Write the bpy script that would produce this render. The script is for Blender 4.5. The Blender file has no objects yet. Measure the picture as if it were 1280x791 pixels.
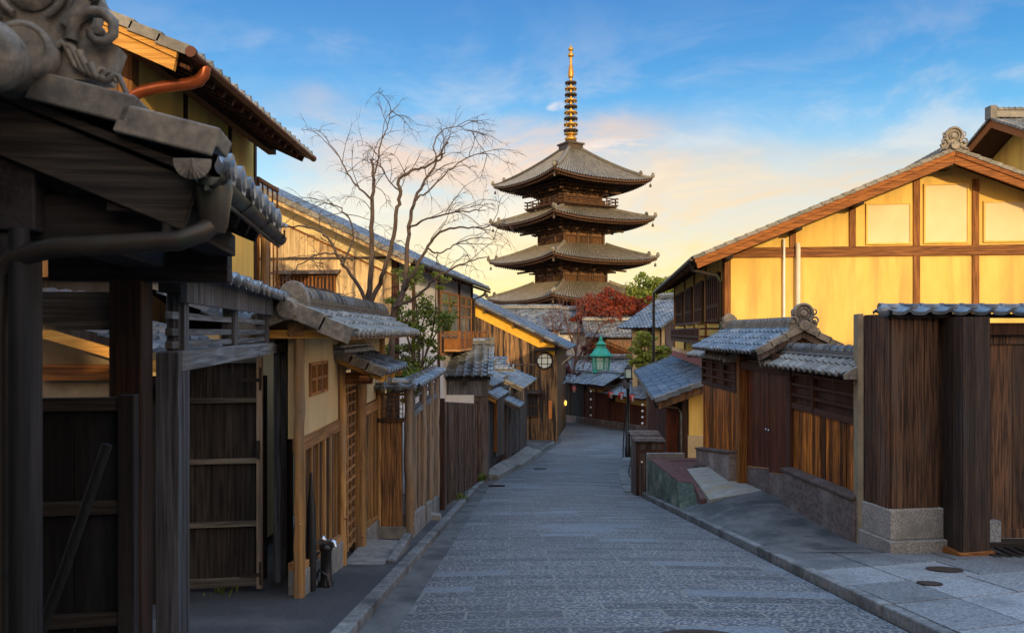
import bpy, bmesh, math, random
from mathutils import Vector as V, Matrix
R = math.radians
random.seed(7)
S = bpy.context.scene
COL = S.collection
F, V0 = 1000.0, 415.0            # focal length in photo pixels, horizon row

# ------------------------------------------------------------------ camera
cd = bpy.data.cameras.new('camera'); cam = bpy.data.objects.new('camera', cd); COL.objects.link(cam)
cam.location = (0, 0, 0); cam.rotation_euler = (R(90), 0, 0)
cd.sensor_fit = 'HORIZONTAL'; cd.sensor_width = 36; cd.lens = 36 * F / 1280
cd.shift_y = (V0 - 395.5) / 1280; cd.clip_start = .05; cd.clip_end = 3000
cd.dof.use_dof = True; cd.dof.focus_distance = 30; cd.dof.aperture_fstop = 6.3
S.camera = cam

# ------------------------------------------------------------------ light
SUN_EL, SUN_AZ = 10.0, 15.0      # sun behind the viewpoint, 15 degrees to its right
to_sun = V((math.sin(R(SUN_AZ)) * math.cos(R(SUN_EL)), -math.cos(R(SUN_AZ)) * math.cos(R(SUN_EL)), math.sin(R(SUN_EL))))
sl = bpy.data.lights.new('sun', 'SUN'); sun = bpy.data.objects.new('sun', sl); COL.objects.link(sun)
sl.energy = 3.3; sl.angle = R(.5); sl.color = (1, .73, .38)
sun.rotation_euler = (-to_sun).to_track_quat('-Z', 'Y').to_euler()
S.view_settings.view_transform = 'Standard'; S.view_settings.look = 'None'
S.view_settings.exposure = 0; S.view_settings.gamma = 1; S.view_settings.use_curve_mapping = False

W = bpy.data.worlds.new('World'); S.world = W; W.use_nodes = True
def world():
    nt = W.node_tree; N = nt.nodes; L = nt.links; N.clear()
    def n(t, **k):
        x = N.new(t)
        for a, b in k.items(): setattr(x, a, b)
        return x
    def val(x, s):
        if isinstance(s, (int, float)): x.default_value = s
        else: L.new(s, x)
    def mth(op, a, b=0, c=None, clamp=False):
        x = n('ShaderNodeMath', operation=op, use_clamp=clamp); val(x.inputs[0], a); val(x.inputs[1], b)
        if c is not None: val(x.inputs[2], c)
        return x.outputs[0]
    def mr(v, a, b, c=0, d=1):
        x = n('ShaderNodeMapRange', interpolation_type='SMOOTHSTEP'); val(x.inputs['Value'], v)
        for k, q in zip(('From Min', 'From Max', 'To Min', 'To Max'), (a, b, c, d)): x.inputs[k].default_value = q
        return x.outputs['Result']
    def mix(f, a, b, bt='MIX'):
        x = n('ShaderNodeMix', data_type='RGBA', blend_type=bt); val(x.inputs[0], f)
        for i, s in ((6, a), (7, b)):
            if isinstance(s, tuple): x.inputs[i].default_value = (*s, 1)
            else: L.new(s, x.inputs[i])
        return x.outputs[2]
    tc = n('ShaderNodeTexCoord'); sp = n('ShaderNodeSeparateXYZ'); L.new(tc.outputs['Generated'], sp.inputs[0])
    x, y, z = sp.outputs
    rp = n('ShaderNodeValToRGB'); L.new(z, rp.inputs[0]); e = rp.color_ramp.elements
    stops = [(0, (.62, .72, .74)), (.10, (.60, .74, .80)), (.17, (.34, .64, .80)), (.24, (.08, .39, .72)), (.31, (.012, .24, .60)), (.38, (.0, .165, .50)), (.6, (.03, .22, .58)), (1, (.03, .20, .52))]
    e[0].position = stops[0][0]; e[0].color = (*stops[0][1], 1); e[1].position = 1; e[1].color = (*stops[-1][1], 1)
    for p, c in stops[1:-1]:
        q = e.new(p); q.color = (*c, 1)
    # cloud coordinates: azimuth and elevation stretched
    az = mth('ARCTAN2', x, y)
    cb = n('ShaderNodeCombineXYZ'); L.new(az, cb.inputs[0]); L.new(mth('MULTIPLY', z, 2.6), cb.inputs[1])
    def noise(sc, det, rough=.55, off=0, dist=0):
        mp = n('ShaderNodeMapping'); L.new(cb.outputs[0], mp.inputs[0]); mp.inputs['Location'].default_value = (off, off * .7, 0)
        mp.inputs['Rotation'].default_value = (0, 0, R(-14))
        t = n('ShaderNodeTexNoise'); L.new(mp.outputs[0], t.inputs['Vector']); t.inputs['Scale'].default_value = sc
        t.inputs['Detail'].default_value = det; t.inputs['Roughness'].default_value = rough; t.inputs['Distortion'].default_value = dist
        return t.outputs[0]
    n1, n2 = noise(4.2, 9, .6, 3.1, .5), noise(1.7, 5, .5, 8.4, .3)
    wob = mth('ADD', mth('MULTIPLY', mth('SUBTRACT', n2, .5), .22), mth('MULTIPLY', mth('SUBTRACT', n1, .5), .10))
    zz = mth('ADD', z, wob)
    glow = mth('MULTIPLY', mr(zz, .27, .08), mr(az, -.42, .02))
    glow = mth('MULTIPLY', glow, mr(az, 1.9, .6))
    warm = mix(mr(zz, .02, .17), (.90, .62, .15), (.90, .50, .19))
    n4 = noise(6.5, 10, .62, 5.7, .9)
    brk = mr(mth('ADD', mth('MULTIPLY', n4, .6), mth('MULTIPLY', n1, .4)), .40, .58, .35, 1.0)
    low = mix(mr(z, .03, .17), (.76, .68, .46), (.50, .60, .66))
    warm = mix(brk, low, warm)
    c = mix(mth('MULTIPLY', glow, .97), rp.outputs[0], warm)
    pk = mth('MULTIPLY', mr(mth('ABSOLUTE', mth('SUBTRACT', az, -.02)), .34, .10), mr(mth('ABSOLUTE', mth('SUBTRACT', zz, .20)), .075, .0))
    c = mix(mth('MULTIPLY', mth('MULTIPLY', pk, mr(n4, .36, .60, .35, 1)), .8), c, (.90, .52, .27))
    pr = mth('MULTIPLY', mr(mth('ABSOLUTE', mth('SUBTRACT', az, .26)), .20, .04), mr(mth('ABSOLUTE', mth('SUBTRACT', zz, .155)), .095, .0))
    c = mix(mth('MULTIPLY', mth('MULTIPLY', pr, mr(n1, .40, .58, .3, 1)), .85), c, (.90, .60, .28))
    # two small pink clouds near the spire
    for ca, ce, wa, we in ((.126, .222, .040, .011), (.056, .270, .012, .006)):
        q = mth('ADD', mth('POWER', mth('DIVIDE', mth('SUBTRACT', az, ca), wa), 2), mth('POWER', mth('DIVIDE', mth('SUBTRACT', mth('ADD', z, mth('MULTIPLY', mth('SUBTRACT', n4, .5), .05)), ce), we), 2))
        c = mix(mth('MULTIPLY', mth('MULTIPLY', mr(q, 1.8, .1), mr(n4, .40, .58)), .75), c, (1.0, .78, .62))
    # soft pale cloud masses low, thin wisps above
    m1 = mth('MULTIPLY', mr(n1, .46, .66), mr(z, .42, .12))
    cl = mix(mr(z, .06, .26), (.90, .76, .46), (.86, .72, .60))
    c = mix(mth('MULTIPLY', m1, .65), c, cl)
    m2 = mth('MULTIPLY', mr(noise(2.6, 8, .62, 1.3, .8), .50, .74), mr(z, .38, .17))
    c = mix(mth('MULTIPLY', m2, .36), c, (.62, .66, .72))
    # the rest of the dome, behind and under the horizon
    c = mix(mr(z, .0, -.03), c, (.10, .09, .08))
    # overhead the dome brightens, and towards the sunrise behind the viewpoint it is bright and warm
    c = mix(mr(z, .46, .85), c, (.84, 1.30, 2.0))
    back = mth('MULTIPLY', mr(y, .25, -.45), mr(z, .02, .10))
    c = mix(back, c, mix(mr(z, .15, .75), (2.6, 1.62, .80), (.95, 1.15, 1.45)))
    sk = n('ShaderNodeTexSky', sky_type='NISHITA', sun_disc=False)
    sk.sun_elevation = R(SUN_EL); sk.sun_rotation = R(180 - SUN_AZ)
    b1 = n('ShaderNodeBackground'); L.new(c, b1.inputs[0]); b1.inputs[1].default_value = 1.0
    b2 = n('ShaderNodeBackground'); L.new(sk.outputs[0], b2.inputs[0]); b2.inputs[1].default_value = .05
    ad = n('ShaderNodeAddShader'); L.new(b1.outputs[0], ad.inputs[0]); L.new(b2.outputs[0], ad.inputs[1])
    o = n('ShaderNodeOutputWorld'); L.new(ad.outputs[0], o.inputs[0])
world()

# ------------------------------------------------------------------ materials
def M(name, c1, c2=None, scale=4, ms=(1, 1, 1), rough=.7, bump=.25, bd=.01, rnd=.3, spec=.35, metal=0, detail=6,
      c3=None, c3s=.7, c3ms=(1, 1, 1), c3r=(.5, .68), lo=.32, hi=.68, emit=0, rv=.15):
    m = bpy.data.materials.new(name); m.use_nodes = True; nt = m.node_tree; N = nt.nodes; L = nt.links
    bs = N['Principled BSDF']
    c2 = c2 or tuple(q * .6 for q in c1)
    tc = N.new('ShaderNodeTexCoord'); at = N.new('ShaderNodeAttribute'); at.attribute_name = 'rnd'
    off = N.new('ShaderNodeVectorMath'); off.operation = 'SCALE'; off.inputs[0].default_value = (7.3, 11.1, 5.7); L.new(at.outputs['Fac'], off.inputs['Scale'])
    ad = N.new('ShaderNodeVectorMath'); L.new(tc.outputs['Object'], ad.inputs[0]); L.new(off.outputs[0], ad.inputs[1])
    def noise(sc, msx, det, src=ad):
        mp = N.new('ShaderNodeMapping'); mp.inputs['Scale'].default_value = msx; L.new(src.outputs[0], mp.inputs[0])
        t = N.new('ShaderNodeTexNoise'); t.inputs['Scale'].default_value = sc; t.inputs['Detail'].default_value = det
        t.inputs['Roughness'].default_value = .6; L.new(mp.outputs[0], t.inputs['Vector']); return t.outputs[0]
    def mrange(v, a, b, c=0, d=1):
        x = N.new('ShaderNodeMapRange'); L.new(v, x.inputs[0])
        for i, q in enumerate((a, b, c, d)): x.inputs[i + 1].default_value = q
        return x.outputs[0]
    def mix(f, a, b, bt='MIX'):
        x = N.new('ShaderNodeMix'); x.data_type = 'RGBA'; x.blend_type = bt
        if isinstance(f, float): x.inputs[0].default_value = f
        else: L.new(f, x.inputs[0])
        for i, s in ((6, a), (7, b)):
            if isinstance(s, tuple): x.inputs[i].default_value = (*s, 1)
            else: L.new(s, x.inputs[i])
        return x.outputs[2]
    n1 = noise(scale, ms, detail)
    c = mix(mrange(n1, lo, hi), c1, c2)
    if c3:
        tc3 = N.new('ShaderNodeVectorMath'); L.new(tc.outputs['Object'], tc3.inputs[0]); tc3.inputs[1].default_value = (3.3, 1.7, 9.1)
        n3 = noise(c3s, c3ms, 5, tc3)
        c = mix(mrange(n3, *c3r), c, c3)
    if rnd:
        v = mrange(at.outputs['Fac'], 0, 1, 1 - rnd, 1 + rnd * .8)
        cb = N.new('ShaderNodeCombineColor')
        for i in range(3): L.new(v, cb.inputs[i])
        c = mix(1.0, c, cb.outputs[0], 'MULTIPLY')
    L.new(c, bs.inputs['Base Color'])
    L.new(mrange(n1, .2, .8, max(.05, rough - rv), min(1, rough + rv)), bs.inputs['Roughness'])
    bs.inputs['Metallic'].default_value = metal; bs.inputs['Specular IOR Level'].default_value = spec
    if bump:
        b = N.new('ShaderNodeBump'); b.inputs['Strength'].default_value = bump; b.inputs['Distance'].default_value = bd
        L.new(n1, b.inputs['Height']); L.new(b.outputs[0], bs.inputs['Normal'])
    if emit:
        L.new(c, bs.inputs['Emission Color']); bs.inputs['Emission Strength'].default_value = emit
    return m

def wood(name, c1, c2, c3=None, axis='z', rnd=.35, rough=.7, k=1.0, cms=None, **kw):
    ms = {'z': (30, 30, 1.1), 'x': (1.1, 30, 30), 'y': (30, 1.1, 30)}[axis]
    cm = {'z': (3, 3, .7), 'x': (.7, 3, 3), 'y': (3, .7, 3)}[axis]
    cm = cms or cm
    return M(name, c1, c2, 1.6 * k, ms, rough, .6, .007, rnd, .3, 0, 8, c3, 1.1, cm, **{**dict(lo=.40, hi=.60), **kw})

mt = {}
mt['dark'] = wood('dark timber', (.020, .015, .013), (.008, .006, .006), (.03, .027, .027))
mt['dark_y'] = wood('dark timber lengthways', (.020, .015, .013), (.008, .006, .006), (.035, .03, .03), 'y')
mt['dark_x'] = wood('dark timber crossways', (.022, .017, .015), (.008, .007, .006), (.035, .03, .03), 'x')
mt['brown'] = wood('red brown timber', (.085, .032, .015), (.026, .011, .007))
mt['grey'] = wood('weathered grey timber', (.15, .155, .17), (.045, .045, .05), (.09, .08, .07))
mt['grey_y'] = wood('weathered grey timber lengthways', (.20, .22, .24), (.07, .075, .08), (.10, .09, .08), 'y')
mt['grey_x'] = wood('weathered grey timber crossways', (.20, .17, .13), (.07, .06, .05), (.10, .09, .08), 'x')
mt['pine'] = wood('honey pine', (.42, .20, .06), (.22, .085, .025), (.16, .10, .06))
mt['pine_y'] = wood('honey pine lengthways', (.46, .24, .09), (.24, .11, .04), None, 'y')
mt['pine_x'] = wood('honey pine crossways', (.62, .33, .075), (.42, .19, .035), None, 'x')
mt['log'] = wood('peeled log', (.44, .245, .085), (.20, .095, .030), (.24, .18, .12), 'z', k=.5)
mt['greylog'] = wood('grey peeled log', (.34, .26, .19), (.13, .10, .075), (.34, .20, .09), 'z', k=.5)
mt['plank'] = wood('stained brown plank', (.22, .105, .036), (.040, .020, .010), (.055, .035, .025), 'z', .75)
mt['plankgrey'] = wood('grey brown plank', (.13, .090, .07), (.032, .024, .022), (.13, .11, .105), 'z', .6)
mt['orange'] = wood('orange oiled cedar', (.60, .19, .022), (.060, .017, .005), (.085, .026, .008), 'z', .8, .40)
mt['reddoor'] = wood('dark red oiled door', (.15, .036, .012), (.030, .010, .006), None, 'z', .4, .45)
mt['umber'] = wood('umber stained fence', (.145, .070, .036), (.026, .015, .010), (.085, .058, .043), 'z', .45)
mt['barge'] = wood('orange brown bargeboard', (.34, .115, .018), (.13, .042, .009), None, 'x', .15)
mt['beamx'] = wood('red brown beam', (.27, .10, .022), (.10, .036, .010), None, 'x', .1)
mt['beamz'] = wood('red brown post', (.31, .12, .024), (.12, .042, .010), None, 'z', .1)
mt['siding'] = wood('sun bleached siding', (.74, .56, .30), (.50, .34, .17), (.30, .19, .10), 'z', .25)
mt['stained'] = wood('soot stained siding', (.30, .165, .065), (.12, .062, .027), (.020, .014, .011), 'z', .4, c3r=(.44, .56), cms=(5, 5, .28))
mt['shop'] = wood('shop front timber', (.16, .045, .018), (.05, .016, .009), None, 'z', .4)
mt['tile'] = M('grey roof tile', (.135, .155, .18), (.075, .086, .10), 9, rough=.27, bump=.15, bd=.004, rnd=.6, spec=.75, c3=(.17, .165, .15), c3s=1.4)
mt['oldtile'] = M('pale old roof tile', (.26, .245, .215), (.15, .14, .125), 12, rough=.6, bump=.3, bd=.005, rnd=.3, spec=.35, c3=(.12, .12, .10), c3s=2)
mt['clay'] = M('pale moulded clay', (.30, .26, .205), (.12, .108, .092), 26, rough=.5, bump=.6, bd=.005, rnd=.12, c3=(.08, .078, .07), c3s=4)
mt['pagtile'] = M('pagoda roof tile', (.185, .165, .128), (.10, .09, .07), 2.5, rough=.7, bump=.4, bd=.03, rnd=.75, c3=(.15, .13, .10), c3s=.5)
mt['pagwood'] = wood('pagoda timber', (.11, .052, .024), (.038, .019, .010), None, 'z', .3)
mt['pagwall'] = wood('pagoda wall board', (.24, .125, .055), (.11, .055, .027), None, 'z', .25)
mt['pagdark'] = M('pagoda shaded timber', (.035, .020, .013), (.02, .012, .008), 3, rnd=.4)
mt['bronze'] = M('dark bronze', (.10, .075, .05), (.05, .04, .03), 6, rough=.5, metal=.5, rnd=.1)
mt['gold'] = M('gilded bronze', (.66, .39, .08), (.36, .19, .035), 5, rough=.38, bump=.1, metal=.6, rnd=.1, spec=.5)
mt['yellow'] = M('ochre plaster', (.83, .57, .155), (.73, .48, .12), 2.2, ms=(1, 1, .5), rough=.9, bump=.12, bd=.004, rnd=.05, spec=.1, c3=(.58, .36, .11), c3s=.9, c3ms=(2.6, 2.6, .28), c3r=(.46, .70))
mt['yellow2'] = M('bright ochre plaster', (.80, .46, .06), (.66, .36, .045), 3, rough=.9, bump=.1, rnd=.05, spec=.1)
mt['nearwood'] = wood('darkened old timber', (.060, .047, .036), (.014, .012, .010), (.030, .025, .022), 'x')  # colour darkened to help the near left fall into shade
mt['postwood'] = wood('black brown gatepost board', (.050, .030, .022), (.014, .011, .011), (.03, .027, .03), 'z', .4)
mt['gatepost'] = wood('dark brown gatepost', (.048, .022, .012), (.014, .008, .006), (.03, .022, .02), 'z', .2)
mt['nearpost'] = wood('darkened old post', (.011, .0105, .010), (.005, .0046, .0046), (.021, .021, .024), 'z')  # colour sunk near black to stand in for shade at the left edge
mt['strip'] = M('weathered beige render', (.34, .26, .16), (.25, .19, .12), 5, rough=.9, bump=.3, rnd=.05, spec=.1, c3=(.18, .14, .10), c3s=2)
mt['jamb'] = wood('dark weathered jamb', (.085, .088, .098), (.028, .028, .031), (.05, .046, .042))
mt['cream'] = M('cream plaster band', (.80, .64, .33), (.72, .56, .28), 3, rough=.9, bump=.1, rnd=.05, spec=.1)
mt['beige'] = M('beige earthen plaster', (.58, .44, .24), (.50, .37, .19), 3, rough=.95, bump=.15, bd=.004, rnd=.04, spec=.1, c3=(.42, .32, .18), c3s=1.3, c3ms=(1.5, 1.5, .5), c3r=(.55, .8))
mt['white'] = M('white plaster', (.74, .72, .68), (.66, .64, .60), 3, rough=.9, bump=.08, rnd=.04, spec=.1, c3=(.5, .48, .44), c3s=1)
mt['shutter'] = M('cream shutter board', (.80, .62, .36), (.74, .56, .31), 2, rough=.7, bump=.05, rnd=.04, spec=.2)
mt['concrete'] = M('rough concrete', (.27, .255, .23), (.15, .145, .135), 7, rough=.9, bump=.4, bd=.006, rnd=.1, spec=.2, c3=(.09, .09, .085), c3s=1.2, detail=9)
mt['granite'] = M('speckled granite', (.36, .33, .29), (.14, .13, .12), 60, rough=.8, bump=.3, bd=.003, rnd=.15, c3=(.17, .16, .14), c3s=2.4, lo=.4, hi=.6)
mt['plinth'] = M('brown stone plinth', (.20, .15, .13), (.085, .065, .058), 9, ms=(1, 1, 2), rough=.8, bump=.5, bd=.012, rnd=.25, c3=(.26, .22, .20), c3s=1.6, detail=9)
mt['asphalt'] = M('dark asphalt', (.062, .062, .066), (.026, .026, .028), 90, rough=.85, bump=.5, bd=.004, rnd=.08, c3=(.11, .105, .10), c3s=.6, lo=.4, hi=.6)
mt['kerb'] = M('kerb stone', (.22, .22, .215), (.10, .10, .10), 14, rough=.8, bump=.35, bd=.005, rnd=.3, c3=(.06, .06, .06), c3s=1.5)
mt['apron'] = M('smooth grey concrete apron', (.13, .125, .12), (.070, .068, .066), 3.5, ms=(1, .4, 1), rough=.7, bump=.3, bd=.005, rnd=.05, c3=(.045, .045, .045), c3s=1.6, c3r=(.46, .62), detail=12)
mt['palecon'] = M('pale worn concrete', (.34, .33, .29), (.22, .21, .19), 5, rough=.9, bump=.3, rnd=.05, c3=(.30, .24, .16), c3s=1.5)
mt['redpave'] = M('dull red painted concrete', (.16, .06, .053), (.08, .036, .034), 10, rough=.85, bump=.4, bd=.006, rnd=.1, c3=(.10, .06, .055), c3s=2)
mt['moss'] = M('mossy green retaining wall', (.075, .105, .08), (.035, .048, .04), 14, rough=.9, bump=.6, bd=.012, rnd=.1, c3=(.16, .17, .13), c3s=2.5)
mt['earth'] = M('dry ground', (.13, .12, .10), (.06, .055, .05), 4, rough=.95, bump=.3, rnd=.05)
mt['hill'] = M('wooded hill', (.035, .05, .02), (.015, .025, .01), .3, rough=1, rnd=0)
mt['black'] = M('black painted iron', (.014, .015, .016), (.008, .008, .009), 8, rough=.4, bump=.05, rnd=.1, spec=.5)
mt['copper'] = M('orange brown copper', (.33, .085, .030), (.20, .05, .02), 4, rough=.35, bump=.03, metal=.55, rnd=.1, spec=.5)
mt['browncopper'] = M('brown oxidised copper', (.13, .05, .03), (.07, .028, .018), 4, rough=.45, bump=.03, metal=.4, rnd=.1)
mt['leafwood'] = wood('dark door board', (.060, .046, .036), (.016, .013, .011), (.09, .075, .055))  # dark brown board tone with paler random patches
mt['oldcopper'] = M('blackened copper', (.075, .06, .045), (.035, .03, .026), 5, rough=.45, bump=.1, metal=.4, rnd=.1, c3=(.06, .12, .10), c3s=3, c3r=(.55, .75))
mt['pipe'] = M('cream drain pipe', (.72, .64, .50), (.62, .54, .42), 3, rough=.5, bump=0, rnd=.05)
mt['whitepipe'] = M('white drain pipe', (.78, .76, .72), (.70, .68, .64), 3, rough=.45, bump=0, rnd=.05)
mt['steel'] = M('chromed steel', (.55, .57, .60), (.40, .42, .45), 6, rough=.25, bump=0, metal=.9, rnd=0)
mt['iron'] = M('rusty iron cover', (.075, .050, .035), (.03, .022, .018), 30, rough=.75, bump=.4, bd=.004, metal=.3, rnd=0)
mt['verdigris'] = M('verdigris bronze', (.03, .42, .28), (.018, .27, .18), 4, rough=.5, bump=.1, rnd=.12, spec=.4)
mt['lampglass'] = M('frosted lantern glass', (.62, .80, .70), (.50, .70, .60), 3, rough=.4, bump=0, rnd=.05, spec=.4)
mt['glass'] = M('dark window glass', (.03, .035, .04), (.02, .02, .025), 2, rough=.12, bump=0, rnd=0, spec=.6)
mt['paper'] = M('pale paper window', (.70, .74, .66), (.60, .65, .58), 3, rough=.8, bump=0, rnd=.08)
mt['red'] = M('red paper lantern', (.42, .022, .02), (.30, .012, .012), 4, rough=.6, bump=.1, rnd=.1)
mt['lit'] = M('lit lamp', (1.0, .55, .10), (1.0, .45, .06), 2, rough=.5, bump=0, rnd=0, emit=2.2)
mt['pink'] = M('dusty red trim', (.34, .115, .09), (.24, .08, .065), 4, rough=.8, rnd=.1)
mt['signor'] = M('orange sign board', (.62, .20, .04), (.50, .15, .03), 3, rough=.6, bump=0, rnd=.05)
mt['bark'] = M('grey bark', (.115, .080, .060), (.045, .032, .026), 9, ms=(1, 1, .3), rough=.9, bump=.5, bd=.01, rnd=.15)
mt['twig'] = M('reddish twig bark', (.14, .07, .055), (.07, .035, .03), 9, rough=.9, rnd=.15)
def leafmat(name, c1, c2, tr=.35):
    m = M(name, c1, c2, 1.5, rough=.55, bump=0, rnd=.6, spec=.3)
    nt = m.node_tree; N = nt.nodes; L = nt.links; bs = N['Principled BSDF']
    src = bs.inputs['Base Color'].links[0].from_socket
    t = N.new('ShaderNodeBsdfTranslucent'); L.new(src, t.inputs[0])
    mx = N.new('ShaderNodeMixShader'); mx.inputs[0].default_value = tr
    L.new(bs.outputs[0], mx.inputs[1]); L.new(t.outputs[0], mx.inputs[2])
    L.new(mx.outputs[0], N['Material Output'].inputs[0]); return m
mt['leaf'] = leafmat('glossy green leaf', (.20, .24, .04), (.08, .12, .02))
mt['leaflight'] = leafmat('fresh green leaf', (.28, .33, .055), (.13, .18, .03))
mt['leafpine'] = leafmat('pine needle', (.38, .40, .07), (.18, .22, .04))
mt['leafred'] = leafmat('red maple leaf', (.31, .056, .018), (.15, .028, .014))
mt['leafdark'] = leafmat('dark maroon leaf', (.12, .02, .02), (.06, .012, .012))

def road_mat():
    m = bpy.data.materials.new('chiselled stone paving'); m.use_nodes = True; nt = m.node_tree; N = nt.nodes; L = nt.links
    bs = N['Principled BSDF']; tc = N.new('ShaderNodeTexCoord')
    wn = N.new('ShaderNodeTexNoise'); wn.inputs['Scale'].default_value = .8; L.new(tc.outputs['Object'], wn.inputs['Vector'])
    wv = N.new('ShaderNodeVectorMath'); wv.operation = 'MULTIPLY_ADD'; L.new(wn.outputs['Color'], wv.inputs[0]); wv.inputs[1].default_value = (.06, .05, 0); L.new(tc.outputs['Object'], wv.inputs[2])
    br = N.new('ShaderNodeTexBrick'); L.new(wv.outputs[0], br.inputs['Vector'])
    br.offset = .43; br.squash = 1.35; br.squash_frequency = 3
    for k, v in (('Scale', 1), ('Mortar Size', .020), ('Mortar Smooth', .3), ('Brick Width', .86), ('Row Height', .31), ('Bias', 0)): br.inputs[k].default_value = v
    br.inputs['Color1'].default_value = (0, 0, 0, 1); br.inputs['Color2'].default_value = (1, 1, 1, 1); br.inputs['Mortar'].default_value = (.5, .5, .5, 1)
    vo = N.new('ShaderNodeTexVoronoi'); vo.inputs['Scale'].default_value = 31; vo.inputs['Randomness'].default_value = 1
    mp = N.new('ShaderNodeMapping'); mp.inputs['Scale'].default_value = (.8, 1.25, 1); mp.inputs['Rotation'].default_value = (0, 0, .6); L.new(tc.outputs['Object'], mp.inputs[0]); L.new(mp.outputs[0], vo.inputs['Vector'])
    no = N.new('ShaderNodeTexNoise'); no.inputs['Scale'].default_value = .55; no.inputs['Detail'].default_value = 6; L.new(tc.outputs['Object'], no.inputs['Vector'])
    fi = N.new('ShaderNodeTexNoise'); fi.inputs['Scale'].default_value = 55; fi.inputs['Detail'].default_value = 4; L.new(tc.outputs['Object'], fi.inputs['Vector'])
    def mr(v, a, b, c=0, d=1):
        x = N.new('ShaderNodeMapRange'); L.new(v, x.inputs[0])
        for i, q in enumerate((a, b, c, d)): x.inputs[i + 1].default_value = q
        return x.outputs[0]
    def mix(f, a, b, bt='MIX'):
        x = N.new('ShaderNodeMix'); x.data_type = 'RGBA'; x.blend_type = bt
        if isinstance(f, float): x.inputs[0].default_value = f
        else: L.new(f, x.inputs[0])
        for i, s in ((6, a), (7, b)):
            if isinstance(s, tuple): x.inputs[i].default_value = (*s, 1)
            else: L.new(s, x.inputs[i])
        return x.outputs[2]
    pit = mr(vo.outputs['Distance'], .22, .56)
    stone = mix(pit, (.42, .43, .44), (.070, .074, .084))
    smooth = mix(mr(fi.outputs[0], .3, .7), (.15, .168, .19), (.075, .085, .10))
    sel = mr(br.outputs['Color'], .82, .88)
    c = mix(mr(sel, 0, 1, 0, .72), stone, smooth)
    vv = mr(br.outputs['Color'], 0, 1, .66, 1.22); cb = N.new('ShaderNodeCombineColor')
    for i in range(3): L.new(vv, cb.inputs[i])
    c = mix(1.0, c, cb.outputs[0], 'MULTIPLY')
    c = mix(mr(br.outputs['Fac'], 0, 1, 0, .85), c, (.25, .24, .22))
    c = mix(mr(no.outputs[0], .48, .72, 0, .55), c, (.10, .10, .105))
    L.new(c, bs.inputs['Base Color']); bs.inputs['Roughness'].default_value = .55; bs.inputs['Specular IOR Level'].default_value = .45
    ss = N.new('ShaderNodeMath'); ss.operation = 'SUBTRACT'; ss.inputs[0].default_value = 1; L.new(sel, ss.inputs[1])
    h = N.new('ShaderNodeMath'); h.operation = 'MULTIPLY'; L.new(pit, h.inputs[0]); L.new(ss.outputs[0], h.inputs[1])
    h2 = N.new('ShaderNodeMath'); h2.operation = 'ADD'; L.new(h.outputs[0], h2.inputs[0]); L.new(br.outputs['Fac'], h2.inputs[1])
    b = N.new('ShaderNodeBump'); b.invert = True; b.inputs['Strength'].default_value = .9; b.inputs['Distance'].default_value = .022
    L.new(h2.outputs[0], b.inputs['Height']); L.new(b.outputs[0], bs.inputs['Normal'])
    return m
mt['road'] = road_mat()
def slab_mat():
    m = M('large granite slab', (.26, .265, .27), (.12, .125, .13), 34, rough=.65, bump=.4, bd=.005, rnd=.45, c3=(.11, .11, .115), c3s=1.1, lo=.4, hi=.6, detail=9)
    return m
mt['slab'] = slab_mat()

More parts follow.
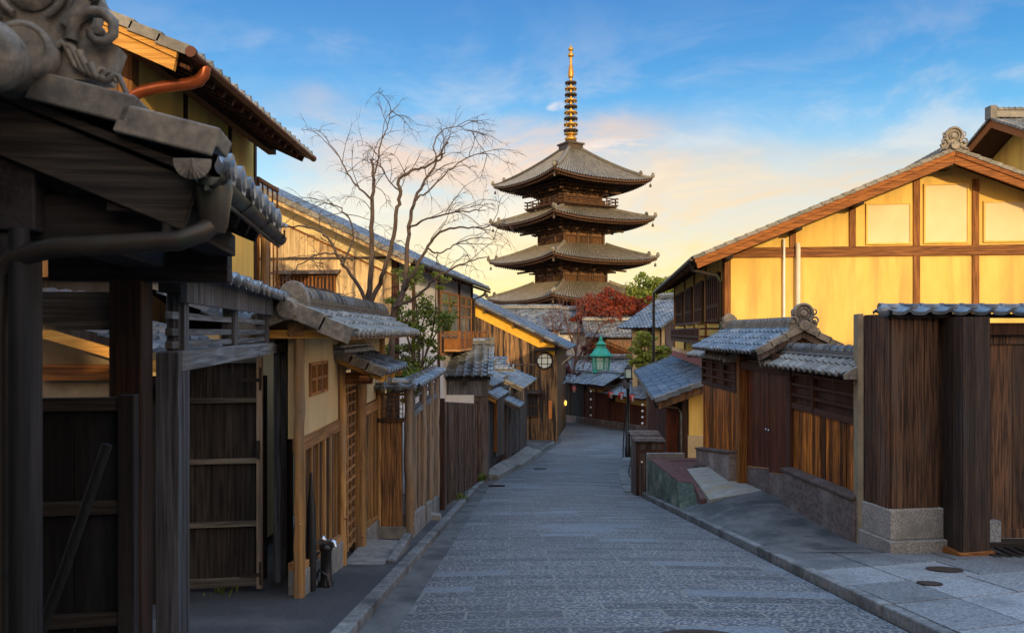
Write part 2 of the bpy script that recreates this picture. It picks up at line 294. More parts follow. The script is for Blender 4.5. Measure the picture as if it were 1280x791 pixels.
# ------------------------------------------------------------------ mesh helpers
class MB:
    def __init__(s): s.v = []; s.f = []; s.r = []; s.s = []
    def add(s, vs, fs, rnd=None, smooth=False):
        o = len(s.v); s.v += [tuple(p) for p in vs]
        rr = random.random() if rnd is None else rnd
        for i, f in enumerate(fs):
            s.f.append([o + k for k in f]); s.r.append(rr[i] if isinstance(rr, list) else rr); s.s.append(smooth)
    def hexa(s, p, rnd=None):       # 8 points: 4 bottom, 4 top, same order
        s.add(p, [(3, 2, 1, 0), (4, 5, 6, 7), (0, 1, 5, 4), (1, 2, 6, 5), (2, 3, 7, 6), (3, 0, 4, 7)], rnd)
    def box(s, x0, x1, y0, y1, z0, z1, rnd=None):
        s.hexa([(x0, y0, z0), (x1, y0, z0), (x1, y1, z0), (x0, y1, z0), (x0, y0, z1), (x1, y0, z1), (x1, y1, z1), (x0, y1, z1)], rnd)
    def beam(s, a, b, w, h, up=(0, 0, 1), rnd=None):
        a, b = V(a), V(b); d = (b - a).normalized(); up = V(up)
        if abs(d.dot(up)) > .98: up = V((0, 1, 0))
        sd = d.cross(up).normalized() * (w / 2); u = sd.cross(d).normalized() * (h / 2)
        s.hexa([a - sd - u, a + sd - u, b + sd - u, b - sd - u, a - sd + u, a + sd + u, b + sd + u, b - sd + u], rnd)
    def prism(s, poly, vec, rnd=None):
        n = len(poly); vec = V(vec); p = [V(q) for q in poly]
        s.add(p + [q + vec for q in p], [tuple(range(n - 1, -1, -1)), tuple(range(n, 2 * n))] + [(i, (i + 1) % n, n + (i + 1) % n, n + i) for i in range(n)], rnd)
    def xz(s, poly, y0, y1, rnd=None): s.prism([(x, y0, z) for x, z in poly], (0, y1 - y0, 0), rnd)
    def yz(s, poly, x0, x1, rnd=None): s.prism([(x0, y, z) for y, z in poly], (x1 - x0, 0, 0), rnd)
    def xy(s, poly, z0, z1, rnd=None): s.prism([(x, y, z0) for x, y in poly], (0, 0, z1 - z0), rnd)
    def tube(s, pts, r, n=8, rnd=None, cap=True):
        pts = [V(p) for p in pts]; m = len(pts); rs = r if isinstance(r, (list, tuple)) else [r] * m
        vs = []; prev = None
        for i, p in enumerate(pts):
            d = (pts[min(i + 1, m - 1)] - pts[max(i - 1, 0)]).normalized()
            if prev is None:
                a = d.orthogonal().normalized()
            else:
                a = (prev - d * prev.dot(d))
                a = a.normalized() if a.length > 1e-6 else d.orthogonal().normalized()
            prev = a; b = d.cross(a)
            for k in range(n):
                t = 2 * math.pi * k / n; vs.append(p + (a * math.cos(t) + b * math.sin(t)) * rs[i])
        fs = [(i * n + k, i * n + (k + 1) % n, (i + 1) * n + (k + 1) % n, (i + 1) * n + k) for i in range(m - 1) for k in range(n)]
        s.add(vs, fs, rnd, True)
        if cap:
            s.add(vs[:n], [tuple(range(n - 1, -1, -1))], rnd); s.add(vs[-n:], [tuple(range(n))], rnd)
    def lathe(s, c, prof, n=16, ax=(0, 0, 1), rnd=None, sq=False):
        c = V(c); ax = V(ax).normalized(); a = ax.orthogonal().normalized() if not sq else V((1, 0, 0)); b = ax.cross(a)
        vs = []; m = len(prof)
        for r, z in prof:
            for k in range(n):
                t = 2 * math.pi * (k + .5 * sq) / n; vs.append(c + ax * z + (a * math.cos(t) + b * math.sin(t)) * r)
        fs = [(i * n + k, i * n + (k + 1) % n, (i + 1) * n + (k + 1) % n, (i + 1) * n + k) for i in range(m - 1) for k in range(n)]
        s.add(vs, fs, rnd, not sq)
        s.add(vs[:n], [tuple(range(n - 1, -1, -1))], rnd); s.add(vs[-n:], [tuple(range(n))], rnd)
    def sphere(s, c, r, n=12, sc=(1, 1, 1), rnd=None):
        m = n // 2; vs = []
        for i in range(m + 1):
            p = math.pi * i / m
            for k in range(n):
                t = 2 * math.pi * k / n; vs.append((c[0] + r * sc[0] * math.sin(p) * math.cos(t), c[1] + r * sc[1] * math.sin(p) * math.sin(t), c[2] - r * sc[2] * math.cos(p)))
        s.add(vs, [(i * n + k, i * n + (k + 1) % n, (i + 1) * n + (k + 1) % n, (i + 1) * n + k) for i in range(m) for k in range(n)], rnd, True)
    def grid(s, P, nu, nv, rnd=None, smooth=True):
        if callable(rnd): rnd = [rnd(i, j) for j in range(nv) for i in range(nu)]
        vs = [P(i, j) for j in range(nv + 1) for i in range(nu + 1)]; w = nu + 1
        s.add(vs, [(j * w + i, j * w + i + 1, (j + 1) * w + i + 1, (j + 1) * w + i) for j in range(nv) for i in range(nu)], rnd, smooth)
    def planks(s, a, b, z0, z1, w=.14, th=.02, nrm=None, gap=.004, jit=.004, batten=0):
        """upright boards from a to b (x,y); z0,z1 = (bottom at a, bottom at b), (top at a, top at b)"""
        a, b = V((*a, 0)), V((*b, 0)); d = b - a; L = d.length; d.normalize(); n = V(nrm + (0,)) if nrm else V((d.y, -d.x, 0))
        t = 0
        while t < L - .01:
            ww = min(w * random.uniform(.8, 1.2), L - t)
            if L - t - ww < w * .3: ww = L - t
            o = random.uniform(-jit, jit); P = []
            for zz in (z0, z1):
                for q, h in ((t + gap, 0), (t + ww - gap, 0), (t + ww - gap, th + o), (t + gap, th + o)):
                    p = a + d * q + n * h; k = q / L; P.append((p.x, p.y, zz[0] + (zz[1] - zz[0]) * k))
            s.hexa(P)
            if batten:
                P = []
                for zz in (z0, z1):
                    for q, h in ((t - batten / 2, th), (t + batten / 2, th), (t + batten / 2, th + .022), (t - batten / 2, th + .022)):
                        q = max(0, q); p = a + d * q + n * h; k = q / L; P.append((p.x, p.y, zz[0] + (zz[1] - zz[0]) * k))
                s.hexa(P)
            t += ww
    # ---- roof pieces
    def tiles(s, e0, e1, up, tw=.27, cl=.24, amp=.034, th=.022, sub=6, style=0, disc=0):
        e0, e1, up = V(e0), V(e1), V(up); d = e1 - e0; L = d.length; d.normalize(); Sx = up.length; u = up.normalized()
        n = d.cross(u).normalized()
        if n.z < 0: n = -n
        nc = max(1, round(L / tw)); tw = L / nc; m = max(1, round(Sx / cl)); cl = Sx / m
        def h(t):
            if style == 0: return -.35 * amp * math.sin(math.pi * t / .68) if t < .68 else amp * math.sin(math.pi * (t - .68) / .32)
            return 0 if t < .55 else amp * 1.3 * math.sin(math.pi * (t - .55) / .45)
        W_ = nc * sub
        for j in range(m):
            vs = []; jit = [random.uniform(-.007, .007) for _ in range(nc + 1)]
            for row in range(3):
                sv = j * cl - .02 if row < 2 else (j + 1) * cl + .01
                for i in range(W_ + 1):
                    t = (i % sub) / sub; k = min(i // sub, nc - 1)
                    hh = h(t) + (th * 1.4 if row == 1 else 0 if row == 2 else -.002) + jit[k] * (row < 2)
                    vs.append(e0 + d * (i * tw / sub) + u * (sv + jit[k]) + n * hh)
            rr = [random.random() for _ in range(nc)]; w = W_ + 1
            fs = [(i, i + 1, w + i + 1, w + i) for i in range(W_)]
            s.add(vs, fs, [rr[i // sub] for i in range(W_)])
            s.add(vs[w:], fs, [rr[i // sub] for i in range(W_)], True)
        if disc:
            hd = V((u.x, u.y, 0)).normalized()
            for k in range(nc):
                c = e0 + d * ((k + .84) * tw) - u * .03 + n * (amp * .45)
                s.lathe(c, [(disc, -.012), (disc, .012)], 12, -hd); s.lathe(c - hd * .012, [(disc * .7, 0), (disc * .5, .008)], 12, -hd)
    def ridge(s, a, b, w=.24, lay=3, lh=.045, r=.085, seg=.27, n=8):
        a, b = V(a), V(b); d = (b - a); L = d.length; d.normalize(); up = V((0, 0, 1))
        for i in range(lay):
            z = up * (lh * (i + .5)); s.beam(a + z, b + z, w * (1 - .10 * i), lh * .86)
            s.beam(a + z + up * lh * .4, b + z + up * lh * .4, w * (1 - .10 * i) - .05, lh * .3)
        top = up * (lay * lh); k = max(1, round(L / seg)); sg = L / k; sd = d.cross(up).normalized()
        for i in range(k):
            vs = []; q0 = a + top + d * (i * sg); prof = ((0, r * 1.16), (.16, r * 1.16), (.161, r), (1, r * .97))
            for t, rr in prof:
                for j in range(n + 1):
                    an = math.pi * j / n; vs.append(q0 + d * (t * sg) + sd * (math.cos(an) * rr) + up * (math.sin(an) * rr))
            w_ = n + 1
            s.add(vs, [(p * w_ + j, p * w_ + j + 1, (p + 1) * w_ + j + 1, (p + 1) * w_ + j) for p in range(3) for j in range(n)], None, True)
            s.add(vs[:w_], [tuple(range(w_))]); s.add(vs[-w_:], [tuple(range(w_))])
    def verge(s, e, top, out, w=.14, dr=.10, step=.27, th=.035):
        """overlapping edge tiles from the eave end e to the ridge end top; out = unit vector out of the gable"""
        e, top, out = V(e), V(top), V(out); d = top - e; L = d.length; d.normalize(); n = d.cross(out).normalized()
        if n.z < 0: n = -n
        k = max(1, round(L / step)); sg = L / k
        for i in range(k):
            a = e + d * (i * sg - .015); b = e + d * ((i + 1) * sg + .012); l0, l1 = n * (.03 + th), n * (.03 + th * .35)
            r_ = random.random()
            for o0, o1, hi, lo in ((-w, .0, th, 0), (0, .028, th, -dr)):
                s.hexa([a + out * o0 + l0 + n * (lo - th), a + out * o1 + l0 + n * (lo - th), b + out * o1 + l1 + n * (lo - th), b + out * o0 + l1 + n * (lo - th),
                        a + out * o0 + l0, a + out * o1 + l0, b + out * o1 + l1, b + out * o0 + l1], r_)
    def ornament(s, c, k, out=(0, -1, 0)):
        """ridge-end tile: arched plate with a rolled rim, scrolls at both sides and a round tile end below"""
        c = V(c); o = V(out).normalized(); z = V((0, 0, 1)); r = z.cross(o).normalized()
        P = lambda x, h, q=0: c + (r * x + z * h + o * q) * k
        prof = [(-.62, -.35), (-.72, -.05), (-.48, .12), (-.56, .38), (-.46, .66), (-.26, .86), (0, .95), (.26, .86), (.46, .66), (.56, .38), (.48, .12), (.72, -.05), (.62, -.35)]
        s.prism([P(x, h) for x, h in prof], o * (-.22 * k))
        arch = [P(.44 * math.cos(a), .44 + .44 * math.sin(a), .04) for a in [R(-50 + 280 * i / 20) for i in range(21)]]
        s.tube(arch, .075 * k, 8)
        s.tube([P(.27 * math.cos(a), .42 + .27 * math.sin(a), .05) for a in [R(-60 + 300 * i / 18) for i in range(19)]], .035 * k, 7)
        s.lathe(P(0, .42, .02), [(.20 * k, 0), (.19 * k, .03 * k), (.10 * k, .055 * k)], 14, o)
        for sg in (-1, 1):
            sp = [P(sg * (.56 + (.24 - .021 * i) * math.cos(R(200 - 42 * i))), .06 + (.24 - .021 * i) * math.sin(R(200 - 42 * i)), .05 + .006 * i) for i in range(10)]
            s.tube(sp, [.062 * k * (1 - .05 * i) for i in range(10)], 7)
            s.lathe(P(sg * .56, .06, .03), [(.06 * k, 0), (.05 * k, .05 * k), (.01, .07 * k)], 10, o)
            s.tube([P(sg * (.50 + .13 * math.cos(R(a))), .50 + .13 * math.sin(R(a)), .05) for a in range(-120, 200, 32)], [.05 * k * (1 - .07 * i) for i in range(10)], 6)
            for t in range(5):
                s.tube([P(sg * (.22 + .09 * t + .22 * q), -.08 - .05 * t - .16 * q + .07 * math.sin(q * 6.2 + t), .05) for q in [i / 6 for i in range(7)]], [.042 * k * (1 - .09 * i) for i in range(7)], 6)
        s.lathe(P(0, -.18, .03), [(.25 * k, 0), (.25 * k, .20 * k), (.21 * k, .23 * k), (.19 * k, .215 * k)], 20, o)

def mesh_obj(name, mb, mat, smooth=False, bev=0):
    me = bpy.data.meshes.new(name); me.from_pydata(mb.v, [], mb.f)
    me.polygons.foreach_set('use_smooth', [bool(q or smooth) for q in mb.s])
    at = me.attributes.new('rnd', 'FLOAT', 'FACE'); at.data.foreach_set('value', [float(q) for q in mb.r])
    me.materials.append(mat if not isinstance(mat, str) else mt[mat]); me.update()
    o = bpy.data.objects.new(name, me); COL.objects.link(o)
    bm = bmesh.new(); bm.from_mesh(me); bmesh.ops.recalc_face_normals(bm, faces=bm.faces); bm.to_mesh(me); bm.free()
    if bev:
        b = o.modifiers.new('edge', 'BEVEL'); b.width = bev; b.segments = 2; b.limit_method = 'ANGLE'; b.angle_limit = R(40)
    return o
def thing(name, label, cat, loc=(0, 0, 0), rz=0, group=None):
    o = bpy.data.objects.new(name, None); COL.objects.link(o); o.empty_display_size = .2
    o.location = loc; o.rotation_euler = (0, 0, rz); o['label'] = label; o['category'] = cat
    if group: o['group'] = group
    return o
def part(name, mb, mat, par, world=False, label=None, smooth=False, bev=0, kind=None):
    if world:
        p = par; mtx = Matrix.Identity(4)
        while p is not None:
            mtx = (Matrix.Translation(p.location) @ Matrix.Rotation(p.rotation_euler.z, 4, 'Z')) @ mtx; p = p.parent
        inv = mtx.inverted(); mb.v = [tuple(inv @ V(q)) for q in mb.v]
    o = mesh_obj(name, mb, mat, smooth, bev); o.parent = par
    if label: o['label'] = label
    if kind: o['kind'] = kind
    return o
def single(name, mb, mat, label, cat, group=None, loc=None, smooth=False, bev=0):
    if loc is not None: mb.v = [(x - loc[0], y - loc[1], z - loc[2]) for x, y, z in mb.v]
    o = mesh_obj(name, mb, mat, smooth, bev); o['label'] = label; o['category'] = cat
    if loc is not None: o.location = loc
    if group: o['group'] = group
    return o
def struct(name, mb, mat, kind='structure', smooth=False, bev=0):
    o = mesh_obj(name, mb, mat, smooth, bev); o['kind'] = kind; return o
def interp(kn, y):
    if y <= kn[0][0]: return kn[0][1]
    for (a, b), (c, d) in zip(kn, kn[1:]):
        if y <= c: return b + (d - b) * (y - a) / (c - a)
    return kn[-1][1]
def sm(kn, w=1.6):
    return lambda y: sum(interp(kn, y + w * k / 4) for k in range(-4, 5)) / 9
zr = sm([(-80, -1.55 + .131 * 80), (22, -4.432), (24, -4.68), (37, -6.05), (42, -6.38), (48, -6.55), (53, -6.72), (67, -7.3), (100, -9), (2000, -9)])
xl = sm([(-60, -2.0), (0, -1.31), (24, -1.02), (28, -.72), (33, -.05), (37, .52), (45, 2.0), (47.5, 2.7), (50, 2.85), (60, .9), (70, -3), (90, -12)], 1.2)
xr = sm([(-60, 2.4), (0, 3.15), (21, 3.41), (30, 4.4), (40, 6.0), (48, 7.8), (52, 8.9), (54, 8.6), (67, 3.8), (75, .8), (90, -6)], 1.2)
def P(u, v, Y): return ((u - 640) / F * Y, Y, (V0 - v) / F * Y)
# ------------------------------------------------------------------ the setting
def setting():
    xs = [-400, -150, -60, -25, -12, -8, -6, -5, -4, -3, -2.2, -1.6, -.8, 0, .8, 1.6, 2.4, 3.2, 4, 5, 6, 7, 8, 9, 10, 12, 16, 25, 60, 150, 400]
    ys = [-60, -45, -30, -20, -14, -10, -7, -5, -3] + list(range(-2, 72)) + [76, 82, 90, 100, 130, 200, 400, 900, 1500]
    m = MB(); m.grid(lambda i, j: (xs[i], ys[j], zr(ys[j]) - .05), len(xs) - 1, len(ys) - 1); struct('ground', m, 'earth', smooth=True)
    yy = [k * .75 for k in range(-18, 117)]
    m = MB()
    def rp(i, j):
        y = yy[j]; a, b = xl(y) + .30, xr(y) - .05; t = i / 12
        return (a + (b - a) * t, y, zr(y) + .02 - .035 * (2 * t - 1) ** 2)
    m.grid(rp, 12, len(yy) - 1); struct('road', m, 'road', smooth=True)
    m = MB(); m.grid(lambda i, j: (xl(yy[j]) + .30 * i / 2, yy[j], zr(yy[j]) - .017 + .004 * (i < 2)), 2, len(yy) - 1); struct('gutter', m, 'apron', smooth=True)
    # kerbs
    m = MB()
    y = -6
    while y < 47:
        q = y + .62; a = (xl(y) - .07, y + .008, zr(y) + .015); b = (xl(q) - .07, q - .008, zr(q) + .015); m.beam(a, b, .14, .13); y = q
    struct('kerb', m, 'kerb', bev=.014)
    m = MB(); y = -6
    while y < 22:
        q = y + .62; a = (xr(y) + .06, y + .008, zr(y) + .02); b = (xr(q) + .06, q - .008, zr(q) + .02); m.beam(a, b, .12, .13); y = q
    while y < 52:
        q = y + .62; a = (xr(y) + .06, y + .008, zr(y) + .0); b = (xr(q) + .06, q - .008, zr(q) + .0); m.beam(a, b, .12, .09); y = q
    struct('kerb', m, 'kerb', bev=.014)
    # left pavement, dark asphalt
    m = MB(); lx = lambda y: -4.4 if y < 27 else xl(y) - 2.2
    ly = [k for k in range(-8, 49)]
    m.grid(lambda i, j: ((xl(ly[j]) - .14) * (1 - i / 6) + lx(ly[j]) * i / 6, ly[j], zr(ly[j]) + .055 + (.05 * i / 6)), 6, len(ly) - 1); struct('pavement', m, 'asphalt', smooth=True)
    # right: granite slabs in front of the dark fence
    m = MB(); ydiv = [-4, -2.9, -1.9, -.9, .1, 1.1, 2.1, 3.1, 4.1, 5.1, 6.1, 7.1, 8.0, 8.9, 9.7, 10.3]
    for i, (a, b) in enumerate(zip(ydiv, ydiv[1:])):
        x0 = 3.375; k = 0
        while x0 < 9.5:
            w = (.75, .95, 1.25, 1.05)[(k + i) % 4] if k else .72; q = .013
            P4 = lambda z: [(x_, min(y_ + .38 * (x_ - 3.4), 10.45), zr(min(y_ + .38 * (x_ - 3.4), 10.45)) + z) for x_, y_ in ((x0 + q, a + q), (x0 + w - q, a + q), (x0 + w - q, b - q), (x0 + q, b - q))]
            if a + .38 * (x0 - 3.4) > 10.3: x0 += w; continue
            m.hexa(P4(-.1) + P4(.075 + random.uniform(-.003, .003))); x0 += w; k += 1
    struct('pavement', m, 'slab', bev=.006)
    # smooth concrete apron in front of the brown gate, rising to the wall
    wl = [(10.2, 0.05), (11.3, .06), (14, .36), (16.5, .50), (18, .55), (20.5, .62)]
    m = MB(); ay = [10.2 + k * .3 for k in range(22)]
    def ap(i, j):
        y = ay[j]; t = i / 8; e = interp(wl, y); s = max(0, 1 - ((y - 13.6) / 3.6) ** 2) * .12
        x0 = xr(y) + .115; return (x0 + (4.95 - x0) * t, y, zr(y) + .07 + (e - .05) * t ** 1.3 + s * math.sin(math.pi * t))
    m.grid(ap, 8, 21); struct('pavement', m, 'apron', smooth=True)
    # slotted drain stones along the right edge beyond the terrace
    m = MB(); y = 22.4
    while y < 39.5:
        x = xr(y) - .42; z = zr(y) + .022; z1 = zr(y + .58) + .022; x1 = xr(y + .58) - .42
        m.hexa([(x, y, z - .1), (x + .36, y, z - .1), (x1 + .36, y + .58, z1 - .1), (x1, y + .58, z1 - .1), (x, y, z), (x + .36, y, z), (x1 + .36, y + .58, z1), (x1, y + .58, z1)]); y += .6
    struct('gutter', m, 'kerb', bev=.012)
setting()

def log_tube(m, x, y, z0, z1, r, wob=.012, n=10):
    k = 14; m.tube([(x + random.uniform(-wob, wob) * .5, y + random.uniform(-wob, wob) * .5, z0 + (z1 - z0) * i / k) for i in range(k + 1)], [r * random.uniform(.93, 1.08) for _ in range(k + 1)], n)
    for _ in range(9):
        a = random.uniform(0, 6.28); z = random.uniform(z0 + .1, z1 - .1); m.sphere((x + math.cos(a) * r * .93, y + math.sin(a) * r * .93, z), r * .22, 8, (1, 1, .8))

# ------------------------------------------------------------------ near left: roofed gate
def near_gate():
    rz = math.atan(.16); g = zr(3)
    T = thing('roofed_gate', 'dark roofed gateway nearest on the left with a moulded clay ridge ornament', 'gate', (-1.42, 2.3, g), rz)
    o = -g
    ze, zt, xe, xr_ = .53 + o, .755 + o, .50, -.08
    m = MB(); m.tiles((xe, 0.1, ze), (xe, 1.50, ze), (xr_ - xe, 0, zt - ze), .20, .2, .036, .024, 8, 0, .056)
    m.tiles((-.66, 1.50, ze), (-.66, 0.3, ze), (xr_ + .66, 0, zt - ze), .20, .2, .030, .02, 8)
    part('roof', m, 'tile', T)
    m = MB(); m.verge((xe + .02, .0, ze + .0), (xr_ + .13, .0, zt - .055), (0, -1, 0), .17, .035, .24, .052); part('verge_tiles', m, 'clay', T, bev=.006)
    m = MB(); m.ridge((xr_, .16, zt - .01), (xr_, 1.50, zt - .01), .2, 2, .04, .07, .22, 10); part('ridge', m, 'tile', T)
    m = MB(); m.ornament((xr_ + .11, .02, zt + .10), .33)
    m.lathe((xr_ + .065, -.2, zt - .01), [(.02, -.012), (.07, -.008), (.092, .015), (.096, .05), (.092, .09), (.08, .10), (.07, .3)], 24, (0, 1, 0))
    part('ridge_ornament', m, 'clay', T)
    sl = (ze - zt) / (xe - xr_)
    m = MB(); 
    m.xz([(xe - .02, ze - .075 + o * 0), (xr_, zt - .075), (xr_, zt - .235), (xe - .06, ze - .225)], .035, .075); m.xz([(-.64, ze - .075), (xr_ - .004, zt - .075), (xr_ - .004, zt - .235), (-.50, ze - .225)], .035, .075)
    m.xz([(xe, ze - .042), (xr_, zt - .042), (xr_, zt - .07), (xe, ze - .07)], .012, .09)
    part('bargeboard', m, 'nearwood', T, bev=.003)
    m = MB(); m.hexa([(xr_ + .003, .08, zt - .05), (xe - .01, .08, ze - .045), (xe - .01, 1.48, ze - .045), (xr_ + .003, 1.48, zt - .05), (xr_ + .003, .08, zt - .025), (xe - .01, .08, ze - .022), (xe - .01, 1.48, ze - .022), (xr_ + .003, 1.48, zt - .025)])
    m.hexa([(-.65, .08, ze - .045), (xr_ - .003, .08, zt - .05), (xr_ - .003, 1.48, zt - .05), (-.65, 1.48, ze - .045), (-.65, .08, ze - .022), (xr_ - .003, .08, zt - .025), (xr_ - .003, 1.48, zt - .025), (-.65, 1.48, ze - .022)])
    part('soffit', m, 'dark_y', T)
    for k in range(6):
        m = MB(); y = .16 + k * .25; m.beam((xr_, y, zt - .085), (xe - .05, y, ze - .08), .05, .06); part('rafter', m, 'dark_x', T)
    m = MB(); m.box(-.14, .02, .06, 1.66, .30 + o, .52 + o); part('ridge_beam', m, 'dark_y', T, bev=.006)
    m = MB(); m.box(.22, .34, .05, 1.48, .36 + o, .46 + o); part('eave_beam', m, 'dark_y', T, bev=.005)
    m = MB(); m.box(-.5, .36, .13, .23, .28 + o, .42 + o); part('tie_beam', m, 'dark_x', T, bev=.006)
    m = MB(); m.box(-.5, .30, 1.5, 1.62, .24 + o, .42 + o); part('tie_beam', m, 'dark_x', T, bev=.006)
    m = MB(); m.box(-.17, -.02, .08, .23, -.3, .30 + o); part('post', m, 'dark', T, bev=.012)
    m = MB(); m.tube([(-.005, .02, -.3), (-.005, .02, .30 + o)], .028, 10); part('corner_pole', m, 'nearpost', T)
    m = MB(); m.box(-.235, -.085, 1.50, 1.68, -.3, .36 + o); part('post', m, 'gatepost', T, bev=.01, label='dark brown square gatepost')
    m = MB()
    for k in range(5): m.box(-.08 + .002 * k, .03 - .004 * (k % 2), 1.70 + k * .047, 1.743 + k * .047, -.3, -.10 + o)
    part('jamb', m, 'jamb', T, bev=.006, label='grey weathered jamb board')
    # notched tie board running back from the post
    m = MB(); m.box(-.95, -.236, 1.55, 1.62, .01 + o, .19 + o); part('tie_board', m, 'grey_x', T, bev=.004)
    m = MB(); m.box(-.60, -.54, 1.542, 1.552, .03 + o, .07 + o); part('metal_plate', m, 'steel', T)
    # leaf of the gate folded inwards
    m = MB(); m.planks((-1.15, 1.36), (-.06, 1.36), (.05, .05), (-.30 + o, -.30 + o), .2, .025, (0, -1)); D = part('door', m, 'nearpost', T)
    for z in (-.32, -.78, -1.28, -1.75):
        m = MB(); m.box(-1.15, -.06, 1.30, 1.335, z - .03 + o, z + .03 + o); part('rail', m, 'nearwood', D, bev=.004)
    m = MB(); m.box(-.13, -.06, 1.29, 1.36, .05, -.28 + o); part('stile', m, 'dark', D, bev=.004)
    # rainwater goods
    m = MB(); yy = [-.06 + 1.60 * i / 8 for i in range(9)]
    vs = []
    for y in yy:
        for k in range(9):
            a = math.pi + math.pi * k / 8; vs.append((xe + .03 + .04 * math.cos(a), y, ze - .065 + .04 * math.sin(a) - .004 * y))
    m.add(vs, [(i * 9 + k, i * 9 + k + 1, i * 9 + 10 + k, i * 9 + 9 + k) for i in range(8) for k in range(8)], None, True)
    m.tube([(xe + .03, y, ze - .112) for y in yy], .008, 6)
    G = part('gutter', m, 'oldcopper', T)
    for y in (.0, .45, .9, 1.4):
        m = MB(); m.tube([(xe + .075, y, ze - .05), (xe + .075, y, ze - .08), (xe + .03, y, ze - .115), (xe - .02, y, ze - .08), (xe - .05, y, ze - .03)], .005, 6); part('bracket', m, 'black', G)
    m = MB(); m.lathe((xe + .03, .04, ze - .10), [(.032, -.13), (.040, -.11), (.055, .0), (.052, .03)], 14, (0, 0, 1)); part('rain_head', m, 'oldcopper', T)
    m = MB(); a = (xe + .0, .0, ze - .235); m.tube([(xe + .03, .04, ze - .2), a, (xe - .06, -.0, ze - .26), (.1, .0, .245 + o), (-.02, .02, .215 + o), (-.065, .04, .17 + o), (-.075, .045, .0 + o), (-.075, .045, -.25)], .030, 12); part('downpipe', m, 'oldcopper', T)
    m = MB()
    for k in range(12):
        a = R(180 + 180 * k / 11); m.beam((xe - .015, -.04, ze - .03), (xe - .015 + .052 * math.cos(a), -.03, ze - .03 + .052 * math.sin(a)), .012, .014)
    part('fan_ornament', m, 'clay', T)
    m = MB(); m.tube([(-1.66, 3.28, -.46), (-1.82, 3.24, -.98), (-2.14, 3.16, zr(3.2) + .05)], .022, 10)
    single('wooden_pole', m, 'nearpost', 'dark round wooden pole leaning diagonally inside the near dark gateway', 'pole', loc=(-2.14, 3.16, zr(3.2) + .05))
near_gate()

# ------------------------------------------------------------------ second left gate with slatted transom
def slat_gate():
    rz = math.atan(.16); g = zr(6)
    T = thing('slatted_gate', 'grey weathered gate with slatted transom, tiled cap and half open plank door', 'gate', (-1.70, 3.9, g), rz); o = -g
    Lg = 4.55
    m = MB(); m.tiles((.17, .1, .30 + o), (.17, Lg + .1, .30 + o), (-.17, 0, .055), .25, .17, .032, .025, 8, 0, .042)
    m.tiles((-.17, Lg + .1, .30 + o), (-.17, .1, .30 + o), (.17, 0, .055), .25, .17, .032, .025, 6); 
    m.tube([(0, y, .375 + o) for y in (.1, 1.6, 3.1, Lg + .1)], .05, 10); part('cap_tiles', m, 'tile', T)
    m = MB(); m.planks((.05, .12), (.05, Lg), (.15 + o, .15 + o), (.315 + o, .315 + o), .5, .03, (1, 0), .001, .003); part('fascia', m, 'grey', T)
    m = MB(); m.box(-.05, .045, .1, Lg, .20 + o, .29 + o); part('cap_beam', m, 'dark_y', T)
    for y in (.28, 1.72, 3.28, Lg - .12):
        m = MB(); m.box(-.045, .045, y - .05, y + .05, -.12 + o if y < 4 else -.1, .2 + o); part('post', m, 'grey', T, bev=.005)
    for z in (.085, .0, -.065):
        m = MB(); m.box(-.018, .018, .1, Lg - .1, z - .018 + o, z + .018 + o); part('slat', m, 'grey_y', T, bev=.002)
    m = MB(); m.box(-.06, .06, .12, Lg - .1, -.20 + o, -.095 + o); part('lintel', m, 'grey_y', T, bev=.008)
    m = MB(); m.box(-.06, .07, Lg - .02, Lg + .16, -.1, .30 + o); part('end_post', m, 'dark', T, bev=.01)
    for k, (a, b, w) in enumerate(((Lg - .36, .075, .05), (Lg - .62, .05, .035))):
        m = MB(); m.box(b - .05, b + .02, a, a + w, -.1, -.2 + o); part('jamb', m, 'grey', T, bev=.004)
    m = MB(); m.planks((.02, Lg + .17), (.02, Lg + .62), (-.25, -.3), (-.25 + o, -.25 + o), .12, .03, (1, 0)); part('side_board', m, 'plankgrey', T)
    # the door leaf standing open, facing up the street
    D = thing('plank_door', '', 'door', (-2.40, 7.72, zr(7.6) + .09), R(9)); D.parent = None
    del D['category']; del D['label']
    w, h = .72, 2.20
    m = MB(); m.planks((-w, 0), (0, 0), (.02, .02), (h, h), .24, .018, (0, -1), .002, .002); D2 = part('door_boards', m, 'leafwood', D); 
    return T, D, w, h
def slat_gate_full():
    T, D, w, h = slat_gate()
    inv = None
    # re-home the leaf under the gate: door > rail, stile, latch
    tm = Matrix.Translation(T.location) @ Matrix.Rotation(T.rotation_euler.z, 4, 'Z'); dm = Matrix.Translation(D.location) @ Matrix.Rotation(D.rotation_euler.z, 4, 'Z')
    b = [c for c in bpy.data.objects if c.parent == D][0]; rel = tm.inverted() @ dm
    bpy.data.objects.remove(D); b.parent = T; b.matrix_local = rel; b.name = 'door'
    for z, q in ((.03, .085), (.60, .05), (1.20, .05), (1.78, .05), (2.16, .06)):
        m = MB(); m.box(-w, 0, -.055, -.021, z, z + q); o = part('rail', m, 'grey_x', b, bev=.004)
    m = MB(); m.box(-.055, .0, -.062, -.015, 0, h + .02); part('stile', m, 'greylog', b, bev=.004)
    for z in (.12, 1.98):
        m = MB(); m.box(-.20, -.005, -.066, -.063, z, z + .035); m.box(-.03, -.006, -.068, -.063, z - .08, z + .14); part('hinge', m, 'oldcopper', b)
    m = MB(); m.box(-.05, -.02, -.085, -.062, 1.25, 1.42); m.tube([(-.035, -.09, 1.28), (-.035, -.12, 1.30), (-.035, -.12, 1.38), (-.035, -.09, 1.40)], .006, 6); part('latch', m, 'oldcopper', b)
slat_gate_full()

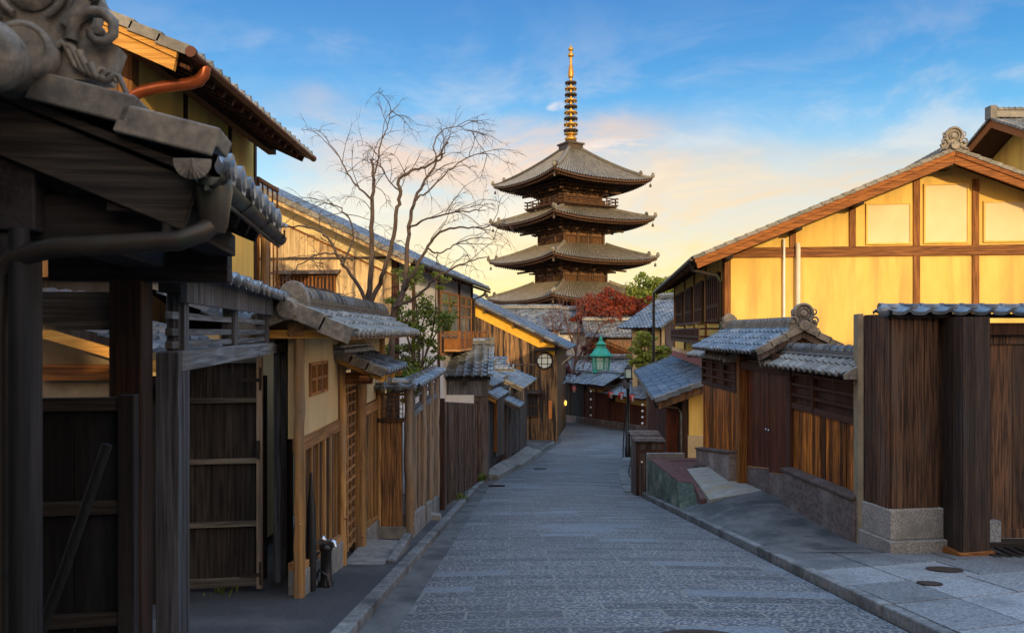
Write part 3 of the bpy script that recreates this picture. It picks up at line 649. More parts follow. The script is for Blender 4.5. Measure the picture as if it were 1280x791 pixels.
# dark inner fence behind the open leaf and behind the near gate
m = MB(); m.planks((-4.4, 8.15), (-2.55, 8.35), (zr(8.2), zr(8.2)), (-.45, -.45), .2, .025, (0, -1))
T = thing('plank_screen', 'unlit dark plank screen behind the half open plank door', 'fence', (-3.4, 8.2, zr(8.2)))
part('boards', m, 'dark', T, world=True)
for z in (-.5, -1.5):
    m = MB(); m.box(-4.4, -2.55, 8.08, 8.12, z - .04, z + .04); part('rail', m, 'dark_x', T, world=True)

# ------------------------------------------------------------------ shed seen through the near gate
def shed():
    T = thing('garden_shed', 'small ochre walled shed with orange verge board seen through the near gateway', 'shed', (-4.0, 7.2, zr(7.2)))
    W_ = lambda n, m, mat, **k: part(n, m, mat, T, world=True, **k)
    m = MB(); m.box(-4.9, -3.2, 7.0, 7.1, -.62, -.35); m.xz([(-4.9, -.35), (-3.2, -.35), (-3.2, -.30), (-4.9, .28)], 7.0, 7.1); W_('wall', m, 'strip'); m = MB(); m.planks((-4.9, 7.04), (-3.0, 7.04), (zr(7), zr(7)), (-.62, -.62), .2, .03, (0, -1)); W_('boards', m, 'dark')
    m = MB(); m.xz([(-4.95, .24), (-2.9, -.36), (-2.9, -.27), (-4.95, .33)], 6.72, 6.78); W_('bargeboard', m, 'pine_x', bev=.004)
    m = MB(); m.box(-4.1, -3.25, 6.93, 6.99, -.42, -.28); W_('lintel', m, 'beamx', bev=.004)
    m = MB(); m.box(-3.42, -3.36, 6.9, 6.98, -.28, -.14); W_('strut', m, 'beamz')
    m = MB(); m.tiles((-2.86, 6.7, -.22), (-2.86, 8.6, -.22), (-1.5, 0, .46), .25, .24, .03); W_('roof', m, 'tile')
    m = MB(); m.ridge((-4.36, 6.75, .26), (-4.36, 8.6, .26), .22, 2, .04, .07); W_('ridge', m, 'tile')
shed()

# ------------------------------------------------------------------ two storey house, upper left
def house_upper_left():
    g = zr(9); T = thing('townhouse', 'two storey house at upper left with sunlit ochre verge and copper downpipe', 'house', (-5.2, 9.5, g))
    W_ = lambda n, m, mat, par=None, **k: part(n, m, mat, par or T, world=True, **k)
    xe, ze, sl = -3.22, 2.80, .46; y0, y1 = 7.95, 12.75; xr_ = -8.2; zt = ze + (xe - xr_) * sl
    xw = -4.15
    m = MB(); m.box(-8.0, xw, 8.75, 13.0, .6, 2.95); m.xz([(-8.0, 2.95), (xw, 2.95), (xw, ze + (xe - xw) * sl - .12), (-8.0, zt - .2)], 8.75, 13.0); W_('upper_wall', m, 'yellow')
    m = MB(); m.box(-8.0, xw + .05, 8.8, 13.0, g - .3, .6); W_('lower_wall', m, 'plankgrey')
    m = MB(); m.tiles((xe, y0 + .08, ze), (xe, y1, ze), (xr_ - xe, 0, zt - ze), .25, .25, .045, .03, 8, 0, .055); W_('roof', m, 'oldtile')
    m = MB(); m.verge((xe - .01, y0, ze - .01), (xr_, y0, zt - .01), (0, -1, 0), .16, .07, .30, .035); W_('verge_tiles', m, 'oldtile', bev=.004)
    m = MB(); m.xz([(xe - .12, ze + .0), (xr_, zt - .055), (xr_, zt - .34), (xe - .16, ze - .19)], y0 + .03, y0 + .08); m.xz([(xe - .11, ze + .005), (xr_, zt - .05), (xr_, zt - .13), (xe - .12, ze - .075)], y0 + .0, y0 + .03); W_('bargeboard', m, 'pine_x', label='broad sunlit ochre bargeboard')
    m = MB(); m.hexa([(xr_, y0 + .1, zt - .09), (xe, y0 + .1, ze - .06), (xe, y1 - .02, ze - .06), (xr_, y1 - .02, zt - .09), (xr_, y0 + .1, zt - .04), (xe, y0 + .1, ze - .03), (xe, y1 - .02, ze - .03), (xr_, y1 - .02, zt - .04)]); W_('soffit', m, 'brown')
    for k in range(15):
        y = y0 + .22 + k * .31; m = MB(); m.beam((xw - .05, y, ze + (xe - xw) * sl - .10), (xe - .05, y, ze - .10), .055, .08); W_('rafter', m, 'brown')
    m = MB(); m.box(xw + .30, xw + .42, y0 + .1, y1 - .1, ze + .0, ze + .12); W_('purlin', m, 'brown')
    m = MB(); vs = []
    for i in range(9):
        y = y0 - .02 + (y1 - y0 + .05) * i / 8
        for k in range(9):
            a = math.pi + math.pi * k / 8; vs.append((xe + .045 + .045 * math.cos(a), y, ze - .035 + .045 * math.sin(a)))
    m.add(vs, [(i * 9 + k, i * 9 + k + 1, i * 9 + 10 + k, i * 9 + 9 + k) for i in range(8) for k in range(8)], None, True)
    m.lathe((xe + .045, y0 - .03, ze - .03), [(.055, -.02), (.055, .03)], 14, (0, 1, 0)); m.lathe((xe + .045, y1 + .02, ze - .03), [(.05, -.02), (.05, .03)], 14, (0, 1, 0)); W_('gutter', m, 'browncopper')
    m = MB(); pts = [(xe + .045, y0 + .32, ze - .06), (xe + .03, y0 + .32, ze - .15), (xe - .02, y0 + .33, ze - .20), (xe - .12, y0 + .35, ze - .225), (xe - .45, y0 + .42, ze - .24), (xw + .28, y0 + .5, ze - .25), (xw + .17, y0 + .52, ze - .28), (xw + .10, y0 + .54, ze - .36), (xw + .09, y0 + .55, ze - .6), (xw + .09, y0 + .6, .5)]
    m.tube(pts, .062, 12); W_('downpipe', m, 'copper')
    # lit front: post and boarded gable
    m = MB(); m.box(xw - .14, xw + .02, 8.70, 8.86, .6, ze + .32); W_('corner_post', m, 'pine', bev=.006)
    m = MB(); m.planks((-8.0, 8.74), (xw - .15, 8.74), (.6, .6), (4.2, 2.95), .25, .02, (0, -1)); W_('front_boards', m, 'pine')
    for y in (10.15, 11.75, 12.9):
        m = MB(); m.box(xw - .02, xw + .02, y - .05, y + .05, .6, ze + .25); W_('post', m, 'brown')
    def lattice(y0_, y1_, z0, z1, n):
        m = MB(); m.box(xw + .0, xw + .015, y0_, y1_, z0, z1); f = W_('window', m, 'glass')
        m = MB()
        for z in (z0, (z0 + z1) / 2, z1): m.box(xw + .02, xw + .06, y0_, y1_, z - .02, z + .02)
        for k in range(n + 1):
            y = y0_ + (y1_ - y0_) * k / n; m.box(xw + .028, xw + .055, y - .016, y + .016, z0, z1)
        W_('lattice', m, 'beamz', f)
    lattice(9.2, 10.05, 2.02, 2.52, 9); lattice(10.25, 11.5, 1.95, 2.52, 13)
    # timber balcony at the far end
    m = MB(); m.box(-4.9, -4.16, 12.95, 13.9, .62, .72); W_('balcony', m, 'pine_x')
    for zz, n_ in (((.75, 1.6), 5), ((2.15, 2.5), 4)):
        m = MB()
        y_ = 13.05
        for z in zz: m.box(-4.9, -4.12, y_ - .03, y_ + .03, z - .03, z + .03)
        for k in range(n_ + 1):
            x = -4.88 + .75 * k / n_; m.box(x - .011, x + .011, y_ - .012, y_ + .012, zz[0], zz[1])
        for z in zz: m.box(-4.18, -4.12, y_, y_ + 1.1, z - .03, z + .03)
        for k in range(n_ + 1):
            y = y_ + 1.1 * k / n_; m.box(-4.165, -4.14, y - .011, y + .011, zz[0], zz[1])
        W_('balcony_rail', m, 'beamz')
    m = MB(); m.box(-5.5, -4.7, 13.05, 14.2, .72, 2.8); W_('bay_wall', m, 'stained')
    m = MB(); m.tiles((-4.0, 13.02, 1.85), (-4.0, 14.2, 1.85), (-1.0, 0, .4), .25, .24); W_('bay_roof', m, 'tile')
    # lower lean-to roofs seen through the slats
    m = MB(); m.tiles((-2.95, 8.75, .02), (-2.95, 13.2, .02), (-1.2, 0, .52), .27, .25); W_('lean_to_roof', m, 'tile')
    m = MB(); m.box(-4.1, -3.25, 8.9, 13.1, g, .0); W_('lean_to_wall', m, 'beige')
house_upper_left()
m = MB(); log_tube(m, -4.05, 13.1, zr(13), 1.55, .07)
single('log_post', m, 'log', 'round honey brown log post standing before the sunlit planked gable', 'post', loc=(-4.05, 13.1, zr(13)))
m = MB(); m.planks((-6.2, 10.2), (-4.1, 10.2), (zr(10), zr(10)), (.95, .78), .16, .02, (0, -1), batten=.03)
T = thing('plank_gable', 'pale planked outbuilding gable glimpsed above the near gateway beam', 'wall', (-5.2, 10.3, zr(10)))
part('boards', m, 'siding', T, world=True)
m = MB(); m.hexa([(-6.3, 9.9, .96), (-4.0, 9.9, .70), (-4.0, 10.3, .70), (-6.3, 10.3, .96), (-6.3, 9.9, 1.03), (-4.0, 9.9, .77), (-4.0, 10.3, .77), (-6.3, 10.3, 1.03)]); part('coping', m, 'tile', T, world=True)

# ------------------------------------------------------------------ unseen wall and house added beside the viewpoint to darken the near gate
def near_shade():
    T = thing('shade_wall', 'unseen dark boarded wall added beside the near gateway to block light', 'wall', (-1.6, 0, zr(0)))
    W_ = lambda n, m, mat, **k: part(n, m, mat, T, world=True, **k)
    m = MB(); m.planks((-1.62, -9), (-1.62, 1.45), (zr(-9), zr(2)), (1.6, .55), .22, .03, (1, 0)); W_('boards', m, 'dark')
    m = MB(); m.tiles((-1.2, -9, 1.65), (-1.2, 1.45, .58), (-.42, 0, .2), .25, .2); m.tiles((-2.04, 1.45, .58), (-2.04, -9, 1.65), (.42, 0, .2), .25, .2); W_('cap_tiles', m, 'tile')
    m = MB(); m.box(-9, -2.2, -6, 1.2, zr(-2), 3.4); m.xz([(-9.3, 3.4), (-1.9, 3.4), (-5.6, 5.2)], -6.5, 1.6)
    H = thing('corner_shade_house', 'unseen dark house added left of the viewpoint to block light', 'house', (-5.5, -2, zr(-2))); part('wall', m, 'dark', H, world=True)
    m = MB(); m.tiles((-1.8, -6.6, 3.42), (-1.8, 1.7, 3.42), (-3.8, 0, 1.86), .3, .3); m.tiles((-9.4, 1.7, 3.42), (-9.4, -6.6, 3.42), (3.8, 0, 1.86), .3, .3); part('roof', m, 'tile', H, world=True)
near_shade()
# ------------------------------------------------------------------ left: tiled garden gatehouse with earthen wall
def gatehouse():
    g = zr(9.5); T = thing('garden_gatehouse', 'beige earthen walled gatehouse with tiled roof and log doorposts', 'gatehouse', (-2.05, 9.7, g))
    W_ = lambda n, m, mat, par=None, **k: part(n, m, mat, par or T, world=True, **k)
    X = -2.0; y0, y1 = 7.2, 12.35
    zt, xe, ze = .24, -1.47, -.02
    m = MB(); m.tiles((xe, y0 + .06, ze), (xe, y1, ze), (X - xe, 0, zt - ze), .235, .22, .034, .024, 8, 0, .038)
    m.tiles((2 * X - xe, y1, ze), (2 * X - xe, y0 + .06, ze), (xe - X, 0, zt - ze), .235, .22, .034, .024, 6, 0, .038); W_('roof', m, 'oldtile')
    m = MB(); m.verge((xe + .02, y0, ze), (X + .06, y0, zt - .02), (0, -1, 0), .18, .12, .27, .035); W_('verge_tiles', m, 'clay', bev=.005); m = MB(); m.verge((2 * X - xe - .02, y0, ze), (X - .06, y0, zt - .02), (0, -1, 0), .18, .12, .27, .035); W_('verge_tiles', m, 'clay', bev=.005)
    m = MB(); m.ridge((X, y0 + .1, zt - .02), (X, y1 - .05, zt - .02), .25, 2, .05, .10, .24, 10); R_ = W_('ridge', m, 'tile')
    m = MB(); m.prism([(X + .14 * math.cos(a), y0 + .08, zt + .03 + .2 * math.sin(a)) for a in [R(-20 + 220 * i / 20) for i in range(21)]], (0, .12, 0)); m.lathe((X - .02, y0 + .06, zt - .03), [(.105, 0), (.105, -.1), (.08, -.12)], 20, (0, 1, 0)); W_('ridge_ornament', m, 'clay', bev=.008)
    m = MB(); m.hexa([(X + .002, y0 + .1, zt - .07), (xe - .02, y0 + .1, ze - .05), (xe - .02, y1 - .04, ze - .05), (X + .002, y1 - .04, zt - .07), (X + .002, y0 + .1, zt - .03), (xe - .02, y0 + .1, ze - .025), (xe - .02, y1 - .04, ze - .025), (X + .002, y1 - .04, zt - .03)])
    m.hexa([(2 * X - xe, y0 + .1, ze - .05), (X - .002, y0 + .1, zt - .07), (X - .002, y1 - .04, zt - .07), (2 * X - xe, y1 - .04, ze - .05), (2 * X - xe, y0 + .1, ze - .025), (X - .002, y0 + .1, zt - .03), (X - .002, y1 - .04, zt - .03), (2 * X - xe, y1 - .04, ze - .025)]); W_('soffit', m, 'pine_y')
    m = MB(); m.box(X - .06, X + .09, y0 + .14, y1 - .1, -.04, .09); W_('wall_plate', m, 'pine_y', bev=.006)
    m = MB(); m.box(2 * X - xe + .05, xe - .12, y0 + .16, y0 + .24, -.06, .02); W_('tie_beam', m, 'pine_x', bev=.006)
    # plaster bays
    m = MB()
    m.box(X - .1, X, 7.5, 7.88, -1.0, -.04); m.box(X - .1, X, 8.62, 9.2, -1.0, -.04); m.box(X - .1, X, 7.88, 8.62, -1.0, -.62); m.box(X - .1, X, 7.88, 8.62, -.32, -.04)
    m.box(X - .1, X, 10.4, 12.1, -.98, -.04); m.box(X - .1, X, 9.2, 10.4, -.46, -.04); W_('plaster', m, 'beige')
    m = MB(); m.box(X - .09, X - .05, 7.9, 8.6, -.60, -.34); w = W_('window', m, 'glass')
    m = MB()
    for y in (7.89, 8.13, 8.37, 8.61): m.box(X - .04, X + .02, y - .018, y + .018, -.63, -.31)
    for z in (-.62, -.47, -.32): m.box(X - .035, X + .015, 7.88, 8.62, z - .016, z + .016)
    W_('frame', m, 'pine', w)
    for a, b in ((7.5, 9.2), (10.42, 12.1)):
        m = MB(); m.box(X - .06, X + .03, a, b, -1.13, -1.0); W_('rail', m, 'pine_y', bev=.006)
        m = MB(); m.planks((X - .03, a), (X - .03, b), (zr(a) + .36, zr(b) + .42), (-1.13, -1.13), .15, .025, (1, 0), .003, .004, .0); W_('boards', m, 'plank')
        m = MB()
        n_ = 6
        for k in range(n_): 
            y = a + (b - a) * (k + .5) / n_; m.hexa([(X - .02, y - .02, zr(y) + .38), (X + .02, y - .02, zr(y) + .38), (X + .02, y + .02, zr(y) + .38), (X - .02, y + .02, zr(y) + .38), (X - .02, y - .02, -1.13), (X + .02, y - .02, -1.13), (X + .02, y + .02, -1.13), (X - .02, y + .02, -1.13)])
        W_('battens', m, 'log')
        q = lambda y, z: zr(y) + z
        m = MB(); m.hexa([(X - .1, a, q(a, -.1)), (X + .06, a, q(a, -.1)), (X + .06, b, q(b, -.1)), (X - .1, b, q(b, -.1)), (X - .1, a, q(a, .30)), (X + .06, a, q(a, .30)), (X + .06, b, q(b, .36)), (X - .1, b, q(b, .36))]); W_('plinth', m, 'concrete', bev=.01)
        m = MB(); m.hexa([(X - .1, a, q(a, .30)), (X + .05, a, q(a, .30)), (X + .05, b, q(b, .36)), (X - .1, b, q(b, .36)), (X - .1, a, q(a, .37)), (X + .05, a, q(a, .37)), (X + .05, b, q(b, .43)), (X - .1, b, q(b, .43))]); W_('sill', m, 'pine_y', bev=.006)
    for y, r, mat in ((7.42, .05, 'log'), (9.27, .05, 'log'), (10.33, .095, 'log'), (12.12, .05, 'log')):
        m = MB(); log_tube(m, X + .03, y, zr(y) + .0, -.0 if r < .09 else -.44, r, .014); W_('log_post', m, mat)
    # lattice door
    m = MB(); m.box(X - .06, X - .02, 9.32, 10.24, zr(9.8) + .15, -.66); d = W_('door', m, 'plank')
    m = MB()
    for k in range(15):
        z = zr(9.8) + .2 + k * .135; m.box(X - .02, X + .004, 9.32, 10.24, z - .012, z + .012)
    for k in range(5): m.box(X - .018, X + .0, 9.34 + .22 * k - .012, 9.34 + .22 * k + .012, zr(9.8) + .15, -.66)
    W_('lattice', m, 'pine_y', d)
    m = MB(); m.box(X - .06, X + .05, 9.25, 10.4, -.66, -.56); W_('lintel', m, 'pine_y', bev=.006)
    # hood over the door
    e = (-1.46, 9.0, -.47); m = MB(); m.tiles((-1.46, 9.03, -.46), (-1.46, 10.85, -.46), (-.54, 0, .22), .22, .2, .030, .022, 6, 0, .032); H = W_('door_hood', m, 'tile')
    m = MB(); m.verge((-1.44, 9.0, -.46), (-2.0, 9.0, -.23), (0, -1, 0), .14, .07, .2, .03); W_('verge_tiles', m, 'clay', H, bev=.004)
    m = MB(); m.box(X, X + .13, 8.95, 10.9, -.25, -.19); m.box(X, X + .09, 8.93, 10.92, -.185, -.14); W_('hood_ridge', m, 'tile', H, bev=.01)
    m = MB(); m.hexa([(-2.0, 9.04, -.29), (-1.48, 9.04, -.52), (-1.48, 10.8, -.52), (-2.0, 10.8, -.29), (-2.0, 9.04, -.26), (-1.48, 9.04, -.485), (-1.48, 10.8, -.485), (-2.0, 10.8, -.26)]); W_('soffit', m, 'pine_y', H)
    for y in (9.12, 9.35, 9.95, 10.55):
        m = MB(); m.beam((-2.0, y, -.31), (-1.46, y, -.545), .06, .06); W_('rafter', m, 'pine_x', H)
    m = MB(); m.box(-1.99, -1.62, 9.25, 9.33, -.60, -.47); m.box(-1.72, -1.62, 9.0, 9.4, -.55, -.49); W_('bracket', m, 'beamx', H, bev=.005)
gatehouse()
def small_left():
    # slab step and ramp stone before the lattice door
    m = MB(); y0, y1 = 9.35, 10.75; zs = zr(9.7) + .10
    m.hexa([(-1.98, y0, zr(y0) - .1), (-1.50, y0, zr(y0) - .1), (-1.50, y1, zr(y1) - .1), (-1.98, y1, zr(y1) - .1), (-1.98, y0, zs + .02), (-1.50, y0, zs), (-1.50, y1, zs - .07), (-1.98, y1, zs - .05)])
    single('door_step', m, 'concrete', 'flat grey concrete step before the lattice door of the gatehouse', 'step', loc=(-1.75, 10, zr(10)), bev=.015)
    m = MB(); m.hexa([(-1.49, 9.5, zr(9.5)), (-1.39, 9.5, zr(9.5)), (-1.39, 11.0, zr(11.0)), (-1.49, 11.0, zr(11.0)), (-1.49, 9.5, zr(9.5) + .10), (-1.39, 9.5, zr(9.5) + .08), (-1.37, 11.0, zr(11.) + .24), (-1.49, 11.0, zr(11.) + .24)])
    single('kerb_stone', m, 'kerb', 'long wedge shaped stone lying between the door step and kerb', 'stone', loc=(-1.45, 10.2, zr(10.2)), bev=.015)
    # standpipe with chromed tap
    x, y = -1.86, 8.0; g = zr(y) + .05
    T = thing('water_tap', 'knee high black standpipe with chromed elbow by the plank wall', 'tap', (x, y, g))
    m = MB(); m.lathe((0, 0, 0), [(.075, -.05), (.075, .05), (.058, .07), (.055, .36), (.068, .38), (.068, .42), (.03, .44)], 16); part('body', m, 'black', T)
    m = MB(); m.tube([(-.10, 0, .44), (-.02, 0, .45), (.05, -.01, .46), (.085, -.02, .45), (.10, -.03, .41)], [.022, .03, .03, .026, .024], 12); m.lathe((-.03, 0, .47), [(.035, 0), (.04, .02), (.012, .045)], 12); part('spout', m, 'steel', T)
    m = MB(); m.tube([(-.06, -.02, .36), (-.12, -.06, .3), (-.09, -.09, .18), (-.11, -.05, .05), (-.05, -.1, .02), (.05, -.09, .03), (.03, -.08, .14), (-.05, -.09, .2), (-.09, -.06, .1)], .014, 8); part('hose', m, 'black', T)
    m = MB(); m.tube([(-1.93, 7.72, zr(7.7) + .02), (-1.94, 7.74, zr(7.7) + .25), (-1.945, 7.75, zr(7.7) + .85), (-1.95, 7.755, zr(7.7) + 1.02), (-1.95, 7.757, zr(7.7) + 1.2)], [.03, .05, .042, .02, .012], 10)
    single('rolled_parasol', m, 'black', 'slender black rolled parasol leaning on the brown plank wall', 'parasol', loc=(-1.93, 7.72, zr(7.7)))
    # boundary stone
    m = MB(); m.hexa([(-.16, -.16, -.1), (.15, -.14, -.1), (.13, .17, -.1), (-.15, .15, -.1), (-.13, -.13, .12), (.11, -.11, .10), (.10, .12, .09), (-.12, .12, .11)]); m.v = [(p[0] - 1.40 + random.uniform(-.015, .015), p[1] + 14.5 + random.uniform(-.015, .015), p[2] + zr(14.5) + .07) for p in m.v]
    single('footing_stone', m, 'concrete', 'low pale footing stone beside the grey log posts', 'stone', loc=(-1.40, 14.5, zr(14.5) + .07), bev=.03)
    for v in range(1): pass
small_left()

# ------------------------------------------------------------------ left: tile capped log fence
def log_fence():
    T = thing('log_fence', 'plank garden fence with grey log posts and tiled cap', 'fence', (-1.55, 13.8, zr(13.8)))
    W_ = lambda n, m, mat, par=None, **k: part(n, m, mat, par or T, world=True, **k)
    X = -1.54; a, b = 11.75, 16.1; zc = -.80
    m = MB(); m.tiles((X + .17, a, zc), (X + .17, b, zc + .02), (-.17, 0, .06), .24, .17, .034, .026, 8, 0, .04); m.tiles((X - .17, b, zc), (X - .17, a, zc), (.17, 0, .06), .24, .17, .034, .026, 6)
    n_ = 18
    m.ridge((X, a - .02, zc + .04), (X, b, zc + .06), .12, 1, .02, .06, .24, 8)
    m.tiles((X - .5, a - .17, zc), (X + .17, a - .17, zc), (0, .17, .06), .22, .17, .034, .026, 8, 0, .04); m.tiles((X + .17, a + .17, zc), (X - .5, a + .17, zc), (0, -.17, .06), .22, .17, .034, .026, 4); m.ridge((X - .5, a, zc + .05), (X + .05, a, zc + .05), .12, 1, .02, .06, .24, 8); W_('cap_tiles', m, 'tile')
    zz = (-.88, -1.02, -1.18)
    for z in zz:
        m = MB(); m.box(X - .02, X + .02, a, b, z - .018, z + .018); W_('rail', m, 'grey_y')
    m = MB(); m.box(X - .045, X + .045, a, b, -1.30, -1.22); W_('middle_rail', m, 'grey_y', bev=.006)
    q = lambda y, z: zr(y) + z
    m = MB(); m.planks((X - .02, a + .1), (X - .02, b), (q(a, .42), q(b, .40)), (-1.22, -1.22), .17, .025, (1, 0), .006, .005); W_('boards', m, 'plank')
    m = MB()
    for k in range(9):
        y = a + .35 + k * .47; m.hexa([(X - .0, y - .035, q(y, .40)), (X + .04, y - .035, q(y, .40)), (X + .04, y + .035, q(y, .40)), (X, y + .035, q(y, .40)), (X, y - .035, -1.24), (X + .04, y - .035, -1.24), (X + .04, y + .035, -1.24), (X, y + .035, -1.24)])
    W_('battens', m, 'greylog')
    m = MB(); m.hexa([(X - .08, a + .05, q(a, -.1)), (X + .08, a + .05, q(a, -.1)), (X + .08, b, q(b, -.1)), (X - .08, b, q(b, -.1)), (X - .08, a + .05, q(a, .40)), (X + .08, a + .05, q(a, .40)), (X + .08, b, q(b, .38)), (X - .08, b, q(b, .38))]); W_('plinth', m, 'concrete', bev=.01)
    for y, r in ((a + .03, .075), (13.55, .07), (14.95, .05), (16.05, .055)):
        m = MB(); log_tube(m, X + .03, y, zr(y) + .02 if r < .075 else zr(y) + .12, zc + .02, r, .02); W_('log_post', m, 'greylog')
    # end panel facing up the street
    m = MB(); m.box(X - .42, X - .07, a - .0, a + .03, q(a, .24), -1.26); W_('end_board', m, 'plank', label='single broad end board')
    m = MB(); m.box(X - .44, X - .05, a - .03, a + .04, -1.32, -1.26); m.box(X - .44, X - .05, a - .02, a + .03, -.93, -.90)
    for k in range(8): m.box(X - .42 + k * .05, X - .41 + k * .05, a - .01, a + .01, -1.26, -.9)
    for k in range(5): m.box(X - .44, X - .05, a - .012, a + .002, -1.2 + .07 * k, -1.19 + .07 * k)
    W_('lattice', m, 'plank')
    m = MB(); m.box(X - .44, X - .0, a - .03, a + .1, q(a, -.1), q(a, .24)); W_('end_plinth', m, 'concrete', bev=.01)
    m = MB(); log_tube(m, X - .42, a + .02, q(a, .0), zc, .04); W_('log_post', m, 'log')
log_fence()

def plank_fence():
    T = thing('plank_fence', 'tall grey brown upright plank fence ending at a red brown post', 'fence', (-1.25, 21, zr(21)))
    W_ = lambda n, m, mat, par=None, **k: part(n, m, mat, par or T, world=True, **k)
    a, b = (-1.46, 16.4), (-1.16, 25.6)
    m = MB(); m.planks(a, b, (zr(16.4) + .08, zr(25.6) + .1), (-1.42, -2.28), .17, .03, (1, 0), .004, .008, .0); W_('boards', m, 'plankgrey')
    m = MB()
    for k in range(24):
        t = (k + .5) / 24; y = a[1] + 9.2 * t; x = a[0] + .30 * t + .03; m.hexa([(x, y - .03, zr(y) + .1), (x + .025, y - .03, zr(y) + .1), (x + .025, y + .03, zr(y) + .1), (x, y + .03, zr(y) + .1), (x, y - .03, -1.44 - .86 * t), (x + .025, y - .03, -1.44 - .86 * t), (x + .025, y + .03, -1.44 - .86 * t), (x, y + .03, -1.44 - .86 * t)])
    W_('battens', m, 'plankgrey')
    for (x, y), z in ((a, -1.36), (b, -2.2)):
        m = MB(); m.box(x - .05, x + .08, y - .06, y + .06, zr(y), z); W_('post', m, 'brown', bev=.01)
    m = MB(); m.box(-1.5, -1.46, 16.4, 16.42, zr(16.4), -1.4); m.planks((-2.0, 16.36), (-1.5, 16.36), (zr(16.4), zr(16.4)), (-1.5, -1.5), .15, .03, (0, -1)); W_('return_boards', m, 'plankgrey')
plank_fence()
RZ = -math.atan(.12)
# ------------------------------------------------------------------ left: big planked gable house
def gable_house():
    g = zr(20); T = thing('planked_house', 'large house with sunlit planked gable and pale plaster street side', 'house', (-2.9, 20, g), RZ); o = -g
    W_ = lambda n, m, mat, par=None, **k: part(n, m, mat, par or T, **k)
    sl = .47; xe, ze = .6, 1.72 + o; z_ = lambda x: ze + (xe - x) * sl; xl_ = -9.5; Ly = 11.2
    m = MB(); m.xz([(xl_, -.2), (0, -.2), (0, z_(0) - .12), (xl_, z_(xl_) - .12)], 0, Ly); W_('wall', m, 'white')
    m = MB(); m.planks((xl_, -.01), (-.06, -.01), (.0, .0), (z_(xl_) - .62, z_(0) - .60), .19, .02, (0, -1), .003, .003, .04); W_('siding', m, 'siding')
    m = MB(); m.xz([(xl_, z_(xl_) - .64), (-.0, z_(0) - .62), (0, z_(0) - .14), (xl_, z_(xl_) - .14)], -.03, -.004); W_('plaster_band', m, 'cream')
    m = MB(); m.xz([(xl_, z_(xl_) - .66), (-.0, z_(0) - .64), (0, z_(0) - .59), (xl_, z_(xl_) - .60)], -.06, -.02); W_('trim', m, 'beamx')
    m = MB(); m.box(xl_, -.05, -.065, -.02, 1.83 + o, 1.89 + o); W_('rail', m, 'plankgrey')
    m = MB(); m.box(-.1, .06, -.07, .1, 0, z_(0) - .14); W_('corner_post', m, 'brown', bev=.01)
    m = MB(); m.tiles((xe, -.62, ze), (xe, Ly + .4, ze), (xl_ - xe, 0, z_(xl_) - ze), .29, .27, .04, .03, 5); W_('roof', m, 'tile')
    m = MB(); m.verge((xe, -.68, ze), (xl_, -.68, z_(xl_)), (0, -1, 0), .18, .09, .32, .035); W_('verge_tiles', m, 'oldtile')
    m = MB(); m.xz([(xe - .06, ze - .06), (xl_, z_(xl_) - .06), (xl_, z_(xl_) - .17), (xe - .1, ze - .15)], -.64, -.59); W_('bargeboard', m, 'siding')
    m = MB(); m.hexa([(xl_, -.6, z_(xl_) - .12), (xe, -.6, ze - .08), (xe, Ly + .38, ze - .08), (xl_, Ly + .38, z_(xl_) - .12), (xl_, -.6, z_(xl_) - .06), (xe, -.6, ze - .035), (xe, Ly + .38, ze - .035), (xl_, Ly + .38, z_(xl_) - .06)]); W_('soffit', m, 'brown')
    for k in range(24):
        m = MB(); y = -.3 + k * .55; m.beam((-.05, y, z_(0) - .19), (xe - .03, y, ze - .13), .06, .08); W_('rafter', m, 'brown')
    # lattice window with its little hood
    x0, x1, z0, z1 = -3.0, -1.55, .86 + o, 1.42 + o
    m = MB(); m.box(x0, x1, -.06, -.03, z0, z1); w = W_('window', m, 'glass')
    m = MB()
    for z in (z0, z1): m.box(x0 - .04, x1 + .04, -.12, -.04, z - .03, z + .03)
    for k in range(16):
        x = x0 + (x1 - x0) * k / 15; m.box(x - .022, x + .022, -.11, -.065, z0, z1)
    W_('lattice', m, 'beamz', w)
    m = MB(); m.hexa([(x0 - .15, -.32, z1 + .03), (x1 + .15, -.32, z1 + .03), (x1 + .15, -.04, z1 + .1), (x0 - .15, -.04, z1 + .1), (x0 - .15, -.32, z1 + .07), (x1 + .15, -.32, z1 + .07), (x1 + .15, -.04, z1 + .15), (x0 - .15, -.04, z1 + .15)]); W_('hood', m, 'plankgrey', w)
    # street side: posts, timber windows, balcony
    for y in (1.7, 4.95, 8.4, 11.1):
        m = MB(); m.box(-.02, .06, y - .08, y + .08, 0, z_(0) - .14); W_('post', m, 'brown')
    for a, b in ((5.2, 8.2), (8.6, 10.9)):
        m = MB(); m.box(.0, .03, a, b, -.75 + o, 1.3 + o); w = W_('window', m, 'glass')
        m = MB(); n_ = 2
        for k in range(n_ + 1):
            y = a + (b - a) * k / n_; m.box(.03, .05, y - .05, y + .05, -.75 + o, 1.3 + o)
        for z in (-.7, -.1, .55, .95, 1.27): m.box(.03, .048, a, b, z - .035 + o, z + .035 + o)
        W_('frame', m, 'pine', w)
    m = MB(); m.box(.06, .6, 5.6, 10.9, -.62 + o, -.54 + o); W_('balcony', m, 'pine_y')
    m = MB()
    for z in (-.22, .0): m.box(.54, .59, 5.6, 10.9, z - .025 + o, z + .025 + o); m.box(.06, .59, 5.58, 5.63, z - .025 + o, z + .025 + o)
    m.box(.55, .58, 5.6, 10.9, -.52 + o, -.24 + o); m.box(.06, .58, 5.59, 5.62, -.52 + o, -.24 + o)
    for k in range(7): m.box(.54, .6, 5.6 + 5.25 * k / 6 - .025, 5.6 + 5.25 * k / 6 + .025, -.55 + o, .03 + o)
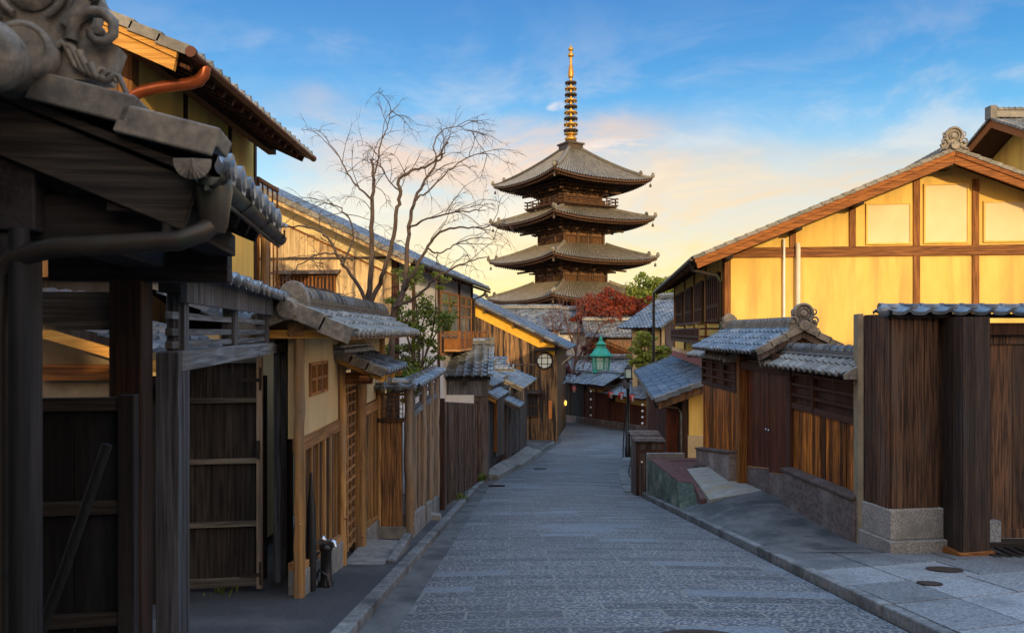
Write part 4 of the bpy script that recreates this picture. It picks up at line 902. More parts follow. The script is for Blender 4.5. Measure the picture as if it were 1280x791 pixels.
    W_('balcony_rail', m, 'beamz')
    m = MB(); m.tube([(.60, 11.0, ze - .12), (.5, 11.0, ze - .3), (.12, 11.05, ze - .45), (.10, 11.05, 0)], .05, 8); m.tube([(xe + .05, -.5, ze - .03), (xe + .05, Ly + .3, ze - .05)], .055, 8); W_('gutter', m, 'oldcopper')
gable_house()

def annex():
    T = thing('tiled_annex', 'low annex with blue grey tiled roof sloping towards the viewer', 'house', (-1.5, 26.4, zr(26.4)))
    W_ = lambda n, m, mat, par=None, **k: part(n, m, mat, par or T, world=True, **k)
    m = MB(); m.tiles((-2.35, 25.9, -1.40), (-.66, 25.9, -1.40), (0, 2.1, 1.0), .26, .26, .05, .03, 8, 0, .05); W_('roof', m, 'tile')
    m = MB(); m.ridge((-2.3, 28.0, -.42), (-.70, 28.0, -.42), .28, 2, .06, .09); m.box(-.78, -.62, 27.85, 28.15, -.5, -.18); W_('ridge', m, 'tile')
    m = MB(); m.verge((-.64, 25.88, -1.40), (-.64, 28.0, -.40), (1, 0, 0), .14, .10, .28); W_('verge_tiles', m, 'tile')
    m = MB(); m.tiles((-.66, 30.1, -1.40), (-2.35, 30.1, -1.40), (0, -2.1, 1.0), .26, .26, .04, .03, 4); W_('roof', m, 'tile')
    m = MB(); m.box(-2.3, -.8, 26.3, 29.7, zr(27), -1.42); m.yz([(26.3, -1.42), (29.7, -1.42), (28.0, -.55)], -2.3, -.8); W_('wall', m, 'plankgrey')
    m = MB(); m.planks((-2.3, 26.28), (-.8, 26.28), (-2.1, -2.1), (-1.5, -1.5), .22, .03, (0, -1)); W_('boards', m, 'grey')
    m = MB(); m.box(-2.3, -1.25, 26.15, 26.29, -2.5, -2.06); W_('white_panel', m, 'white')
    m = MB(); m.box(-2.35, -.7, 26.1, 26.2, -1.55, -1.46); W_('eave_beam', m, 'dark_x')
    m = MB(); m.box(-1.62, -1.45, 26.02, 26.1, -1.72, -1.45); W_('lamp_box', m, 'dark')
annex()

# ------------------------------------------------------------------ left: cluster of little roofed fronts
def roof_slab(W_, x0, z0, x1, z1, y0, y1, mat='tile', barge='pine_x', tw=.26, ridge=False):
    """a single slope from the high edge (x0,z0) down to the eave (x1,z1)"""
    m = MB(); m.tiles((x1, y0, z1), (x1, y1, z1), (x0 - x1, 0, z0 - z1), tw, .25, .035, .025, 6, 0, .036); r = W_('roof', m, mat)
    m = MB(); m.verge((x1 + .01, y0 - .03, z1), (x0, y0 - .03, z0), (0, -1, 0), .12, .05, .25, .03); W_('verge_tiles', m, 'clay', r)
    m = MB(); m.xz([(x1 - .03, z1 - .04), (x0, z0 - .04), (x0, z0 - .16), (x1 - .05, z1 - .15)], y0 + .0, y0 + .04); W_('bargeboard', m, barge, r)
    m = MB(); m.hexa([(x0, y0 + .05, z0 - .09), (x1 - .03, y0 + .05, z1 - .09), (x1 - .03, y1, z1 - .09), (x0, y1, z0 - .09), (x0, y0 + .05, z0 - .035), (x1 - .03, y0 + .05, z1 - .035), (x1 - .03, y1, z1 - .035), (x0, y1, z0 - .035)]); W_('soffit', m, 'brown', r)
    return r
def shop_front():
    g = zr(27.2); T = thing('shop_front', 'little open shop front with orange timber post under stepped tile roofs', 'shop', (-.98, 27.2, g), -math.atan(.11)); o = -g
    W_ = lambda n, m, mat, par=None, **k: part(n, m, mat, par or T, **k)
    roof_slab(W_, -.55, -1.72 + o, .48, -2.27 + o, 0, 3.2)
    r = roof_slab(W_, -.60, -1.52 + o, .15, -1.92 + o, 1.0, 4.6)
    roof_slab(W_, -.62, -1.53 + o, -1.35, -1.95 + o, 1.0, 4.6)
    m = MB(); m.ridge((-.61, .95, -1.53 + o), (-.61, 4.6, -1.53 + o), .2, 1, .04, .08); m.sphere((-.61, .92, -1.47 + o), .14, 14); W_('ridge', m, 'clay')
    m = MB(); m.box(-1.2, -.02, .5, 6.0, .0, -2.0 + o); W_('wall', m, 'dark')
    m = MB(); m.box(-.02, .10, .25, .40, .3, -2.2 + o); m.box(-.02, .1, 2.9, 3.05, .5, -2.25 + o); W_('post', m, 'beamz', bev=.01)
    m = MB(); m.box(-.75, .12, .28, .37, -2.32 + o, -2.2 + o); W_('lintel', m, 'beamx', bev=.006)
    m = MB(); m.box(-.55, .05, .1, .55, .25, 1.02); W_('counter', m, 'pine', bev=.01)
    m = MB(); m.planks((.0, 3.1), (.0, 6.0), (.3, .0), (-2.2 + o, -2.2 + o), .2, .02, (1, 0)); W_('boards', m, 'plankgrey')
    m = MB(); m.box(-.8, -.05, .2, .28, -2.5 + o, -2.2 + o); W_('meter_box', m, 'pipe')
    for k, z in enumerate((1.2, 1.55)):
        m = MB(); m.box(-.5, -.1, .46, .52, z, z + .25); W_('display_box', m, ('signor', 'white')[k])
    m = MB(); m.hexa([(-.1, .2, -.4), (.55, .2, -.4), (.75, 6, -1.2), (0, 6, -1.2), (-.1, .2, .22), (.5, .2, .12), (.6, 6, -.42), (0, 6, -.25)]); W_('ramp', m, 'concrete', bev=.02)
shop_front()
def small_house():
    y0 = 33.4; g = zr(y0); T = thing('plank_shophouse', 'low plank walled shophouse with flat tile roofs before the stained gable', 'house', (-.30, y0, g), -math.atan(.11)); o = -g
    W_ = lambda n, m, mat, par=None, **k: part(n, m, mat, par or T, **k)
    m = MB(); m.box(-1.8, 0, 0, 9.5, -1.2, -2.35 + o); W_('wall', m, 'dark')
    m = MB(); m.planks((.005, 1.6), (.005, 9.5), (.3, -.5), (-2.45 + o, -2.45 + o), .22, .03, (1, 0), .004, .005, .0); W_('boards', m, 'plankgrey')
    m = MB()
    for k in range(5):
        y = 1.6 + 7.9 * k / 4; m.box(.0, .07, y - .06, y + .06, -.2, -2.4 + o)
    W_('posts', m, 'grey')
    m = MB(); m.planks((-1.8, -.01), (0, -.01), (.2, .2), (-2.4 + o, -2.4 + o), .2, .03, (0, -1)); W_('boards', m, 'plankgrey')
    m = MB(); m.box(-.02, .02, .15, 1.45, .2, -3.0 + o); W_('door', m, 'reddoor')
    roof_slab(W_, -.75, -1.95 + o, .55, -2.5 + o, 2.2, 9.6, barge='grey_x')
    roof_slab(W_, -1.5, -1.50 + o, -.3, -2.0 + o, -.8, 4.0, barge='grey_x')
    roof_slab(W_, -.2, -2.72 + o, .62, -3.12 + o, -.2, 1.9, barge='grey_x')
    # jumble of smaller roofs, ridges and ridge ends behind
    for x, y, z in ((-1.2, 1.5, -1.45), (-.9, 4.4, -1.75), (-.55, 3.1, -1.8)):
        m = MB(); m.ridge((x - .7, y, z + o), (x + .55, y, z + o), .24, 2, .06, .09); m.ornament((x + .6, y, z + .1 + o), .25, (1, 0, 0)); W_('ridge', m, 'tile')
    m = MB(); m.tiles((-2.1, 3.9, -1.95 + o), (-.5, 3.9, -1.95 + o), (0, 1.6, .75), .26, .25, .04, .03, 5); W_('roof', m, 'tile')
    m = MB(); m.hexa([(.02, .1, -.9), (.85, .1, -1.0), (1.1, 9.4, -1.8), (.02, 9.4, -1.8), (.02, .1, .32), (.66, .1, .12), (.85, 9.4, -.62), (.02, 9.4, -.42)]); W_('ramp', m, 'concrete', bev=.02)
small_house()

# ------------------------------------------------------------------ left: dark stained gable at the bend
def stained_house():
    g = zr(48.5); T = thing('stained_house', 'soot stained timber house with a round paper window at the bend', 'house', (2.70, 48.5, g), RZ); o = -g
    W_ = lambda n, m, mat, par=None, **k: part(n, m, mat, par or T, **k)
    sl = .50; xe, ze = .75, -.98 + o; z_ = lambda x: ze + (xe - x) * sl; x0 = -7.0
    m = MB(); m.xz([(x0, -.5), (0, -.5), (0, z_(0) - .14), (x0, z_(x0) - .14)], 0, 11); W_('wall', m, 'stained')
    m = MB(); m.planks((x0, -.005), (-.12, -.005), (.0, .0), (z_(x0) - .85, z_(0) - .82), .24, .03, (0, -1), .004, .005); W_('siding', m, 'stained')
    m = MB(); m.xz([(x0, z_(x0) - .92), (-.0, z_(0) - .86), (0, z_(0) - .14), (x0, z_(x0) - .14)], -.05, -.004); W_('plaster_band', m, 'yellow2')
    m = MB(); m.box(-.12, .04, -.07, .12, -.2, z_(0) - .16); W_('corner_post', m, 'stained')
    m = MB(); m.box(x0, -.1, -.075, -.02, -2.02 + o, -1.94 + o); W_('rail', m, 'plankgrey')
    m = MB(); m.tiles((xe, -.55, ze), (xe, 11.3, ze), (x0 - xe, 0, z_(x0) - ze), .3, .3, .045, .03, 4); W_('roof', m, 'tile')
    m = MB(); m.verge((xe, -.6, ze), (x0, -.6, z_(x0)), (0, -1, 0), .2, .1, .32); W_('verge_tiles', m, 'tile')
    m = MB(); m.xz([(xe - .05, ze - .06), (x0, z_(x0) - .06), (x0, z_(x0) - .20), (xe - .1, ze - .16)], -.56, -.5); W_('bargeboard', m, 'brown')
    m = MB(); m.hexa([(x0, -.5, z_(x0) - .13), (xe, -.5, ze - .09), (xe, 11.2, ze - .09), (x0, 11.2, z_(x0) - .13), (x0, -.5, z_(x0) - .06), (xe, -.5, ze - .04), (xe, 11.2, ze - .04), (x0, 11.2, z_(x0) - .06)]); W_('soffit', m, 'dark')
    for x in (-4.3, -2.5, -.8):
        m = MB(); m.box(x - .07, x + .07, -.5, .0, z_(x) - .36, z_(x) - .2); W_('purlin_end', m, 'dark')
    # round window
    c = (-.72, -.06, -1.74 + o); m = MB(); m.lathe(c, [(.45, 0), (.45, .02)], 28, (0, -1, 0)); w = W_('window', m, 'paper')
    m = MB(); m.tube([(c[0] + .47 * math.cos(R(15 * i)), c[1] - .03, c[2] + .47 * math.sin(R(15 * i))) for i in range(25)], .045, 7)
    for q in (-.18, .18): m.box(c[0] + q - .018, c[0] + q + .018, c[1] - .05, c[1] - .02, c[2] - .44, c[2] + .44); m.box(c[0] - .44, c[0] + .44, c[1] - .045, c[1] - .021, c[2] + q - .018, c[2] + q + .018)
    W_('frame', m, 'dark', w)
    m = MB(); m.hexa([(c[0] - .6, -.42, c[2] + .62), (c[0] + .62, -.42, c[2] + .62), (c[0] + .62, -.02, c[2] + .76), (c[0] - .6, -.02, c[2] + .76), (c[0] - .6, -.42, c[2] + .68), (c[0] + .62, -.42, c[2] + .68), (c[0] + .62, -.02, c[2] + .83), (c[0] - .6, -.02, c[2] + .83)]); W_('hood', m, 'dark', w)
    # square lattice window low on the wall with a hood
    m = MB(); m.box(-2.05, -1.15, -.09, -.05, -5.1 + o, -3.85 + o); w = W_('window', m, 'glass')
    m = MB()
    for k in range(6): m.box(-2.05 + .18 * k - .015, -2.05 + .18 * k + .015, -.13, -.09, -5.1 + o, -3.85 + o)
    for z in (-5.1, -4.5, -3.85): m.box(-2.1, -1.1, -.14, -.09, z - .03 + o, z + .03 + o)
    W_('lattice', m, 'brown', w)
    m = MB(); m.hexa([(-2.25, -.5, -3.72 + o), (-.95, -.5, -3.72 + o), (-.95, -.04, -3.6 + o), (-2.25, -.04, -3.6 + o), (-2.25, -.5, -3.66 + o), (-.95, -.5, -3.66 + o), (-.95, -.04, -3.52 + o), (-2.25, -.04, -3.52 + o)]); W_('hood', m, 'plankgrey', w)
    m = MB(); m.box(-.47, -.28, -.085, -.05, -5.25 + o, -4.15 + o); W_('sign_board', m, 'signor')
    m = MB(); m.tube([(.78, 3, ze - .05), (.9, 3.2, ze - .45), (.3, 3.2, ze - .9), (.12, 3.2, ze - 1.1)], .06, 8); W_('downpipe', m, 'pipe')
stained_house()
# ------------------------------------------------------------------ right: near dark fence and gate
def dark_gateway():
    g = zr(10.3); T = thing('dark_gateway', 'tall umber plank gateway on granite footing at the right edge', 'gate', (5.6, 10.4, g))
    W_ = lambda n, m, mat, par=None, **k: part(n, m, mat, par or T, world=True, **k)
    A0, A1, A2 = (4.775, 10.80), (4.87, 10.30), (5.52, 10.40); zt = .23
    m = MB(); m.planks(A0, A1, (-2.3, -2.3), (zt, zt), .15, .03, (-.9, -.42), .004, .006); m.planks(A1, A2, (-2.3, -2.3), (zt, zt), .155, .03, (.15, -.99), .004, .006); m.planks((5.52, 10.5), (5.66, 10.5), (-2.9, -2.9), (zt, zt), .14, .03, (0, -1)); W_('boards', m, 'umber')
    m = MB(); m.xy([A0, A1, A2, (5.6, 10.9), (4.86, 11.2)], -2.9, zt - .01); W_('core', m, 'dark')
    def ring(q): return [(4.755 - q * .6, 10.82), (4.855 - q * .5, 10.26 - q), (5.54 + q, 10.36 - q), (5.55 + q, 10.9), (4.83 - q * .3, 11.1)]
    m = MB(); m.xy(ring(.035), -2.66, -2.27); m.xy(ring(.11), -3.05, -2.66); W_('stone_base', m, 'granite', bev=.014)
    m = MB(); m.xy([(4.705, 10.88), (4.748, 10.80), (4.85, 11.2), (4.80, 11.25)], -3.0, zt + .02); W_('plaster_end', m, 'strip', bev=.01, label='narrow beige plastered end face')
    # gatepost clad in boards
    q = [(5.59, 10.35), (5.60, 9.95), (5.99, 10.05), (5.98, 10.45)]
    m = MB(); m.xy(q, -2.9, .19); B_ = W_('post', m, 'nearpost', bev=.012)
    m = MB(); m.planks(q[0], q[1], (-2.86, -2.86), (.19, .19), .1, .018, (-1, 0), .001, .002); m.planks(q[1], q[2], (-2.86, -2.86), (.19, .19), .1, .018, (.25, -.97), .001, .002); W_('cladding', m, 'postwood', B_)
    m = MB(); m.xy([(5.50, 10.4), (5.53, 9.88), (6.04, 9.99), (6.03, 10.4)], -2.95, -2.735); W_('foot_board', m, 'beamx', bev=.01)
    # the gate leaf and its frame
    m = MB(); m.box(5.98, 7.9, 10.42, 10.52, -.04, .12); W_('lintel', m, 'brown', bev=.008)
    m = MB(); m.planks((6.0, 10.56), (7.9, 10.56), (-2.7, -2.7), (-.04, -.04), .26, .03, (0, -1), .002, .003); D = W_('door', m, 'umber')
    m = MB(); m.box(6.0, 7.9, 10.50, 10.535, -.16, -.04); m.box(6.0, 7.9, 10.50, 10.535, -2.7, -2.58); m.box(6.0, 6.08, 10.50, 10.535, -2.6, -.14); W_('frame', m, 'umber', D, bev=.005)
    m = MB(); m.box(6.02, 6.35, 10.38, 10.5, -2.75, -2.45); W_('stone_block', m, 'slab', bev=.01)
    m = MB(); m.box(6.0, 7.9, 10.36, 10.56, -2.95, -2.72); W_('threshold', m, 'dark_x', bev=.01)
    # tiled cap
    m = MB(); m.tiles((4.80, 10.12, .235), (8.0, 10.30, .235), (-.012, .25, .085), .27, .27, .036, .03, 8, 0, .0)
    m.tiles((8.0, 10.80, .235), (4.80, 10.62, .235), (.012, -.25, .085), .27, .27, .036, .03, 6)
    m.ridge((4.76, 10.37, .30), (8.0, 10.55, .30), .10, 1, .015, .055, .27, 8); m.sphere((4.79, 10.28, .27), .085, 12); W_('cap_tiles', m, 'tile')
    m = MB(); m.hexa([(4.84, 10.2, .185), (8, 10.38, .185), (8, 10.72, .185), (4.84, 10.54, .185), (4.84, 10.2, .235), (8, 10.38, .235), (8, 10.72, .235), (4.84, 10.54, .235)]); W_('cap_board', m, 'dark_x')
    # dark grating at the sill
    m = MB()
    for k in range(7): m.box(5.95 + k * .13, 6.03 + k * .13, 9.75, 10.3, zr(10) + .06, zr(10) + .10)
    m.box(5.95, 6.85, 9.75, 9.79, zr(10) + .05, zr(10) + .098); W_('grating', m, 'black')
dark_gateway()
def covers():
    for (x, y, r, lab, dz) in ((4.81, 8.9, .185, 'larger round rusty iron cover set in the granite slabs', .078), (4.20, 8.05, .12, 'smaller round rusty iron cover in the granite slabs', .078), (1.42, 5.95, .36, 'large round manhole cover in the road at the bottom edge', .03)):
        s = -.131; m = MB(); n = 40
        def disc(r0, h): return [(r0 * math.cos(2 * math.pi * k / n), r0 * math.sin(2 * math.pi * k / n), s * r0 * math.sin(2 * math.pi * k / n) + h) for k in range(n)]
        a, b, c, d = disc(r, -.01), disc(r, .008), disc(r * .9, .008), disc(r * .88, .003)
        for p, q in ((a, b), (b, c), (c, d)): m.add(p + q, [(k, (k + 1) % n, n + (k + 1) % n, n + k) for k in range(n)], .5)
        m.add(d, [tuple(range(n))], .5)
        T = single('manhole_cover', m, 'iron', lab, 'manhole cover'); T.location = (x, y, zr(y) + dz)
        m = MB()
        for i in range(-4, 5):
            w = math.sqrt(max(0, (r * .82) ** 2 - (i * r * .19) ** 2))
            m.hexa([(-w, i * r * .19 - .008, s * i * r * .19 + .002), (w, i * r * .19 - .008, s * i * r * .19 + .002), (w, i * r * .19 + .008, s * i * r * .19 + .002), (-w, i * r * .19 + .008, s * i * r * .19 + .002),
                    (-w, i * r * .19 - .008, s * i * r * .19 + .0075), (w, i * r * .19 - .008, s * i * r * .19 + .0075), (w, i * r * .19 + .008, s * i * r * .19 + .0075), (-w, i * r * .19 + .008, s * i * r * .19 + .0075)])
        part('ribs', m, 'iron', T)
covers()
for (x, y, w, d_, lab) in ((-.72, 24.6, .5, .26, 'narrow dark drain grate beside the left kerb at the bend'), (.9, 32.5, .5, .4, 'small square iron drain cover in the middle of the road')):
    m = MB(); z = lambda q: zr(q) + .03
    for k in range(7):
        a = y + d_ * k / 7; b_ = a + d_ / 7 * .62; m.hexa([(x, a, z(a) - .03), (x + w, a, z(a) - .03), (x + w, b_, z(b_) - .03), (x, b_, z(b_) - .03), (x, a, z(a)), (x + w, a, z(a)), (x + w, b_, z(b_)), (x, b_, z(b_))])
    m.hexa([(x, y, z(y) - .06), (x + w, y, z(y) - .06), (x + w, y + d_, z(y + d_) - .06), (x, y + d_, z(y + d_) - .06), (x, y, z(y) - .008), (x + w, y, z(y) - .008), (x + w, y + d_, z(y + d_) - .008), (x, y + d_, z(y + d_) - .008)])
    single('drain_grate', m, 'iron', lab, 'drain', loc=(x, y, zr(y)))

# ------------------------------------------------------------------ right: brown wall with the roofed gate
def brown_wall():
    g = zr(13); T = thing('wooden_wall', 'long orange brown plank wall on stone plinth with small tiled cap', 'wall', (4.95, 14, g))
    W_ = lambda n, m, mat, par=None, **k: part(n, m, mat, par or T, world=True, **k)
    X = 4.92
    fl = lambda y: zr(y) + interp([(10.2, .05), (11.3, .06), (14, .36), (16.5, .50), (18, .55), (20.5, .62)], y)
    for a, b in ((11.0, 13.92), (17.35, 20.45)):
        zp0, zp1 = (fl(a) + .62, fl(b) + .62) if a < 15 else (fl(a) + .66, fl(b) + .62)
        m = MB(); m.box(X + .04, X + .2, a, b, fl(b) - .4, -.42); W_('core', m, 'dark')
        m = MB(); m.planks((X, a), (X, b), (zp0 - .1, zp1 - .1), (-1.27, -1.27), .115, .03, (-1, 0), .004, .006); W_('boards', m, 'orange')
        m = MB(); m.planks((X + .02, a), (X + .02, b), (-1.27, -1.27), (-.45, -.45), .3, .02, (-1, 0), .002, .003); W_('upper_boards', m, 'brown')
        for z, q in ((-.72, .025), (-.90, .025), (-1.08, .025), (-1.27, .05)):
            m = MB(); m.box(X - .065, X - .01, a, b, z - q, z + q); W_('rail', m, 'brown', bev=.004)
        n_ = 3
        for k in range(n_ + 1):
            y = a + .04 + (b - a - .08) * k / n_
            if k % 2 == 0 or a > 15: 
                m = MB(); m.box(X - .075, X, y - .04, y + .04, -1.3, -.45); W_('post', m, 'brown', bev=.004)
        m = MB(); m.hexa([(X - .22, a, fl(a) - .4), (X + .1, a, fl(a) - .4), (X + .1, b, fl(b) - .4), (X - .22, b, fl(b) - .4), (X - .22, a, zp0), (X + .1, a, zp0), (X + .1, b, zp1), (X - .22, b, zp1)]); W_('plinth', m, 'plinth', bev=.02)
        m = MB(); m.hexa([(X - .25, a, zp0 + .002), (X - .03, a, zp0 + .002), (X - .03, b, zp1 + .002), (X - .25, b, zp1 + .002), (X - .25, a, zp0 + .05), (X - .03, a, zp0 + .06), (X - .03, b, zp1 + .06), (X - .25, b, zp1 + .05)]); W_('plinth_cap', m, 'plankgrey', bev=.008)
    # tiled cap either side of the gate
    for a, b in ((10.95, 14.6), (17.2, 20.7)):
        ze, zt = -.58, -.36
        m = MB(); m.tiles((X - .36, a, ze), (X - .36, b, ze), (.38, 0, zt - ze), .25, .2, .034, .024, 8, 0, .038); m.tiles((X + .40, b, ze), (X + .40, a, ze), (-.38, 0, zt - ze), .25, .2, .034, .024, 6); W_('cap_tiles', m, 'oldtile')
        m = MB(); m.ridge((X + .02, a - .02, zt - .01), (X + .02, b, zt - .01), .22, 2, .045, .085, .26, 10); W_('cap_ridge', m, 'tile')
        m = MB(); m.hexa([(X - .34, a, ze - .05), (X + .38, a, ze - .05), (X + .38, b, ze - .05), (X - .34, b, ze - .05), (X - .34, a, ze - .015), (X + .38, a, ze - .015), (X + .38, b, ze - .015), (X - .34, b, ze - .015)]); W_('cap_board', m, 'dark_y')
        m = MB()
        for y in (a - .03, b + .01): m.xz([(X - .38, ze - .07), (X + .42, ze - .07), (X + .42, ze + .01), (X + .02, zt + .04), (X - .38, ze + .01)], y, y + .05)
        W_('cap_end', m, 'clay', bev=.01)
    # the gate
    G = thing('roofed_gateway', 'dark red double door gateway under small tiled roof with scrolled ridge ornament', 'gate', (4.95, 15.6, fl(15.6)))
    W2 = lambda n, m, mat, par=None, **k: part(n, m, mat, par or G, world=True, **k)
    for k, (a, b) in enumerate(((14.12, 15.55), (15.57, 17.0))):
        m = MB(); m.planks((X + .10, a), (X + .10, b), (fl(a) + .50, fl(b) + .42), (-.78, -.78), .125, .03, (-1, 0), .003, .003); D = W2('door', m, 'reddoor')
        m = MB(); m.sphere((X + .05, 15.48 if k == 0 else 15.64, -1.9), .028, 10); W2('knob', m, 'steel', D)
        m = MB(); m.hexa([(X + .08, a, fl(a) - .1), (X + .13, a, fl(a) - .1), (X + .13, b, fl(b) - .1), (X + .08, b, fl(b) - .1), (X + .08, a, fl(a) + .49), (X + .13, a, fl(a) + .49), (X + .13, b, fl(b) + .41), (X + .08, b, fl(b) + .41)]); W2('skirt_board', m, 'plinth')
    for y in (14.02, 17.12):
        m = MB(); m.box(X - .09, X + .1, y - .1, y + .1, fl(y) - .1, -.5); W2('post', m, 'brown' if y < 15 else 'beamz', bev=.012)
    m = MB(); m.box(X - .06, X + .12, 13.8, 17.4, -.78, -.62); W2('lintel', m, 'brown', bev=.008)
    xr_, zt, xe, ze = 5.2, .10, 4.36, -.36; xe2, ze2 = 5.86, -.26; a, b = 14.25, 19.2
    m = MB(); m.tiles((xe, a + .05, ze), (xe, b, ze), (xr_ - xe, 0, zt - ze), .245, .23, .036, .026, 8, 0, .04); m.tiles((xe2, b, ze2), (xe2, a + .05, ze2), (xr_ - xe2, 0, zt - ze2), .245, .23, .036, .026, 6); W2('roof', m, 'tile')
    m = MB(); m.verge((xe, a, ze), (xr_ - .06, a, zt - .03), (0, -1, 0), .17, .08, .27, .035); W2('verge_tiles', m, 'clay', bev=.005); m = MB(); m.verge((xe2, a, ze2), (xr_ + .06, a, zt - .03), (0, -1, 0), .17, .08, .27, .035); W2('verge_tiles', m, 'clay', bev=.005)
    m = MB(); m.ridge((xr_, a + .1, zt - .02), (xr_, b - .1, zt - .02), .24, 3, .04, .075, .22, 10); W2('ridge', m, 'clay')
    m = MB(); m.ornament((xr_, a + .02, zt + .08), .36); W2('ridge_ornament', m, 'clay')
    m = MB(); m.ornament((xr_, b - .06, zt + .08), .28, (0, 1, 0)); W2('ridge_ornament', m, 'clay')
    m = MB()
    m.xz([(xe + .03, ze - .05), (xr_, zt - .07), (xr_, zt - .20), (xe + .05, ze - .16)], a + .04, a + .09); m.xz([(xe2 - .03, ze2 - .05), (xr_ + .003, zt - .07), (xr_ + .003, zt - .20), (xe2 - .05, ze2 - .16)], a + .04, a + .09); W2('bargeboard', m, 'plankgrey')
    m = MB(); m.hexa([(xe + .03, a + .1, ze - .06), (xr_, a + .1, zt - .08), (xr_, b, zt - .08), (xe + .03, b, ze - .06), (xe + .03, a + .1, ze - .03), (xr_, a + .1, zt - .04), (xr_, b, zt - .04), (xe + .03, b, ze - .03)])
    m.hexa([(xr_ + .002, a + .1, zt - .08), (xe2 - .03, a + .1, ze2 - .06), (xe2 - .03, b, ze2 - .06), (xr_ + .002, b, zt - .08), (xr_ + .002, a + .1, zt - .04), (xe2 - .03, a + .1, ze2 - .03), (xe2 - .03, b, ze2 - .03), (xr_ + .002, b, zt - .04)]); W2('soffit', m, 'dark')
    m = MB(); m.box(xr_ - .06, xr_ + .06, a + .12, b - .1, -.18, .0); W2('ridge_beam', m, 'brown')
    for y in (14.02, 17.12, 18.9):
        m = MB(); m.box(xe + .25, xe2 - .1, y + .12, y + .24, -.52, -.38); W2('tie_beam', m, 'brown')
    m = MB(); m.box(4.98, 5.1, 14.3, 19.2, -.6, -.1); W2('back_panel', m, 'dark')
brown_wall()

# ------------------------------------------------------------------ right: planter terrace, bin
def terrace():
    zt = -3.25; T = thing('retaining_terrace', 'raised terrace with dull red top and green mossy side', 'terrace', (4.1, 18.5, zr(18.5)))
    W_ = lambda n, m, mat, par=None, **k: part(n, m, mat, par or T, world=True, **k)
    m = MB()
    top = [(3.50, 20.7), (5.0, 20.7), (5.0, 17.4), (3.96, 17.2), (3.60, 17.5)]; bot = [(3.48, 20.7), (5.0, 20.7), (5.0, 16.0), (3.93, 16.1), (3.50, 16.45)]
    vs = [(x, y, zr(y) - .2) for x, y in bot] + [(x, y, zt) for x, y in top]
    m.add(vs, [(0, 1, 2, 3, 4)] + [(i, (i + 1) % 5, 5 + (i + 1) % 5, 5 + i) for i in range(5)]); W_('retaining_wall', m, 'moss')
    m = MB(); m.xy([(3.52, 20.6), (4.98, 20.6), (4.98, 19.5), (4.66, 19.45), (4.12, 18.9), (4.03, 17.9), (3.97, 17.22), (3.90, 17.24), (3.62, 17.48)], zt - .03, zt + .012); m.hexa([(3.84, 16.3, -3.75), (3.94, 16.25, -3.75), (3.975, 17.215, -3.75), (3.90, 17.235, -3.75), (3.84, 16.3, -3.40), (3.94, 16.25, -3.37), (3.975, 17.215, zt + .011), (3.90, 17.235, zt + .011)]); W_('top', m, 'redpave', bev=.008)
    m = MB(); m.xy([(3.48, 20.6), (4.45, 20.6), (4.45, 20.75), (3.48, 20.75)], zr(20.7) - .1, zt + .13); W_('parapet', m, 'concrete', bev=.012)
    m = MB(); m.lathe((4.55, 19.3, zt + .012), [(.17, 0), (.17, .012)], 24); W_('cover', m, 'iron')
    m = MB(); m.box(3.95, 4.6, 20.1, 20.2, zt + .01, zt + .022); W_('drain', m, 'iron')
    fl = lambda y: zr(y) + interp([(10.2, .05), (11.3, .06), (14, .36), (16.5, .50), (18, .55), (20.5, .62)], y)
    q_ = [(4.13, 18.9, zt + .022), (4.98, 19.44, zt + .022), (4.98, 17.3, zt + .022), (3.985, 17.2, zt + .022), (3.95, 16.0, zr(16) + .30), (4.98, 15.9, fl(15.9) + .02)]
    m = MB()
    for f in ((0, 1, 2, 3), (3, 2, 5, 4)):
        t_ = [q_[i] for i in f]; m.hexa([(x, y, z - .35) for x, y, z in t_] + t_, .5)
    W_('ramp', m, 'palecon')
terrace()
def bin_box():
    x0, x1, y0, y1 = 3.33, 4.0, 21.3, 22.3; g = zr(21.8); T = thing('wooden_bin', 'tall weathered wooden bin with slanted board lid beside the terrace', 'bin', (3.66, 21.8, g))
    W_ = lambda n, m, mat, par=None, **k: part(n, m, mat, par or T, world=True, **k)
    zt = -2.93
    m = MB(); m.box(x0 + .03, x1 - .03, y0 + .03, y1 - .03, g - .1, zt); W_('core', m, 'dark')
    m = MB(); m.planks((x0, y0), (x1, y0), (g, g), (zt, zt), .14, .02, (0, -1)); m.planks((x0, y1), (x0, y0), (g - .05, g + .05), (zt + .05, zt), .16, .02, (-1, 0)); W_('boards', m, 'plankgrey')
    m = MB(); m.box(x0 - .03, x0 + .04, y0 - .035, y0 + .02, g, zt); m.box(x1 - .04, x1 + .03, y0 - .035, y0 + .02, g, zt); m.box(x0 - .03, x1 + .03, y0 - .03, y0, -3.2, -3.12); W_('frame', m, 'brown')
    m = MB(); 
    for k in range(5):
        a = y0 - .08 + k * .24; m.hexa([(x0 - .08, a, zt + .01 + k * .03), (x1 + .08, a, zt + .01 + k * .03), (x1 + .08, a + .26, zt + .04 + k * .03), (x0 - .08, a + .26, zt + .04 + k * .03), (x0 - .08, a, zt + .05 + k * .03), (x1 + .08, a, zt + .05 + k * .03), (x1 + .08, a + .26, zt + .06 + k * .03), (x0 - .08, a + .26, zt + .06 + k * .03)])
    W_('lid', m, 'plankgrey', bev=.005)
    m = MB(); m.sphere((3.45, y0 - .04, -3.45), .03, 10); W_('knob', m, 'pipe')
bin_box()

